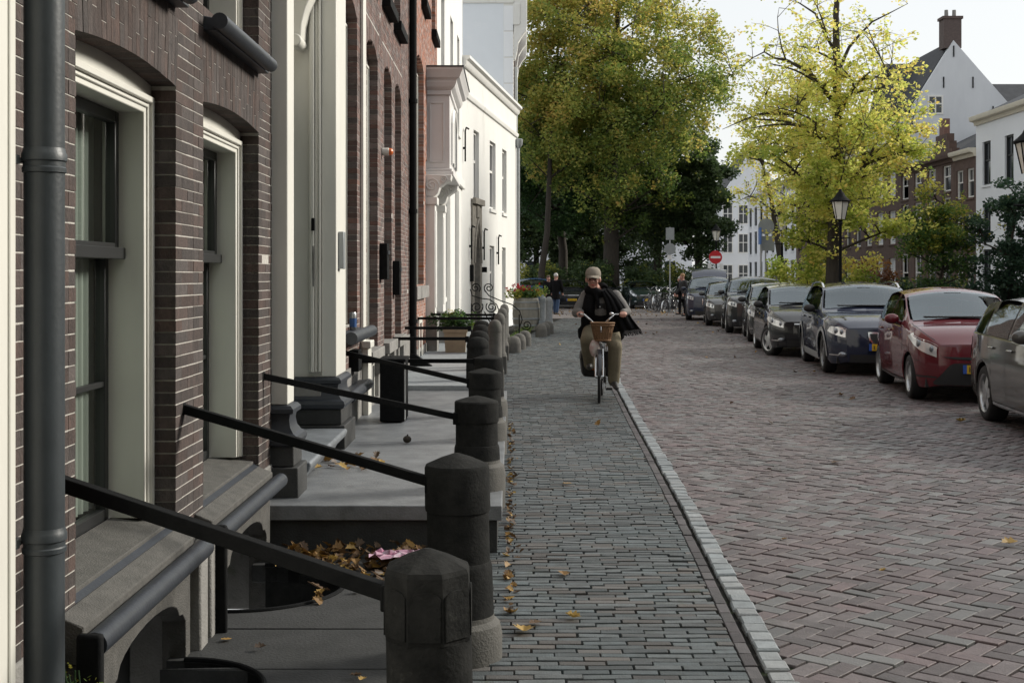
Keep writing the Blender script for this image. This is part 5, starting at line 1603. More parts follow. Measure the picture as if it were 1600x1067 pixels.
def park(car, axle, x, y, deg):
    """put the car so that its image-left wheel of that axle (0 front, 1 rear) touches the ground at x,y"""
    tr_, fo, wb, Lc = car['dims']
    a = rad(deg)
    lx, ly = -tr_ - .05, -Lc / 2 + fo + (wb if axle else 0)
    car.location = (x - (lx * math.cos(a) - ly * math.sin(a)), y - (lx * math.sin(a) + ly * math.cos(a)), -.004)
    car.rotation_euler = (0, 0, a)
    del car['dims']
    return car

GR = 'cars parked nose to tail along the right side of the road'
hatch = dict(L=3.92, W=1.70, H=1.51, r=.30, fo=.78, wb=2.51, cowl=.98, wt=1.95, rr=3.30, tb=3.78, nose_z=.80, cowl_z=1.03, belt=.97, tail_z=1.0, lamp=(.60, .80), lamp_len=.80, lamp_rise=.20, plate_z=.40, rq=3.25, bp=2.25, door_end=3.1)
suv_estate = dict(L=4.84, W=1.86, H=1.56, r=.345, fo=.95, wb=2.81, cowl=1.42, wt=2.20, rr=4.25, tb=4.72, nose_z=.83, cowl_z=1.05, belt=.99, tail_z=1.05, lamp=(.64, .80), lamp_len=.52, lamp_rise=.05, plate_z=.43, rq=3.75, bp=2.75, quarter=4.35, door_end=3.6, mirror='plastic_black', chrome_line=True)
compact = dict(L=4.2, W=1.76, H=1.50, r=.315, fo=.88, wb=2.61, cowl=1.12, wt=2.05, rr=3.55, tb=4.05, nose_z=.76, cowl_z=1.02, belt=.96, tail_z=1.0, lamp=(.60, .76), lamp_len=.85, lamp_rise=.12, plate_z=.40, rq=3.4, bp=2.4, door_end=3.25, mirror='plastic_black', chrome_line=True)
estate = dict(L=4.55, W=1.79, H=1.48, r=.32, fo=.87, wb=2.62, cowl=1.25, wt=2.10, rr=3.95, tb=4.44, nose_z=.74, cowl_z=1.0, belt=.95, tail_z=1.0, lamp=(.60, .74), lamp_len=.6, plate_z=.40, rq=3.45, bp=2.55, quarter=4.05, door_end=3.3, chrome_line=False, sill_mat='chrome')
suv = dict(L=4.63, W=1.9, H=1.65, r=.36, fo=.9, wb=2.81, cowl=1.3, wt=2.1, rr=3.95, tb=4.5, nose_z=.92, cowl_z=1.14, belt=1.08, tail_z=1.12, lamp=(.76, .90), lamp_len=.5, lamp_rise=.06, plate_z=.46, rq=3.6, bp=2.65, quarter=4.15, door_end=3.4)

park(make_car('parked_car', 'taupe grey estate car cut off by the right edge of the picture', 'paint_taupe', estate, spokes=5, group=GR), 1, 5.50, 14.75, -5)
park(make_car('parked_car', 'dark red small hatchback with swept headlights', 'paint_red', hatch, grille='smile', spokes=7, group=GR), 0, 5.45, 17.4, -7)
park(make_car('parked_car', 'dark navy estate with roof rails, grey cladding and a trapezoid grille', 'paint_navy', suv_estate, cladding='sign_grey', rails='chrome', grille='volvo', spokes=6, rimmat='rim_dark', group=GR), 0, 5.42, 22.1, -6)
compact['steer'] = rad(24)
park(make_car('parked_car', 'black compact with silver five-spoke wheel turned outward', 'paint_black', compact, spokes=5, group=GR), 0, 5.40, 26.8, -5)
compact['steer'] = 0
park(make_car('parked_car', 'dark graphite car half hidden between the black compact and the black off-roader', 'paint_graphite', compact, group=GR), 1, 6.40, 35.1, -8)
park(make_car('parked_car', 'tall black off-roader with pale headlight, sixth of the row', 'paint_black', suv, grille='audi', rails=True, group=GR), 0, 6.30, 37.4, -7)
park(make_car('parked_car', 'low dark car tucked behind the tall black off-roader', 'paint_graphite', estate, group=GR), 0, 6.52, 42.7, -7)
park(make_car('parked_car', 'last dark blue car of the row with its tailgate raised', 'paint_navy', suv, grille='audi', rails='chrome', tailgate_open=True, group=GR), 0, 6.55, 47.8, -8)
GB = 'cars parked across the end of the street'
def park_px(car, px, y, deg=0):
    car.location = ((px - 800) * y / 2000, y, -.03); car.rotation_euler = (0, 0, rad(deg)); del car['dims']
park_px(make_car('parked_car', 'dark green small car facing the street beside the parked bicycles', 'paint_green', dict(hatch, H=1.43, nose_z=.74), group=GB), 1002, 66.5, 4)
park_px(make_car('parked_car', 'dark car behind the cyclist between the trees', 'paint_black', dict(compact), group=GB), 938, 68, 3)
park_px(make_car('parked_car', 'black car behind the walking couple', 'paint_black', dict(estate), group=GB), 890, 67, 0)
park_px(make_car('parked_car', 'blue-windowed dark blue car beyond the flower barrel', 'paint_blue', dict(suv, H=1.58), group=GB), 832, 63, -6)

# ------------------------------------------------------------------ bicycles
def bicycle(name, label, frame='bike_dark', group=None, steer=0.0, detail=True, basket=False, guards='bike_dark', cat='bicycle'):
    """city bicycle facing -y; front axle over the origin, rear axle at y=1.1"""
    b = thing(name, label, cat, (0, 0, 0), 0, group)
    R = .345
    St = Matrix.Rotation(steer, 4, 'Z')
    def put(mb, nm, mt, parent=b, st=False, **k):
        if st: mb.v = [tuple(Matrix.Translation((0, .1, 0)) @ St @ Matrix.Translation((0, -.1, 0)) @ Vector(p)) for p in mb.v]
        return mb.build(nm, mt, parent, world=False, **k)
    for y, st in ((0, True), (1.1, False)):
        m = MB(); m.torus((0, y, R), R - .02, .02, 'x', 40, 8); w = put(m, 'wheel', 'tyre', st=st, smooth=60)
        m = MB(); m.torus((0, y, R), R - .042, .010, 'x', 40, 6); put(m, 'rim', 'bike_chrome', w, st, smooth=60)
        m = MB()
        for k in range(14):
            a = 2 * math.pi * k / 14; m.tube([((-1) ** k * .025, y, R), (0, y + (R - .045) * math.cos(a), R + (R - .045) * math.sin(a))], .0016, 4, False)
        put(m, 'spokes', 'bike_chrome', w, st)
        m = MB(); m.tube([(-.05, y, R), (.05, y, R)], .022, 10); put(m, 'hub', 'bike_chrome', w, st)
        m = MB(); rows = []
        rng_ = (-.5, 2.2) if y == 0 else (.3, 3.3)
        for t in np.linspace(rng_[0] + .6, rng_[1], 20): rows.append([(x, y + (R + .022 - abs(x) * .25) * -math.cos(t), R + (R + .022 - abs(x) * .25) * math.sin(t)) for x in (-.028, -.018, 0, .018, .028)])
        m.grid(rows); put(m, 'mudguard', guards, st=st, smooth=60)
    # frame
    f = MB()
    head0, head1 = (0, .20, .66), (0, .265, .90); bb = (0, .62, .30); seat0, seat1 = (0, .80, .72), (0, .85, .93)
    f.tube([(0, .215, .71), (0, .45, .48), bb], .019, 10); f.tube([(0, .24, .82), (0, .5, .66), (0, .76, .6)], .015, 10); f.tube([bb, seat0], .017, 10); f.tube([head0, head1], .021, 10)
    for s in (-1, 1):
        f.tube([(s * .02, .62, .30), (s * .055, 1.1, R)], .009, 8); f.tube([(s * .02, .79, .70), (s * .055, 1.1, R)], .008, 8)
    put(f, 'frame', frame, smooth=50)
    f = MB(); f.tube([(0, .195, .66), (0, .19, .70)], .026, 10)
    for s in (-1, 1): f.tube([(s * .045, .19, .70), (s * .05, .13, .5), (s * .05, .03, R + .02), (s * .05, 0, R)], [.014, .013, .010, .009], 8)
    put(f, 'fork', 'bike_chrome', st=True)
    # swept-back bar
    h = MB(); h.tube([(0, .265, .88), (0, .285, 1.0)], .013, 8)
    for s in (-1, 1): h.tube([(0, .285, 1.0), (s * .06, .26, 1.02), (s * .13, .22, 1.09), (s * .20, .26, 1.15), (s * .26, .38, 1.15), (s * .28, .45, 1.145)], .0115, 10)
    hb = put(h, 'handlebar', 'bike_chrome', st=True)
    for s in (-1, 1):
        g_ = MB(); g_.tube([(s * .262, .37, 1.15), (s * .282, .49, 1.144)], .017, 10); put(g_, 'grip', 'plastic_black', hb, True)
    bl_ = MB(); bl_.ball((.16, .24, 1.16), (.03, .03, .022), 12, 8); put(bl_, 'bell', 'bike_chrome', hb, True)
    sd = MB(); sd.tube([(0, .70, .955), (0, .80, .965), (0, .90, .97), (0, .97, .965)], [.025, .055, .10, .095], 14, flat=(.4, 1)); put(sd, 'saddle', 'bag_black')
    m = MB(); m.tube([seat0, (0, .86, .95)], .013, 8); put(m, 'seat_post', 'bike_chrome')
    cr = MB(); cr.tube([(-.06, .62, .30), (.06, .62, .30)], .015, 8); cr.tube([(.065, .62, .30), (.065, .58, .14)], .011, 8); cr.tube([(-.065, .62, .30), (-.065, .66, .46)], .011, 8); put(cr, 'crank', 'bike_chrome')
    for (x, y, z) in ((.115, .58, .135), (-.115, .66, .465)):
        p = MB(); p.box(x - .045, y - .05, z - .012, x + .045, y + .05, z + .012); put(p, 'pedal', 'plastic_black', bevel=.006)
    ch = MB(); ch.prism([(.56, .22), (1.12, .28), (1.16, .345), (1.12, .41), (.62, .40), (.54, .34)], .04, .055, 'x'); put(ch, 'chain_case', 'plastic_black')
    rk = MB()
    for s in (-1, 1): rk.tube([(s * .06, .88, .74), (s * .06, 1.38, .74)], .006, 6); rk.tube([(s * .06, 1.3, .74), (s * .06, 1.1, R)], .005, 6)
    for y in (.95, 1.1, 1.25, 1.38): rk.tube([(-.06, y, .74), (.06, y, .74)], .005, 6)
    put(rk, 'carrier', 'iron_black')
    lt = MB(); lt.ball((0, .12, .80), (.035, .045, .035), 12, 8); put(lt, 'front_lamp', 'bike_chrome', st=True)
    return b, put

# ------------------------------------------------------------------ the cyclist
CX, CY = 1.135, 16.35
bike, put = bicycle('bicycle', 'city bicycle with chrome bars and a wicker basket, ridden towards the camera', steer=rad(2))
bike.location = (CX, CY + .35, 0); bike.rotation_euler = (0, 0, rad(-6))
# basket as a thing of its own, hung on the bar
bk = thing('wicker_basket', 'round wicker basket hung on the ridden bicycle handlebar', 'basket', (CX + .05, CY + .35 + .06, .81))
m = MB()
rows = []
for k, (r, z) in enumerate(((.088, 0), (.092, .02), (.10, .07), (.112, .13), (.125, .19), (.134, .235))):
    rows.append([((r + .004 * (-1) ** (k + j)) * math.cos(2 * math.pi * j / 40) * 1.12, (r + .004 * (-1) ** (k + j)) * math.sin(2 * math.pi * j / 40), z) for j in range(40)])
m.grid(rows, closed=True); m.f.append(tuple(range(39, -1, -1))); m.build('wall', 'wicker', bk, world=False, smooth=20)
for z, r in ((.235, .137), (.205, .131), (.01, .093)):
    m = MB(); m.torus((0, 0, 0), r, .011, 'z', 36, 8); m.v = [(x * 1.12, y, q + z) for x, y, q in m.v]; m.build('rim', 'wicker', bk, world=False, smooth=60)
m = MB()
for k in range(20):
    a = 2 * math.pi * k / 20; m.tube([(.093 * 1.12 * math.cos(a), .093 * math.sin(a), .0), (.137 * 1.12 * math.cos(a), .137 * math.sin(a), .235)], .005, 5)
m.build('stakes', 'wicker', bk, world=False)
m = MB(); m.tube([(-.03, -.13, .2), (-.03, -.155, .15), (-.03, -.14, .12)], .006, 6); m.build('buckle', 'bike_chrome', bk, world=False)
m = MB(); rows = []
for i in range(8):
    t = i / 7; w = .055 * (math.sin(math.pi * (.15 + .8 * t)) + .25)
    rows.append([(-.10 + w * math.cos(a) - .015 * t, -.02 + w * .6 * math.sin(a), .02 - .21 * t) for a in np.linspace(0, 2 * math.pi, 14)[:-1]])
m.grid(rows, closed=True); m.f.append(tuple(range(13))); m.f.append(tuple(7 * 13 + k for k in range(13)))
m.v = [(x + CX + .05, y + CY + .41, z + .80) for x, y, z in m.v]
o = m.build('cloth_bag', 'bag_cloth', None, smooth=60, fix=True); tag(o, 'small patterned cloth bag dangling under the wicker basket', 'bag')
for s, lb in ((-1, 'black cycle pannier with an orange reflector on the carrier beside the bent leg'), (1, 'black cycle pannier with hanging straps on the carrier beside the outer leg')):
    pn = thing('pannier_bag', lb, 'bag', (CX + s * .15 + .09, CY + 1.45, .28), 0, 'panniers on the ridden bicycle')
    m = MB(); m.prism([(-.10, .0), (.10, -.02), (.125, .26), (.10, .33), (-.11, .33), (-.13, .25)], -.2, .2, 'y'); m.build('body', 'bag_black', pn, world=False, bevel=.03, fix=True)
    m = MB(); m.prism([(-.135, .22), (.13, .24), (.105, .345), (-.115, .345)], -.21, .21, 'y'); m.build('flap', 'bag_black', pn, world=False, bevel=.02)
    if s < 0:
        m = MB(); m.box(-.01, -.215, .09, .05, -.205, .105); m.build('reflector', 'reflector', pn, world=False)
    else:
        m = MB(); m.tube([(.09, -.2, .2), (.11, -.21, .05), (.08, -.2, -.1)], .008, 6); m.build('strap', 'bag_black', pn, world=False)

def limb(m, pts, rs, n=12, flat=None): m.tube(pts, rs, n, True, flat); [m.ball(p, r, 10, 8) for p, r in zip(pts, rs)] if flat is None else None

def person_head(m, c, s=1.0, tilt=0.0):
    """head facing -y with brow, nose, chin, ears; c is the centre of the skull"""
    x, y, z = c
    E = lambda dx, dy, dz, r: m.ball((x + dx * s, y + dy * s, z + dz * s), tuple(q * s for q in r), 14, 10)
    E(0, .01, .02, (.078, .098, .105)); E(0, -.022, -.06, (.060, .066, .068)); E(0, -.05, -.105, (.034, .034, .03))
    E(0, -.078, .012, (.055, .02, .016)); E(0, -.102, -.03, (.015, .026, .03)); E(0, -.112, -.045, (.02, .018, .014))
    E(.036, -.068, -.045, (.028, .025, .03)); E(-.036, -.068, -.045, (.028, .025, .03)); E(0, -.084, -.083, (.028, .014, .012))
    for q in (-1, 1): E(q * .08, .012, -.02, (.014, .024, .036))
    m.tube([(x, y + .02 * s, z - .06 * s), (x, y + .045 * s, z - .2 * s)], [.058 * s, .066 * s], 12)

def hand(m, wrist, aim, up, side, s=1.0, curl=1.0):
    """palm and five separate fingers curled around a bar"""
    w = Vector(wrist); d = Vector(aim).normalized(); u = Vector(up).normalized(); sd = Vector(side).normalized()
    palm = w + d * .05 * s
    m.tube([tuple(w - d * .03 * s), tuple(w), tuple(palm + d * .035 * s)], [.028 * s, .029 * s, .034 * s], 10, flat=(.6, 1.15))
    for k, ln in enumerate((.92, 1.05, 1.0, .8)):
        o_ = palm + d * .04 * s + sd * ((k - 1.5) * .0205 * s)
        a = o_; b_ = a + (d * .030 + u * -.008 * curl) * s * ln; c_ = b_ + (d * .004 - u * .028 * curl) * s * ln; e = c_ + (-d * .020 - u * .010 * curl) * s * ln
        m.tube([tuple(a), tuple(b_), tuple(c_), tuple(e)], [.0105 * s, .0098 * s, .009 * s, .0075 * s], 8)
    a = w + d * .02 * s - sd * .034 * s
    m.tube([tuple(a), tuple(a + (d * .03 - sd * .012 - u * .012) * s), tuple(a + (d * .052 - u * .034) * s)], [.013 * s, .0115 * s, .009 * s], 8)

per = thing('person', 'cyclist in a tweed cap, black waistcoat, dark scarf and khaki trousers', 'person', (CX, CY + .35, 0), rad(-6))
# joints, local: x to image right, -y towards the camera
PEL = (0.0, .88, 1.0); CHE = (.0, .74, 1.28); NEC = (-.05, .66, 1.47); HEAD = (-.10, .57, 1.63)
SH = {-1: (-.20, .70, 1.385), 1: (.20, .70, 1.385)}
EL = {-1: (-.33, .62, 1.16), 1: (.35, .62, 1.17)}
HA = {-1: (-.258, .50, 1.17), 1: (.30, .50, 1.17)}
HIP = {-1: (-.10, .86, .97), 1: (.10, .86, .97)}
KN = {-1: (-.175, .42, .80), 1: (.20, .46, .72)}
AN = {-1: (-.15, .66, .45), 1: (.175, .58, .235)}
TO = {-1: (-.15, .52, .44), 1: (.21, .44, .18)}
b = MB()
b.tube([PEL, ((PEL[0] + CHE[0]) / 2, .82, 1.14), CHE, (-.01, .70, 1.40), NEC], [.13, .14, .145, .12, .06], 16)
person_head(b, HEAD, 1.14)
b.tube([NEC, (HEAD[0], HEAD[1] + .03, HEAD[2] - .1)], .062, 12)
for s in (-1, 1):
    limb(b, [(0, .72, 1.37), SH[s], EL[s], HA[s]], [.07, .062, .043, .028])
    d = Vector((0, -.06, -.012)) if s < 0 else Vector((0, -.06, -.012))
    hand(b, HA[s], (0.02 * s, -1, -.1), (0, -.1, 1), (-s, 0, 0), 1.1)
    limb(b, [PEL, HIP[s], KN[s], AN[s]], [.11, .085, .055, .04])
    limb(b, [AN[s], TO[s]], [.038, .03])
body = b.build('body', 'skin', per, world=False, remesh=.0075)
# trousers
t = MB()
t.tube([(0, .90, 1.06), (0, .89, .95)], [.17, .155], 16)
for s in (-1, 1):
    H, K, A = Vector(HIP[s]), Vector(KN[s]), Vector(AN[s])
    limb(t, [tuple(H), tuple(H.lerp(K, .5) + Vector((s * .005, 0, -.005))), tuple(K)], [.125, .115, .096])
    limb(t, [tuple(K), tuple(K.lerp(A, .35)), tuple(K.lerp(A, .7) + Vector((0, .012, 0))), tuple(A.lerp(K, .03))], [.096, .092, .085, .08])
t.build('trousers', 'trouser_khaki', per, world=False, remesh=.011)
# grey sleeves and pullover
j = MB()
j.tube([(0, .90, .99), (0, .84, 1.12), (0, .76, 1.26), (0, .71, 1.38), (-.01, .68, 1.45)], [.18, .195, .195, .175, .09], 18, flat=(.85, 1.08))
for s in (-1, 1):
    limb(j, [(s * .06, .71, 1.37), SH[s], tuple(Vector(SH[s]).lerp(Vector(EL[s]), .5)), EL[s]], [.085, .085, .078, .066])
    limb(j, [EL[s], tuple(Vector(EL[s]).lerp(Vector(HA[s]), .5)), tuple(Vector(EL[s]).lerp(Vector(HA[s]), .93))], [.066, .055, .048])
j.build('pullover', 'shirt_grey', per, world=False, remesh=.011)
# chest front in charcoal
c = MB(); c.tube([(0, .72, 1.0), (0, .65, 1.14), (.0, .58, 1.28), (0, .60, 1.38)], [.085, .10, .09, .05], 14, flat=(.5, 1)); c.build('cardigan_front', 'sweater_charcoal', per, world=False, remesh=.012)
m = MB(); m.ball((-.005, .475, 1.245), .011, 8, 6); m.build('button', 'steel_light', per, world=False)
# black waistcoat: two open front panels and the back
v = MB()
v.tube([(0, .93, .90), (0, .89, 1.05), (0, .83, 1.2), (0, .78, 1.34), (0, .74, 1.43)], [.21, .225, .23, .205, .11], 18, flat=(.8, 1.08))
for s in (-1, 1):
    v.tube([(s * .20, .80, .88), (s * .19, .70, 1.05), (s * .165, .60, 1.22), (s * .135, .59, 1.37), (s * .10, .66, 1.45)], [.085, .095, .10, .095, .065], 12, flat=(.9, .9))
    v.tube([(s * .23, .84, .84), (s * .24, .70, .92)], [.09, .08], 10)
v.build('waistcoat', 'coat_black', per, world=False, remesh=.012)
# scarf: round the neck, one end blown out to the side with a fringe
sc = MB()
sc.tube([(-.06 + .11 * math.cos(a), .65 + .10 * math.sin(a) - .03 * (math.sin(a) < 0), 1.488 + .03 * math.sin(a * 2) - .035 * (math.sin(a) < 0)) for a in np.linspace(0, 2 * math.pi, 20)], .055, 10)
sc.tube([(-.08, .54, 1.44), (-.04, .52, 1.34), (-.03, .53, 1.22)], [.05, .06, .045], 10, flat=(.5, 1.1))
so = sc.build('scarf', 'coat_black', per, world=False, remesh=.011)
# the loose end: a folded cloth that falls from the neck across the arm and blows outward
Lp = [(.00, .50, 1.46), (.05, .475, 1.34), (.09, .475, 1.20), (.13, .50, 1.04), (.17, .55, .90)]
Rp = [(.10, .56, 1.50), (.23, .55, 1.38), (.33, .56, 1.24), (.43, .59, 1.08), (.53, .62, .95)]
def along(P_, t):
    k = min(int(t * (len(P_) - 1)), len(P_) - 2); return Vector(P_[k]).lerp(Vector(P_[k + 1]), t * (len(P_) - 1) - k)
rows = []
for t_ in np.linspace(0, 1, 26):
    A_, B_ = along(Lp, t_), along(Rp, t_)
    rows.append([tuple(A_.lerp(B_, u) + Vector((0, -.03 * math.sin(math.pi * u) + (.008 + .018 * t_) * math.sin(u * 21 + t_ * 2.5), -.02 * math.sin(math.pi * u) * (1 - t_)))) for u in np.linspace(0, 1, 34)])
dr = MB(); dr.grid(rows); dro = dr.build('scarf_end', 'coat_black', so, world=False, smooth=80)
md = dro.modifiers.new('thickness', 'SOLIDIFY'); md.thickness = .012
fr_ = MB()
for k in range(26):
    u = k / 25; A_, B_ = along(Lp, 1), along(Rp, 1); p_ = A_.lerp(B_, .35 + .65 * u)
    fr_.tube([tuple(p_), tuple(p_ + Vector((.012, 0, -.03))), tuple(p_ + Vector((.02 + .02 * random.random(), 0, -.06 - .02 * random.random())))], .004, 5)
fr_.build('fringe', 'coat_black', so, world=False)
# cap with peak
cp = MB(); x, y, z = HEAD
rows = []
for (r, dz, oy) in ((.112, .02, 0), (.118, .045, 0), (.115, .08, .004), (.10, .115, .008), (.068, .14, .01), (.02, .15, .01)):
    rows.append([(x + r * .90 * math.cos(a), y + .006 + oy + r * 1.08 * math.sin(a), z + dz + .012 * (-math.sin(a)) * -1 * (r / .1)) for a in np.linspace(0, 2 * math.pi, 25)[:-1]])
cp.grid(rows, closed=True); cp.f.append(tuple(range(5 * 24, 6 * 24)))
co = cp.build('cap', 'cap_tweed', per, world=False, smooth=60, fix=True)
rows = []
for t_ in np.linspace(0, 1, 6): rows.append([(x + (.100 - .012 * t_) * math.cos(a), y - .0 + (.115 + .085 * t_) * math.sin(a), z + .040 - .030 * t_ - .012 * abs(math.cos(a)) * t_) for a in np.linspace(math.pi * 1.1, math.pi * 1.9, 15)])
pk = MB(); pk.grid(rows); pk.grid([[(px, py, pz - .006) for px, py, pz in r] for r in rows]); pk.build('peak', 'cap_tweed', co, world=False, smooth=60)
hr = MB()
for s in (-1, 1): hr.ball((x + s * .088, y + .035, z - .005), (.014, .045, .03), 10, 8)
hr.ball((x, y + .085, z - .03), (.07, .03, .05), 12, 8); hr.build('hair', 'hair_white', per, world=False, smooth=60)
gl_ = MB()
for s in (-1, 1):
    gl_.torus((x + s * .041, y - .112, z - .014), .029, .003, 'y', 20, 5); gl_.tube([(x + s * .068, y - .108, z - .008), (x + s * .093, y + .01, z - .005)], .0025, 5)
    gl_.ball((x + s * .040, y - .092, z - .016), (.016, .012, .008), 10, 6)
gl_.tube([(x - .013, y - .115, z - .008), (x + .013, y - .115, z - .008)], .0025, 5); gl_.build('glasses', 'plastic_black', per, world=False)
mo = MB(); mo.tube([(x - .03, y - .1, z - .094), (x, y - .1135, z - .09), (x + .03, y - .1, z - .094)], [.002, .0045, .002], 6); mo.build('mouth', 'lamp_red', per, world=False)
for s in (-1, 1):
    A, Tt = Vector(AN[s]), Vector(TO[s]); d = (Tt - A)
    m = MB(); limb(m, [tuple(A + Vector((0, .04, -.02))), tuple(A + Vector((0, -.02, -.015))), tuple(A.lerp(Tt, .6)), tuple(Tt + d.normalized() * .04)], [.042, .05, .046, .034])
    m.build('shoe', 'shoe', per, world=False, remesh=.008)

# ------------------------------------------------------------------ people further off
def pedestrian(label, px, y, h, coat, legs, hair, facing=0.0, stride=.12, rz=0.0, lean=0.0, coat_len=.45, z0=-.03):
    p = thing('person', label, 'person', ((px - 800) * y / 2000, y, z0), rz)
    k = h / 1.75
    b = MB()
    hd = (0, -lean * 1.0, 1.61 * k); ch = (0, -lean * .7, 1.25 * k); pv = (0, 0, .92 * k); nk = (0, -lean * .9, 1.45 * k)
    b.tube([pv, ch, nk], [.13 * k, .14 * k, .06 * k], 12); person_head(b, hd, k)
    limbs = []
    for s in (-1, 1):
        sh = (s * .19 * k, -lean * .85, 1.40 * k); el = (s * .25 * k, -lean * .5 + s * .05, 1.12 * k); ha = (s * .22 * k, -lean * 1.2 - .1 + s * .08, .92 * k)
        hp = (s * .09 * k, 0, .9 * k); kn = (s * .10 * k, -s * stride * .6 - .02, .5 * k); an = (s * .10 * k, s * stride * -1 + .03, .085 * k); to = (s * .11 * k, an[1] - .15, .04 * k)
        limb(b, [nk, sh, el, ha], [.055 * k, .055 * k, .04 * k, .028 * k]); hand(b, ha, (0, -.4, -1), (0, -1, 0), (s, 0, 0), k)
        limb(b, [pv, hp, kn, an], [.1 * k, .085 * k, .055 * k, .04 * k]); limb(b, [an, to], [.045 * k, .035 * k])
        limbs.append((sh, el, ha, hp, kn, an, to))
    b.build('body', 'skin', p, world=False, remesh=.012)
    t = MB()
    for sh, el, ha, hp, kn, an, to in limbs: limb(t, [pv, hp, kn, tuple(Vector(kn).lerp(Vector(an), .95))], [.13 * k, .105 * k, .075 * k, .065 * k])
    t.build('trousers', legs, p, world=False, remesh=.016)
    j = MB(); j.tube([(0, 0, (.92 - coat_len * .5) * k), pv, ch, (0, -lean * .85, 1.4 * k), nk], [.2 * k, .175 * k, .185 * k, .165 * k, .075 * k], 14)
    for sh, el, ha, *_ in limbs: limb(j, [(sh[0] * .4, sh[1], sh[2]), sh, el, tuple(Vector(el).lerp(Vector(ha), .9))], [.08 * k, .082 * k, .065 * k, .05 * k])
    j.build('coat', coat, p, world=False, remesh=.016)
    hh = MB(); hh.ball((hd[0], hd[1] + .02 * k, hd[2] + .045 * k), (.088 * k, .105 * k, .095 * k), 14, 10); hh.build('hair', hair, p, world=False, smooth=60)
    for *_, an, to in limbs:
        m = MB(); limb(m, [(an[0], an[1] + .03, .05 * k), to], [.05 * k, .042 * k]); m.build('shoe', 'shoe', p, world=False, smooth=60)
    return p
pedestrian('white-haired walker in a black coat and blue jeans seen from behind', 869, 55.6, 1.80, 'coat_black', 'jeans', 'hair_white', rz=rad(155), coat_len=.55)
pedestrian('walker in dark clothes close beside the white-haired one', 857, 57.5, 1.70, 'coat_black', 'coat_black', 'hair_brown', rz=rad(20), coat_len=.6)
pedestrian('ginger-haired person in a dark jacket leaning to the open car boot', 1072, 53.2, 1.78, 'sweater_charcoal', 'coat_black', 'hair_ginger', rz=rad(-70), lean=.18)
pedestrian('second dark-clad person by the open car boot behind the bicycles', 1066, 55.0, 1.66, 'coat_black', 'coat_black', 'hair_white', rz=rad(-110), lean=.1)

# ------------------------------------------------------------------ parked bicycles
proto, _ = bicycle('parked_bicycle', 'x', 'bike_dark', 'bicycles parked by the green car', steer=rad(20), guards='bike_chrome')
spots = [(1021, 59.5, 205, 'first of the parked bicycles, beside the green car'), (1031, 60.2, 160, 'second parked bicycle with pale mudguard'), (1039, 59.0, 200, 'third parked bicycle, in the middle of the rack'), (1047, 60.5, 170, 'fourth parked bicycle, by the grey sign pole'), (1054, 58.6, 150, 'fifth parked bicycle, next to the people at the car boot'), (1013, 61.5, 185, 'rear parked bicycle against the green car'), (1160, 66, 100, 'distant bicycle under the no-entry sign'), (1425, 47, 80, 'bicycle across the water behind the red car roof'), (1470, 48, 95, 'second bicycle behind the red car roof')]
for k, (px, y, dg, lb) in enumerate(spots):
    o = proto if k == 0 else dup(proto)
    o['label'] = lb; o.location = ((px - 800) * y / 2000, y, -.05); o.rotation_euler = (rad(4 if k % 2 else -5), 0, rad(dg))

# ------------------------------------------------------------------ houses across the water
XR = 21.75
def row_house(name, label, ynear, yfar, H, wmat, cols, rows, frame='white_paint_soft', ww=1.0, cornice='cream_trim', roof=1.8, chim=(), ground='door', gl='glass_far'):
    L_ = yfar - ynear
    ops = []
    for (za, zb) in rows:
        for c in range(cols):
            yc = L_ * (c + .5) / cols; ops.append((yc - ww / 2, yc + ww / 2, za, zb))
    h = plaster_house(name, label, (XR, yfar, -.05), math.pi, L_, H, 8, wmat, ops, frame=frame, gl=gl)
    m = MB(); m.prism([(0, H - .3), (.08, H - .3), (.12, H - .15), (.3, H - .1), (.34, H), (.34, H + .1), (-.2, H + .1), (-.2, H)], -.02, L_ + .02, 'y'); m.build('cornice', cornice, h, world=False)
    m = MB(); m.prism([(.1, H + .1), (-4, H + .1 + roof * 1.6), (-8, H + .1)], .02, L_ - .02, 'y'); ro = m.build('roof', 'roof_dark', h, world=False, smooth=0)
    for (y, z) in chim:
        m = MB(); m.box(-3.4, y, H, -2.6, y + .7, H + z); m.build('chimney', 'brick_brown', ro, world=False)
        m = MB(); m.box(-3.5, y - .08, H + z, -2.5, y + .78, H + z + .15); m.build('chimney_cap', 'plinth_stone', ro, world=False)
    return h
row_house('canal_house', 'white house with a cream cornice at the right edge behind the dark bush', 44, 60, 9.0, 'white_far', 6, ((.9, 2.9), (3.2, 5.0), (5.85, 7.85)), frame='sash_black', ww=1.0, roof=1.2)
row_house('canal_house', 'narrow brick house with a white carved cornice beside the white canal house', 60.02, 62.9, 7.6, 'brick_far', 2, ((.6, 2.7), (3.3, 4.6), (5.4, 6.8)), ww=.95, cornice='cream_trim', roof=1.6)
hc = row_house('canal_house', 'dark brown brick house with a stepped gable and white sash windows', 62.92, 72, 7.6, 'brick_far', 4, ((.5, 2.9), (3.6, 5.6), (5.9, 7.2)), ww=1.25, cornice='brick_far', roof=1.2)
for (za, zb, hw) in ((7.6, 8.0, 1.6), (8.0, 8.4, 1.2), (8.4, 8.8, .85)):
    m = MB(); m.box(-.35, 7.2 - hw, za, .02, 7.2 + hw, zb); m.build('gable_step', 'brick_far', hc, world=False)
m = MB(); m.box(-.3, 6.85, 8.8, .0, 7.55, 9.6); m.build('gable_chimney', 'brick_brown', hc, world=False)
row_house('canal_house', 'brick house hidden behind the yellow tree', 72.02, 84, 9.2, 'brick_far', 5, ((.6, 2.7), (3.5, 5.4), (6.2, 7.9)), ww=1.2, chim=((3, 1.8),))
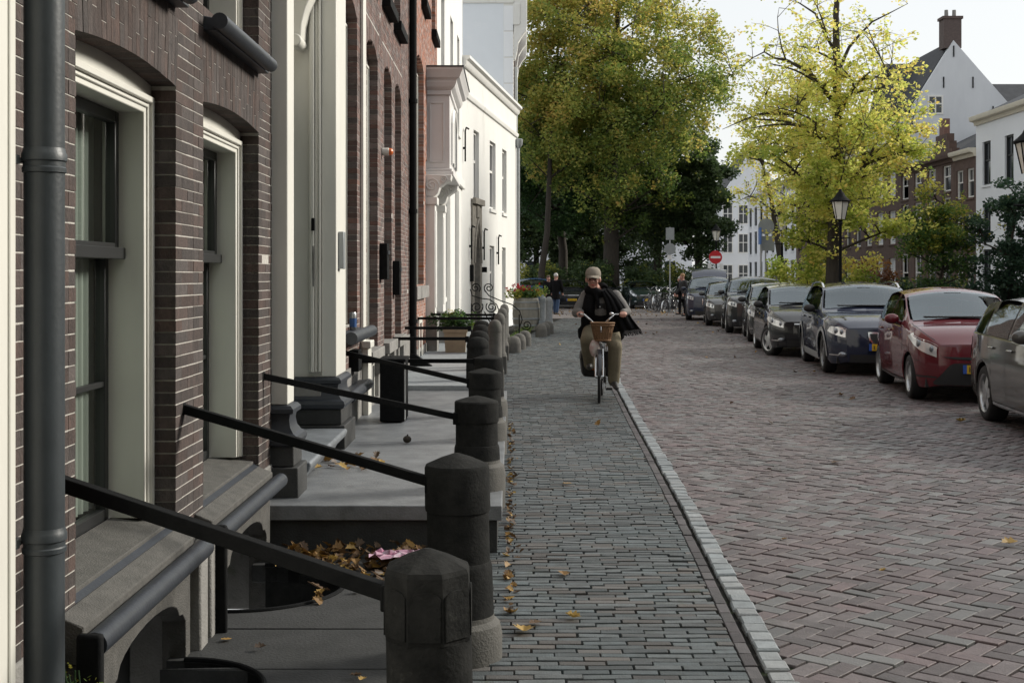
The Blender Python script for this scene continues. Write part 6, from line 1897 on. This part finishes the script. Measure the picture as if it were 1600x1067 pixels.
row_house('canal_house', 'grey-brown house behind the yellow tree with a chimney', 84.02, 98, 9.6, 'brick_far', 5, ((.6, 2.7), (3.5, 5.4), (6.2, 8.2)), ww=1.2, chim=((6, 3.2),), frame='sash_black')
row_house('canal_house', 'white house with dark windows seen right of the no-entry sign', 98.02, 118, 8.8, 'white_far', 8, ((.4, 2.9), (3.6, 5.6), (6.1, 7.8)), ww=1.15, frame='sash_black', cornice='white_plaster', roof=1.2)

def gable_house(name, label, x0, x1, y, eave, peak, depth, wmat, wins=(), px=None, xp=None):
    """end wall facing the camera, ridge running away"""
    h = thing(name, label, 'house', ((x0 + x1) / 2, y, 0))
    c = (x0 + x1) / 2 if xp is None else xp
    m = MB(); m.prism([(x0, -.2), (x1, -.2), (x1, eave), (c, peak), (x0, eave)], y, y + .3, 'y'); w = m.build('gable_wall', wmat, h, fix=True, smooth=0)
    m = MB(); m.box(x0, y + .3, -.2, x1, y + depth, eave - .02); m.build('body', wmat, h, smooth=0)
    m = MB(); m.prism([(x0 - .1, eave - .06), (c, peak + .06), (x1 + .1, eave - .06), (x1 + .1, eave - .3), (x0 - .1, eave - .3)], y + .31, y + depth, 'y'); m.build('roof', 'roof_dark', h, fix=True, smooth=0)
    for (wx, wz, ww, wh) in wins:
        f = MB(); t = .09
        f.box(wx - ww / 2, y - .04, wz, wx - ww / 2 + t, y + .05, wz + wh); f.box(wx + ww / 2 - t, y - .04, wz, wx + ww / 2, y + .05, wz + wh)
        f.box(wx - ww / 2 + t, y - .04, wz + wh - t, wx + ww / 2 - t, y + .05, wz + wh); f.box(wx - ww / 2 + t, y - .04, wz, wx + ww / 2 - t, y + .05, wz + t)
        f.box(wx - .035, y - .035, wz + t, wx + .035, y + .02, wz + wh - t); f.box(wx - ww / 2 + t, y - .034, wz + wh * .52, wx + ww / 2 - t, y + .019, wz + wh * .52 + .07)
        fo_ = f.build('window', 'white_paint_soft', h)
        p = MB(); p.add([(wx - ww / 2, y - .012, wz), (wx + ww / 2, y - .012, wz), (wx + ww / 2, y - .012, wz + wh), (wx - ww / 2, y - .012, wz + wh)], [(0, 1, 2, 3)]); p.build('pane', 'glass_far', fo_, smooth=0)
    return h
gh = gable_house('gable_house', 'tall grey plastered gable with a small white window and a brick chimney', 21.9, 27.3, 70, 10.9, 14.5, 9, 'grey_plaster', ((23.15, 10.45, .85, 1.05),), xp=24.15)
m = MB(); m.box(23.65, 70.1, 14.1, 24.62, 70.9, 15.7); ch_ = m.build('chimney', 'brick_brown', gh)
m = MB(); m.box(23.58, 70.05, 15.7, 24.70, 70.97, 15.85); m.build('chimney_cap', 'brick_brown', ch_)
for x in (23.92, 24.35):
    m = MB(); m.lathe([(.11, 15.85), (.10, 16.25)], 10, (x, 70.5, 0)); m.build('chimney_pot', 'plinth_stone', ch_)
for (x, z) in ((23.6, 12.2), (25.2, 12.2), (26.3, 10.6), (24.15, 13.9)):
    m = MB(); m.box(x - .03, 69.95, z - .3, x + .03, 69.99, z + .3); m.build('wall_anchor', 'iron_black', gh)
bh = thing('long_roof', 'dark slate roof running behind the grey gable', 'roof', (23, 78, 0))
m = MB(); m.prism([(72.5, 10.5), (76, 14.2), (79.5, 10.5)], 21.9, 24.0, 'x'); m.build('roof_slope', 'roof_dark', bh, smooth=0)
m = MB(); m.box(22.0, 72.8, 0, 24, 79.2, 10.5); m.build('wall', 'grey_plaster', bh, smooth=0)
bh2 = thing('long_roof', 'dark tiled roof right of the grey gable', 'roof', (30, 80, 0))
m = MB(); m.prism([(73, 10.5), (76, 13.0), (79, 10.5)], 26.5, 40, 'x'); m.build('roof_slope', 'roof_dark', bh2, smooth=0)
m = MB(); m.box(26.6, 73.2, 0, 39.8, 78.8, 10.5); m.build('wall', 'brick_brown', bh2, smooth=0)
wl = [(20.9 + 1.5 * k, z, 1.0, 1.9) for z in (.8, 3.8, 6.6) for k in range(4)]
gable_house('gable_house', 'white gabled house at the far end of the canal row', 20.2, 26.4, 124, 9.2, 14.0, 9, 'white_far', wl + [(22.8, 10.2, .5, .6), (23.8, 10.2, .5, .6)])
fh = thing('far_house', 'pale house glimpsed through the big trees', 'house', (3, 135, 0))
m = MB(); m.box(-8, 135, 0, 19, 143, 8.5); m.build('wall', 'white_far', fh, smooth=0)
m = MB(); m.prism([(134.5, 8.5), (139, 12), (143.5, 8.5)], -8.3, 19.3, 'x'); m.build('roof', 'roof_dark', fh, smooth=0)
for k in range(12):
    for z in (1, 4.8):
        m = MB(); m.box(-7 + 2.1 * k, 134.93, z, -5.9 + 2.1 * k, 134.97, z + 2.1); m.build('window', 'glass_far', fh)

# ------------------------------------------------------------------ trees
def bez(p0, p1, p2, n): return [tuple(Vector(p0) * (1 - t) ** 2 + Vector(p1) * 2 * t * (1 - t) + Vector(p2) * t * t) for t in np.linspace(0, 1, n)]

def tree(name, label, base, height, r0, centre, radii, ncl, clr, leaves, size, matn, bias=(.3, .5), limbs=9, seed=1, lean=(0, 0), group=None, low=None, hole=0.0, drop=None, twigs=0, thin_top=0.0, paths=(), skirt=None):
    rg = np.random.default_rng(seed)
    t = thing(name, label, 'tree', base, 0, group)
    bx, by, bz = base
    top = (bx + lean[0], by + lean[1], height)
    tp = []
    for k in range(9):
        u = k / 8; tp.append((bx + lean[0] * u + rg.normal(0, .06) * (k > 0), by + lean[1] * u + rg.normal(0, .06), bz - .1 + (height + .1 - bz) * u))
    rs = [r0 * (1.25 if k == 0 else 1) * (1 - .85 * (k / 8) ** 1.1) for k in range(9)]
    m = MB(); m.tube(tp, rs, 12); m.build('trunk', 'bark', t, smooth=60)
    # clumps of foliage
    cc = []
    while len(cc) < ncl:
        d = rg.normal(size=3); d /= np.linalg.norm(d)
        q = np.array(centre) + d * np.array(radii) * (rg.random() ** .42)
        if low is not None and q[2] < low: continue
        if skirt and q[2] < skirt[0] and abs(q[0] - bx) > skirt[1]: continue
        if hole and rg.random() < hole and q[2] > centre[2]: continue
        cc.append(q)
    cc = np.array(cc)
    nodes = [(Vector(p), r) for p, r in zip(tp, rs)]
    for a, b in zip(tp, tp[1:]): nodes.append(((Vector(a) + Vector(b)) / 2, .5 * r0))
    lim = MB()
    for pth, ra, rb in paths:
        if pth[0] not in [q_[-1] for q_, _, _ in paths] and ra > .055:
            zz = pth[0][2]; u_ = min(max((zz - bz) / (height - bz), 0), 1); pth = [(bx + lean[0] * u_, by + lean[1] * u_, zz)] + list(pth[1:])
        elif ra <= .055: pth = [tuple(min((n_ for n_, r_ in nodes), key=lambda n_: (n_ - Vector(pth[0])).length))] + list(pth[1:])
        n_ = len(pth); fine = []
        for a_, b_ in zip(pth, pth[1:]): fine += [tuple(Vector(a_).lerp(Vector(b_), t_) + Vector((rg.normal(0, .03), rg.normal(0, .03), rg.normal(0, .03)))) for t_ in (0, .5)]
        fine.append(pth[-1]); rr = [ra + (rb - ra) * k / (len(fine) - 1) for k in range(len(fine))]
        lim.tube(fine, rr, 8, False)
        for q, w in zip(fine, rr): nodes.append((Vector(q), w))
    order = list(np.argsort(-np.hypot(cc[:, 0] - bx, cc[:, 1] - by)))
    mains = order[:limbs * 3][::3]
    def attach(i, main):
        tgt = Vector(cc[i])
        best = None
        for p, r in nodes:
            dz = tgt.z - p.z; d = (tgt - p).length
            cost = d + (1.5 * max(0, .35 * d - dz)) + (0 if r > .02 else .6)
            if main and r < r0 * .25: cost += 3
            if best is None or cost < best[0]: best = (cost, p, r)
        _, p, r = best
        L_ = (tgt - p).length
        mid = p.lerp(tgt, .45) + Vector((rg.normal(0, .09) * L_, rg.normal(0, .09) * L_, .10 * L_))
        r1 = min(r * .55, r0 * (.42 if main else .16)) + .008
        pts = bez(p, mid, tgt, 7)
        rr = [r1 * (1 - .8 * k / 6) + .006 for k in range(7)]
        lim.tube(pts, rr, 6 if main else 5, False)
        for q, w in zip(pts[1:], rr[1:]): nodes.append((Vector(q), w))
    for i in mains: attach(i, True)
    for i in order:
        if i not in mains: attach(i, False)
    ends = []
    for _ in range(twigs):
        p, r = nodes[rg.integers(9, len(nodes))]
        d = Vector((rg.normal(), rg.normal() * .6, rg.normal() * .7 + .3)).normalized() * rg.uniform(.5, 1.5)
        lim.tube(bez(p, p + d * .5 + Vector((0, 0, .1)), p + d, 4), [.011, .008, .006, .003], 4, False)
        ends.append(tuple(p + d)); ends.append(tuple(p + d * .6))
    lo_ = lim.build('limbs', 'bark', t, smooth=60)
    if twigs: lo_['kind'] = 'stuff'
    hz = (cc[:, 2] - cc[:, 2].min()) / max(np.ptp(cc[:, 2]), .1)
    bs = bias[0] + (bias[1] - bias[0]) * hz  # higher clumps yellower: sunlight painted into the autumn leaf colour
    w = rg.uniform(.5, 1.5, ncl) * (1 - thin_top * hz) ** 1.5
    cnt = (leaves * w / w.sum()).astype(int)
    R = np.array([clr * rg.uniform(.7, 1.35, ncl), clr * rg.uniform(.7, 1.35, ncl), clr * rg.uniform(.45, .85, ncl)]).T
    if drop: R[:, 2] *= drop
    A_ = leaf_cloud(cc, R, cnt, size, bias=bs, clumpvar=.14)
    if ends:
        B_ = leaf_cloud(ends, np.full(len(ends), clr * .42), np.full(len(ends), 13), size, bias=np.full(len(ends), bias[1]), clumpvar=.12)
        A_ = (np.concatenate([A_[0], B_[0]]), np.concatenate([A_[1], B_[1] + len(A_[0])]), np.concatenate([A_[2], B_[2]]))
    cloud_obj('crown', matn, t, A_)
    return t
BG = 'trees at the end of the street'
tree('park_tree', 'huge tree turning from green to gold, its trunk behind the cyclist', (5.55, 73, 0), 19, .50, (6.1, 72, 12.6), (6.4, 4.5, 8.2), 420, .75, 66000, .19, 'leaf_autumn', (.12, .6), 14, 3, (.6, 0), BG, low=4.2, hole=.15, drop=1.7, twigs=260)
tree('park_tree', 'forked dark trees left of the huge one above the parked black car', (3.3, 80, 0), 13, .33, (2.8, 79, 9.2), (4.4, 3.5, 5.2), 110, 1.2, 50000, .21, 'leaf_green', (.15, .55), 8, 5, (-.7, 0), BG, low=3.4)
tree('park_tree', 'golden-green tree overhanging the white house corner', (1.6, 70, 0), 16, .2, (2.6, 70, 13.0), (4.2, 3.2, 6.2), 170, .75, 34000, .18, 'leaf_autumn', (.4, .75), 8, 9, (1.0, 0), BG, low=6.5, drop=1.5)
tree('park_tree', 'dense black-green evergreen above the no-entry sign', (11.0, 76, 0), 9.5, .28, (11.0, 75, 5.9), (1.9, 2.0, 3.9), 90, .75, 26000, .19, 'leaf_dark', (.3, .6), 8, 13, (0, 0), BG, low=2.6)
tree('park_tree', 'dark drooping tree right of the huge trunk', (9.0, 79, 0), 12, .30, (8.8, 78, 7.2), (3.4, 3.0, 5.0), 110, 1.0, 36000, .20, 'leaf_dark', (.4, .85), 8, 17, (.4, 0), BG, low=2.4, drop=1.6)
tree('park_tree', 'dark low tree in the corner beyond the white house', (1.6, 86, 0), 8, .25, (2.2, 86, 5.2), (3.8, 2.5, 3.8), 80, 1.1, 30000, .22, 'leaf_dark', (.3, .7), 8, 19, (0, 0), BG, low=1.8)
tree('park_tree', 'dark tree filling the gap behind the parked bicycles', (7.2, 90, 0), 9, .3, (6.2, 90, 5.6), (5.6, 2.5, 4.4), 110, 1.2, 40000, .24, 'leaf_dark', (.25, .6), 8, 23, (0, 0), BG, low=1.6)
PX = lambda px, py, y=40: ((px - 800) * y / 2000, y + random.uniform(-.5, .5), EYE + (430 - py) * y / 2000)
YP = [([PX(1300, 165), PX(1262, 112), PX(1225, 98), PX(1195, 80), PX(1160, 105)], .085, .008), ([PX(1298, 225), PX(1268, 215), PX(1238, 178), PX(1200, 174), PX(1165, 186), PX(1125, 205)], .09, .008),
      ([PX(1316, 320), PX(1345, 258), PX(1338, 200), PX(1362, 150), PX(1405, 105)], .10, .008), ([PX(1306, 130), PX(1330, 70), PX(1370, 30), PX(1420, 5)], .07, .008), ([PX(1304, 90), PX(1275, 20), PX(1230, -10)], .06, .008), ([PX(1345, 260), PX(1385, 190), PX(1430, 150)], .05, .006), ([PX(1226, 98), PX(1215, 50), PX(1220, 10)], .03, .005)]
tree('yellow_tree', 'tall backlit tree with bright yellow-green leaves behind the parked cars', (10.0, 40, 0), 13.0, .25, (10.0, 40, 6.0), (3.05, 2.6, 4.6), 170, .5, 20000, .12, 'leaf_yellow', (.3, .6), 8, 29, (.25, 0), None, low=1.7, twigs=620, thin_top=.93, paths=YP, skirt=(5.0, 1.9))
tree('bare_tree', 'thin leaning tree with few yellow leaves beside the second street lantern', (13.2, 61, 0), 8.5, .20, (12.6, 61, 7.2), (2.7, 1.8, 3.4), 40, .6, 1500, .14, 'leaf_yellow', (.4, .7), 10, 31, (-1.5, 0), None, low=3.0, twigs=90)
tree('young_tree', 'small green and yellow tree before the stepped-gable house', (14.3, 42.5, 0), 4.3, .07, (14.2, 42.5, 3.0), (1.25, 1.0, 1.8), 70, .42, 9500, .11, 'leaf_green', (.45, .95), 7, 37, (.1, 0), None, low=.7, twigs=30)
tree('young_tree', 'dark blue-green bushy tree at the right edge', (16.2, 41.5, 0), 4.6, .08, (16.3, 41.5, 2.9), (1.45, 1.1, 2.2), 70, .40, 10500, .12, 'leaf_bluegreen', (.3, .6), 7, 41, (.1, 0), None, low=.4)
def shrubs(name, label, spots, r, n, size, matn, bias):
    s = np.array(spots, float)
    sh = thing(name, label, 'shrub', tuple(s.mean(0) * np.array([1, 1, 0])))
    cloud_obj('foliage', matn, sh, leaf_cloud(s, np.full(len(s), r), n, size, bias=np.full(len(s), bias)))
    m = MB()
    for (x, y, z) in s[::3]: m.tube([(x, y, -.05), (x + .05, y, z * .5), (x, y, z)], .015, 5)
    m.build('stems', 'bark', sh); return sh
shrubs('shrub', 'dark shrubs under the big trees behind the parked cars', [(RNG.uniform(.5, 11.5), RNG.uniform(71, 74), RNG.uniform(.4, 2.0)) for _ in range(80)], .6, 18000, .17, 'leaf_dark', .55)
shrubs('shrub', 'leafy shrub growing under the yellow tree', [(RNG.uniform(8.2, 11.6), RNG.uniform(40.5, 42), RNG.uniform(.4, 2.1)) for _ in range(45)], .38, 7000, .11, 'leaf_yellow', .3)
shrubs('shrub', 'low green hedge behind the red car', [(RNG.uniform(12.4, 19), RNG.uniform(43, 44.5), RNG.uniform(.2, 1.25)) for _ in range(80)], .36, 11000, .12, 'leaf_bluegreen', .45)
shrubs('shrub', 'rust-coloured shrub between the yellow tree and the brick house', [(RNG.uniform(12.0, 13.3), RNG.uniform(44, 45), RNG.uniform(.9, 2.2)) for _ in range(20)], .3, 1500, .11, 'leaf_rust', .6)
shrubs('shrub', 'dark hedge along the far quay below the white house', [(RNG.uniform(14.0, 20), RNG.uniform(56, 58), RNG.uniform(.2, 1.2)) for _ in range(60)], .45, 7000, .15, 'leaf_dark', .6)
shrubs('shrub', 'yellow-green bush behind the last parked cars', [(RNG.uniform(8.3, 10.5), RNG.uniform(50, 51), RNG.uniform(.3, 1.2)) for _ in range(26)], .35, 2500, .12, 'leaf_green', .6)

# house fronts go on unseen behind the camera; trees added to block sky light
for k, (x, y, sd) in enumerate(((9.5, -5, 51), (9.3, -15, 53))):
    tree('canal_tree', ['tall waterside tree just behind the camera', 'second waterside tree further behind the camera'][k],
         (x, y, 0), 15, .3, (x - 1.2, y, 8.5), (6.0, 5.0, 5.5), 120, 1.2, 30000, .26, 'leaf_autumn', (.3, .6), 9, sd, (.2, 0), 'waterside trees behind the camera', low=3.0)
row_house('canal_house', 'long white and brick house row across the water, outside the picture', -35, 43.9, 9.4, 'brick_far', 18, ((.9, 2.9), (3.6, 5.4), (6.2, 7.9)), ww=1.2, frame='white_paint_soft')
hb_ = thing('brick_house', 'brown brick house fronts behind the camera', 'house', (XF, -25, 0))
m = MB(); m.box(-9, -45, -.2, XF, -7.05, 10); m.build('wall', 'brick_far', hb_, smooth=0)
for k in range(12):
    for z in (1, 4.5, 7):
        m = MB(); m.box(XF - .05, -44 + 3 * k, z, XF + .02, -42.8 + 3 * k, z + 2); m.build('window', 'glass_far', hb_)
eb = thing('far_house', 'house row closing the street behind the camera', 'house', (8, -52, 0))
m = MB(); m.box(-9, -60, -.2, 30, -52, 10); m.build('wall', 'brick_far', eb, smooth=0)
m = MB(); m.prism([(-60.3, 10), (-56, 13.5), (-51.7, 10)], -9, 30, 'x'); m.build('roof', 'roof_dark', eb, smooth=0)

# ------------------------------------------------------------------ street lanterns
def lantern(label, px, y, h=3.35):
    l = thing('street_lantern', label, 'street lamp', ((px - 800) * y / 2000, y, 0), 0, 'street lanterns')
    m = MB(); m.lathe([(.12, -.05), (.12, .25), (.10, .3), (.085, .7), (.06, .8), (.045, 1.0), (.042, h - .15), (.065, h - .1), (.05, h - .04), (.09, h)], 14); m.build('post', 'iron_black', l, world=False)
    m = MB(); m.tube([(-.28, 0, h - .5), (.28, 0, h - .5)], .016, 6); m.build('ladder_bar', 'iron_black', l, world=False)
    m = MB(); n = 6
    m.lathe([(.13, h + .02), (.235, h + .50)], n); gl = m.build('glass', 'lantern_glass', l, world=False, smooth=0)
    m = MB()
    for k in range(n):
        a = 2 * math.pi * (k + .5) / n; m.tube([(.135 * math.cos(a), .135 * math.sin(a), h + .01), (.24 * math.cos(a), .24 * math.sin(a), h + .51)], .012, 5)
    m.build('frame', 'iron_black', gl, world=False)
    m = MB(); m.lathe([(.27, h + .50), (.28, h + .53), (.20, h + .60), (.14, h + .66), (.10, h + .74), (.06, h + .78), (.02, h + .86)], n * 2); m.build('roof', 'iron_black', l, world=False)
    return l
for lb, px, y, h in (('street lantern in front of the yellow tree trunk', 1313, 35.5, 3.2), ('street lantern beside the grey sign backs', 1222, 46.5, 3.3), ('street lantern above the no-entry sign', 1119, 64.5, 3.4),
                     ('street lantern cut off by the right edge', 1611, 20.7, 3.3), ('far lantern left of the huge tree trunk', 880, 94, 3.0), ('far lantern right of the huge tree trunk', 966, 92, 3.4)):
    lantern(lb, px, y, h)

# ------------------------------------------------------------------ signs
def pole(sg, x, y, h, r=.03): m = MB(); m.lathe([(r, -.05), (r, h)], 10, (x, y, 0)); return m.build('pole', 'zinc', sg)
def disc(sg, nm, x, y, z, r, mt, th=.015): m = MB(); m.tube([(x, y, z), (x, y - th, z)], r, 32); return m.build(nm, mt, sg, smooth=0)
X = lambda px, y: (px - 800) * y / 2000
Zp = lambda py, y: EYE + (430 - py) * y / 2000
y = 60; x = X(1118, y)
sg = thing('road_sign', 'red round no-entry sign with white bar', 'road sign', (x, y, 0)); pole(sg, x, y + .05, Zp(390, y)); d_ = disc(sg, 'disc', x, y, Zp(402, y), .31, 'sign_red')
m = MB(); m.box(x - .23, y - .022, Zp(402, y) - .05, x + .23, y - .016, Zp(402, y) + .05); m.build('white_bar', 'sign_white', d_)
for s_ in (-1, 1):
    m = MB(); m.box(x + s_ * .28 - .08, y + .02, Zp(425, y) - .2, x + s_ * .28 + .08, y + .04, Zp(412, y)); m.build('notice', 'sign_white', sg)
y = 58; x = X(1047, y)
sg = thing('road_sign', 'grey backs of a square and a round sign on a pole by the bicycles', 'road sign', (x, y, 0)); pole(sg, x, y + .05, Zp(355, y))
disc(sg, 'round_sign', x, y, Zp(389, y), .26, 'sign_grey'); m = MB(); m.box(x - .19, y - .01, Zp(375, y), x + .19, y + .01, Zp(356, y)); m.build('square_sign', 'sign_grey', sg)
m = MB(); m.box(x - .13, y - .03, Zp(405, y), x + .07, y - .015, Zp(399, y)); m.build('small_plate', 'sign_white', sg)
y = 48; x = X(1197, y)
sg = thing('road_sign', 'grey backs of a round and a square sign next to a narrow blue panel', 'road sign', (x, y, 0)); pole(sg, X(1189, y), y, Zp(345, y), .035); pole(sg, X(1197, y), y + .1, Zp(344, y), .03)
disc(sg, 'round_sign', X(1197, y), y - .02, Zp(354, y), .30, 'sign_grey'); m = MB(); m.box(X(1186, y) + .05, y - .02, Zp(392, y), X(1210, y), y - .004, Zp(369, y)); m.build('square_sign', 'sign_grey', sg)
m = MB(); m.box(X(1186, y), y - .3, Zp(382, y), X(1186, y) + .03, y + .15, Zp(356, y)); m.build('blue_panel', 'sign_blue', sg)
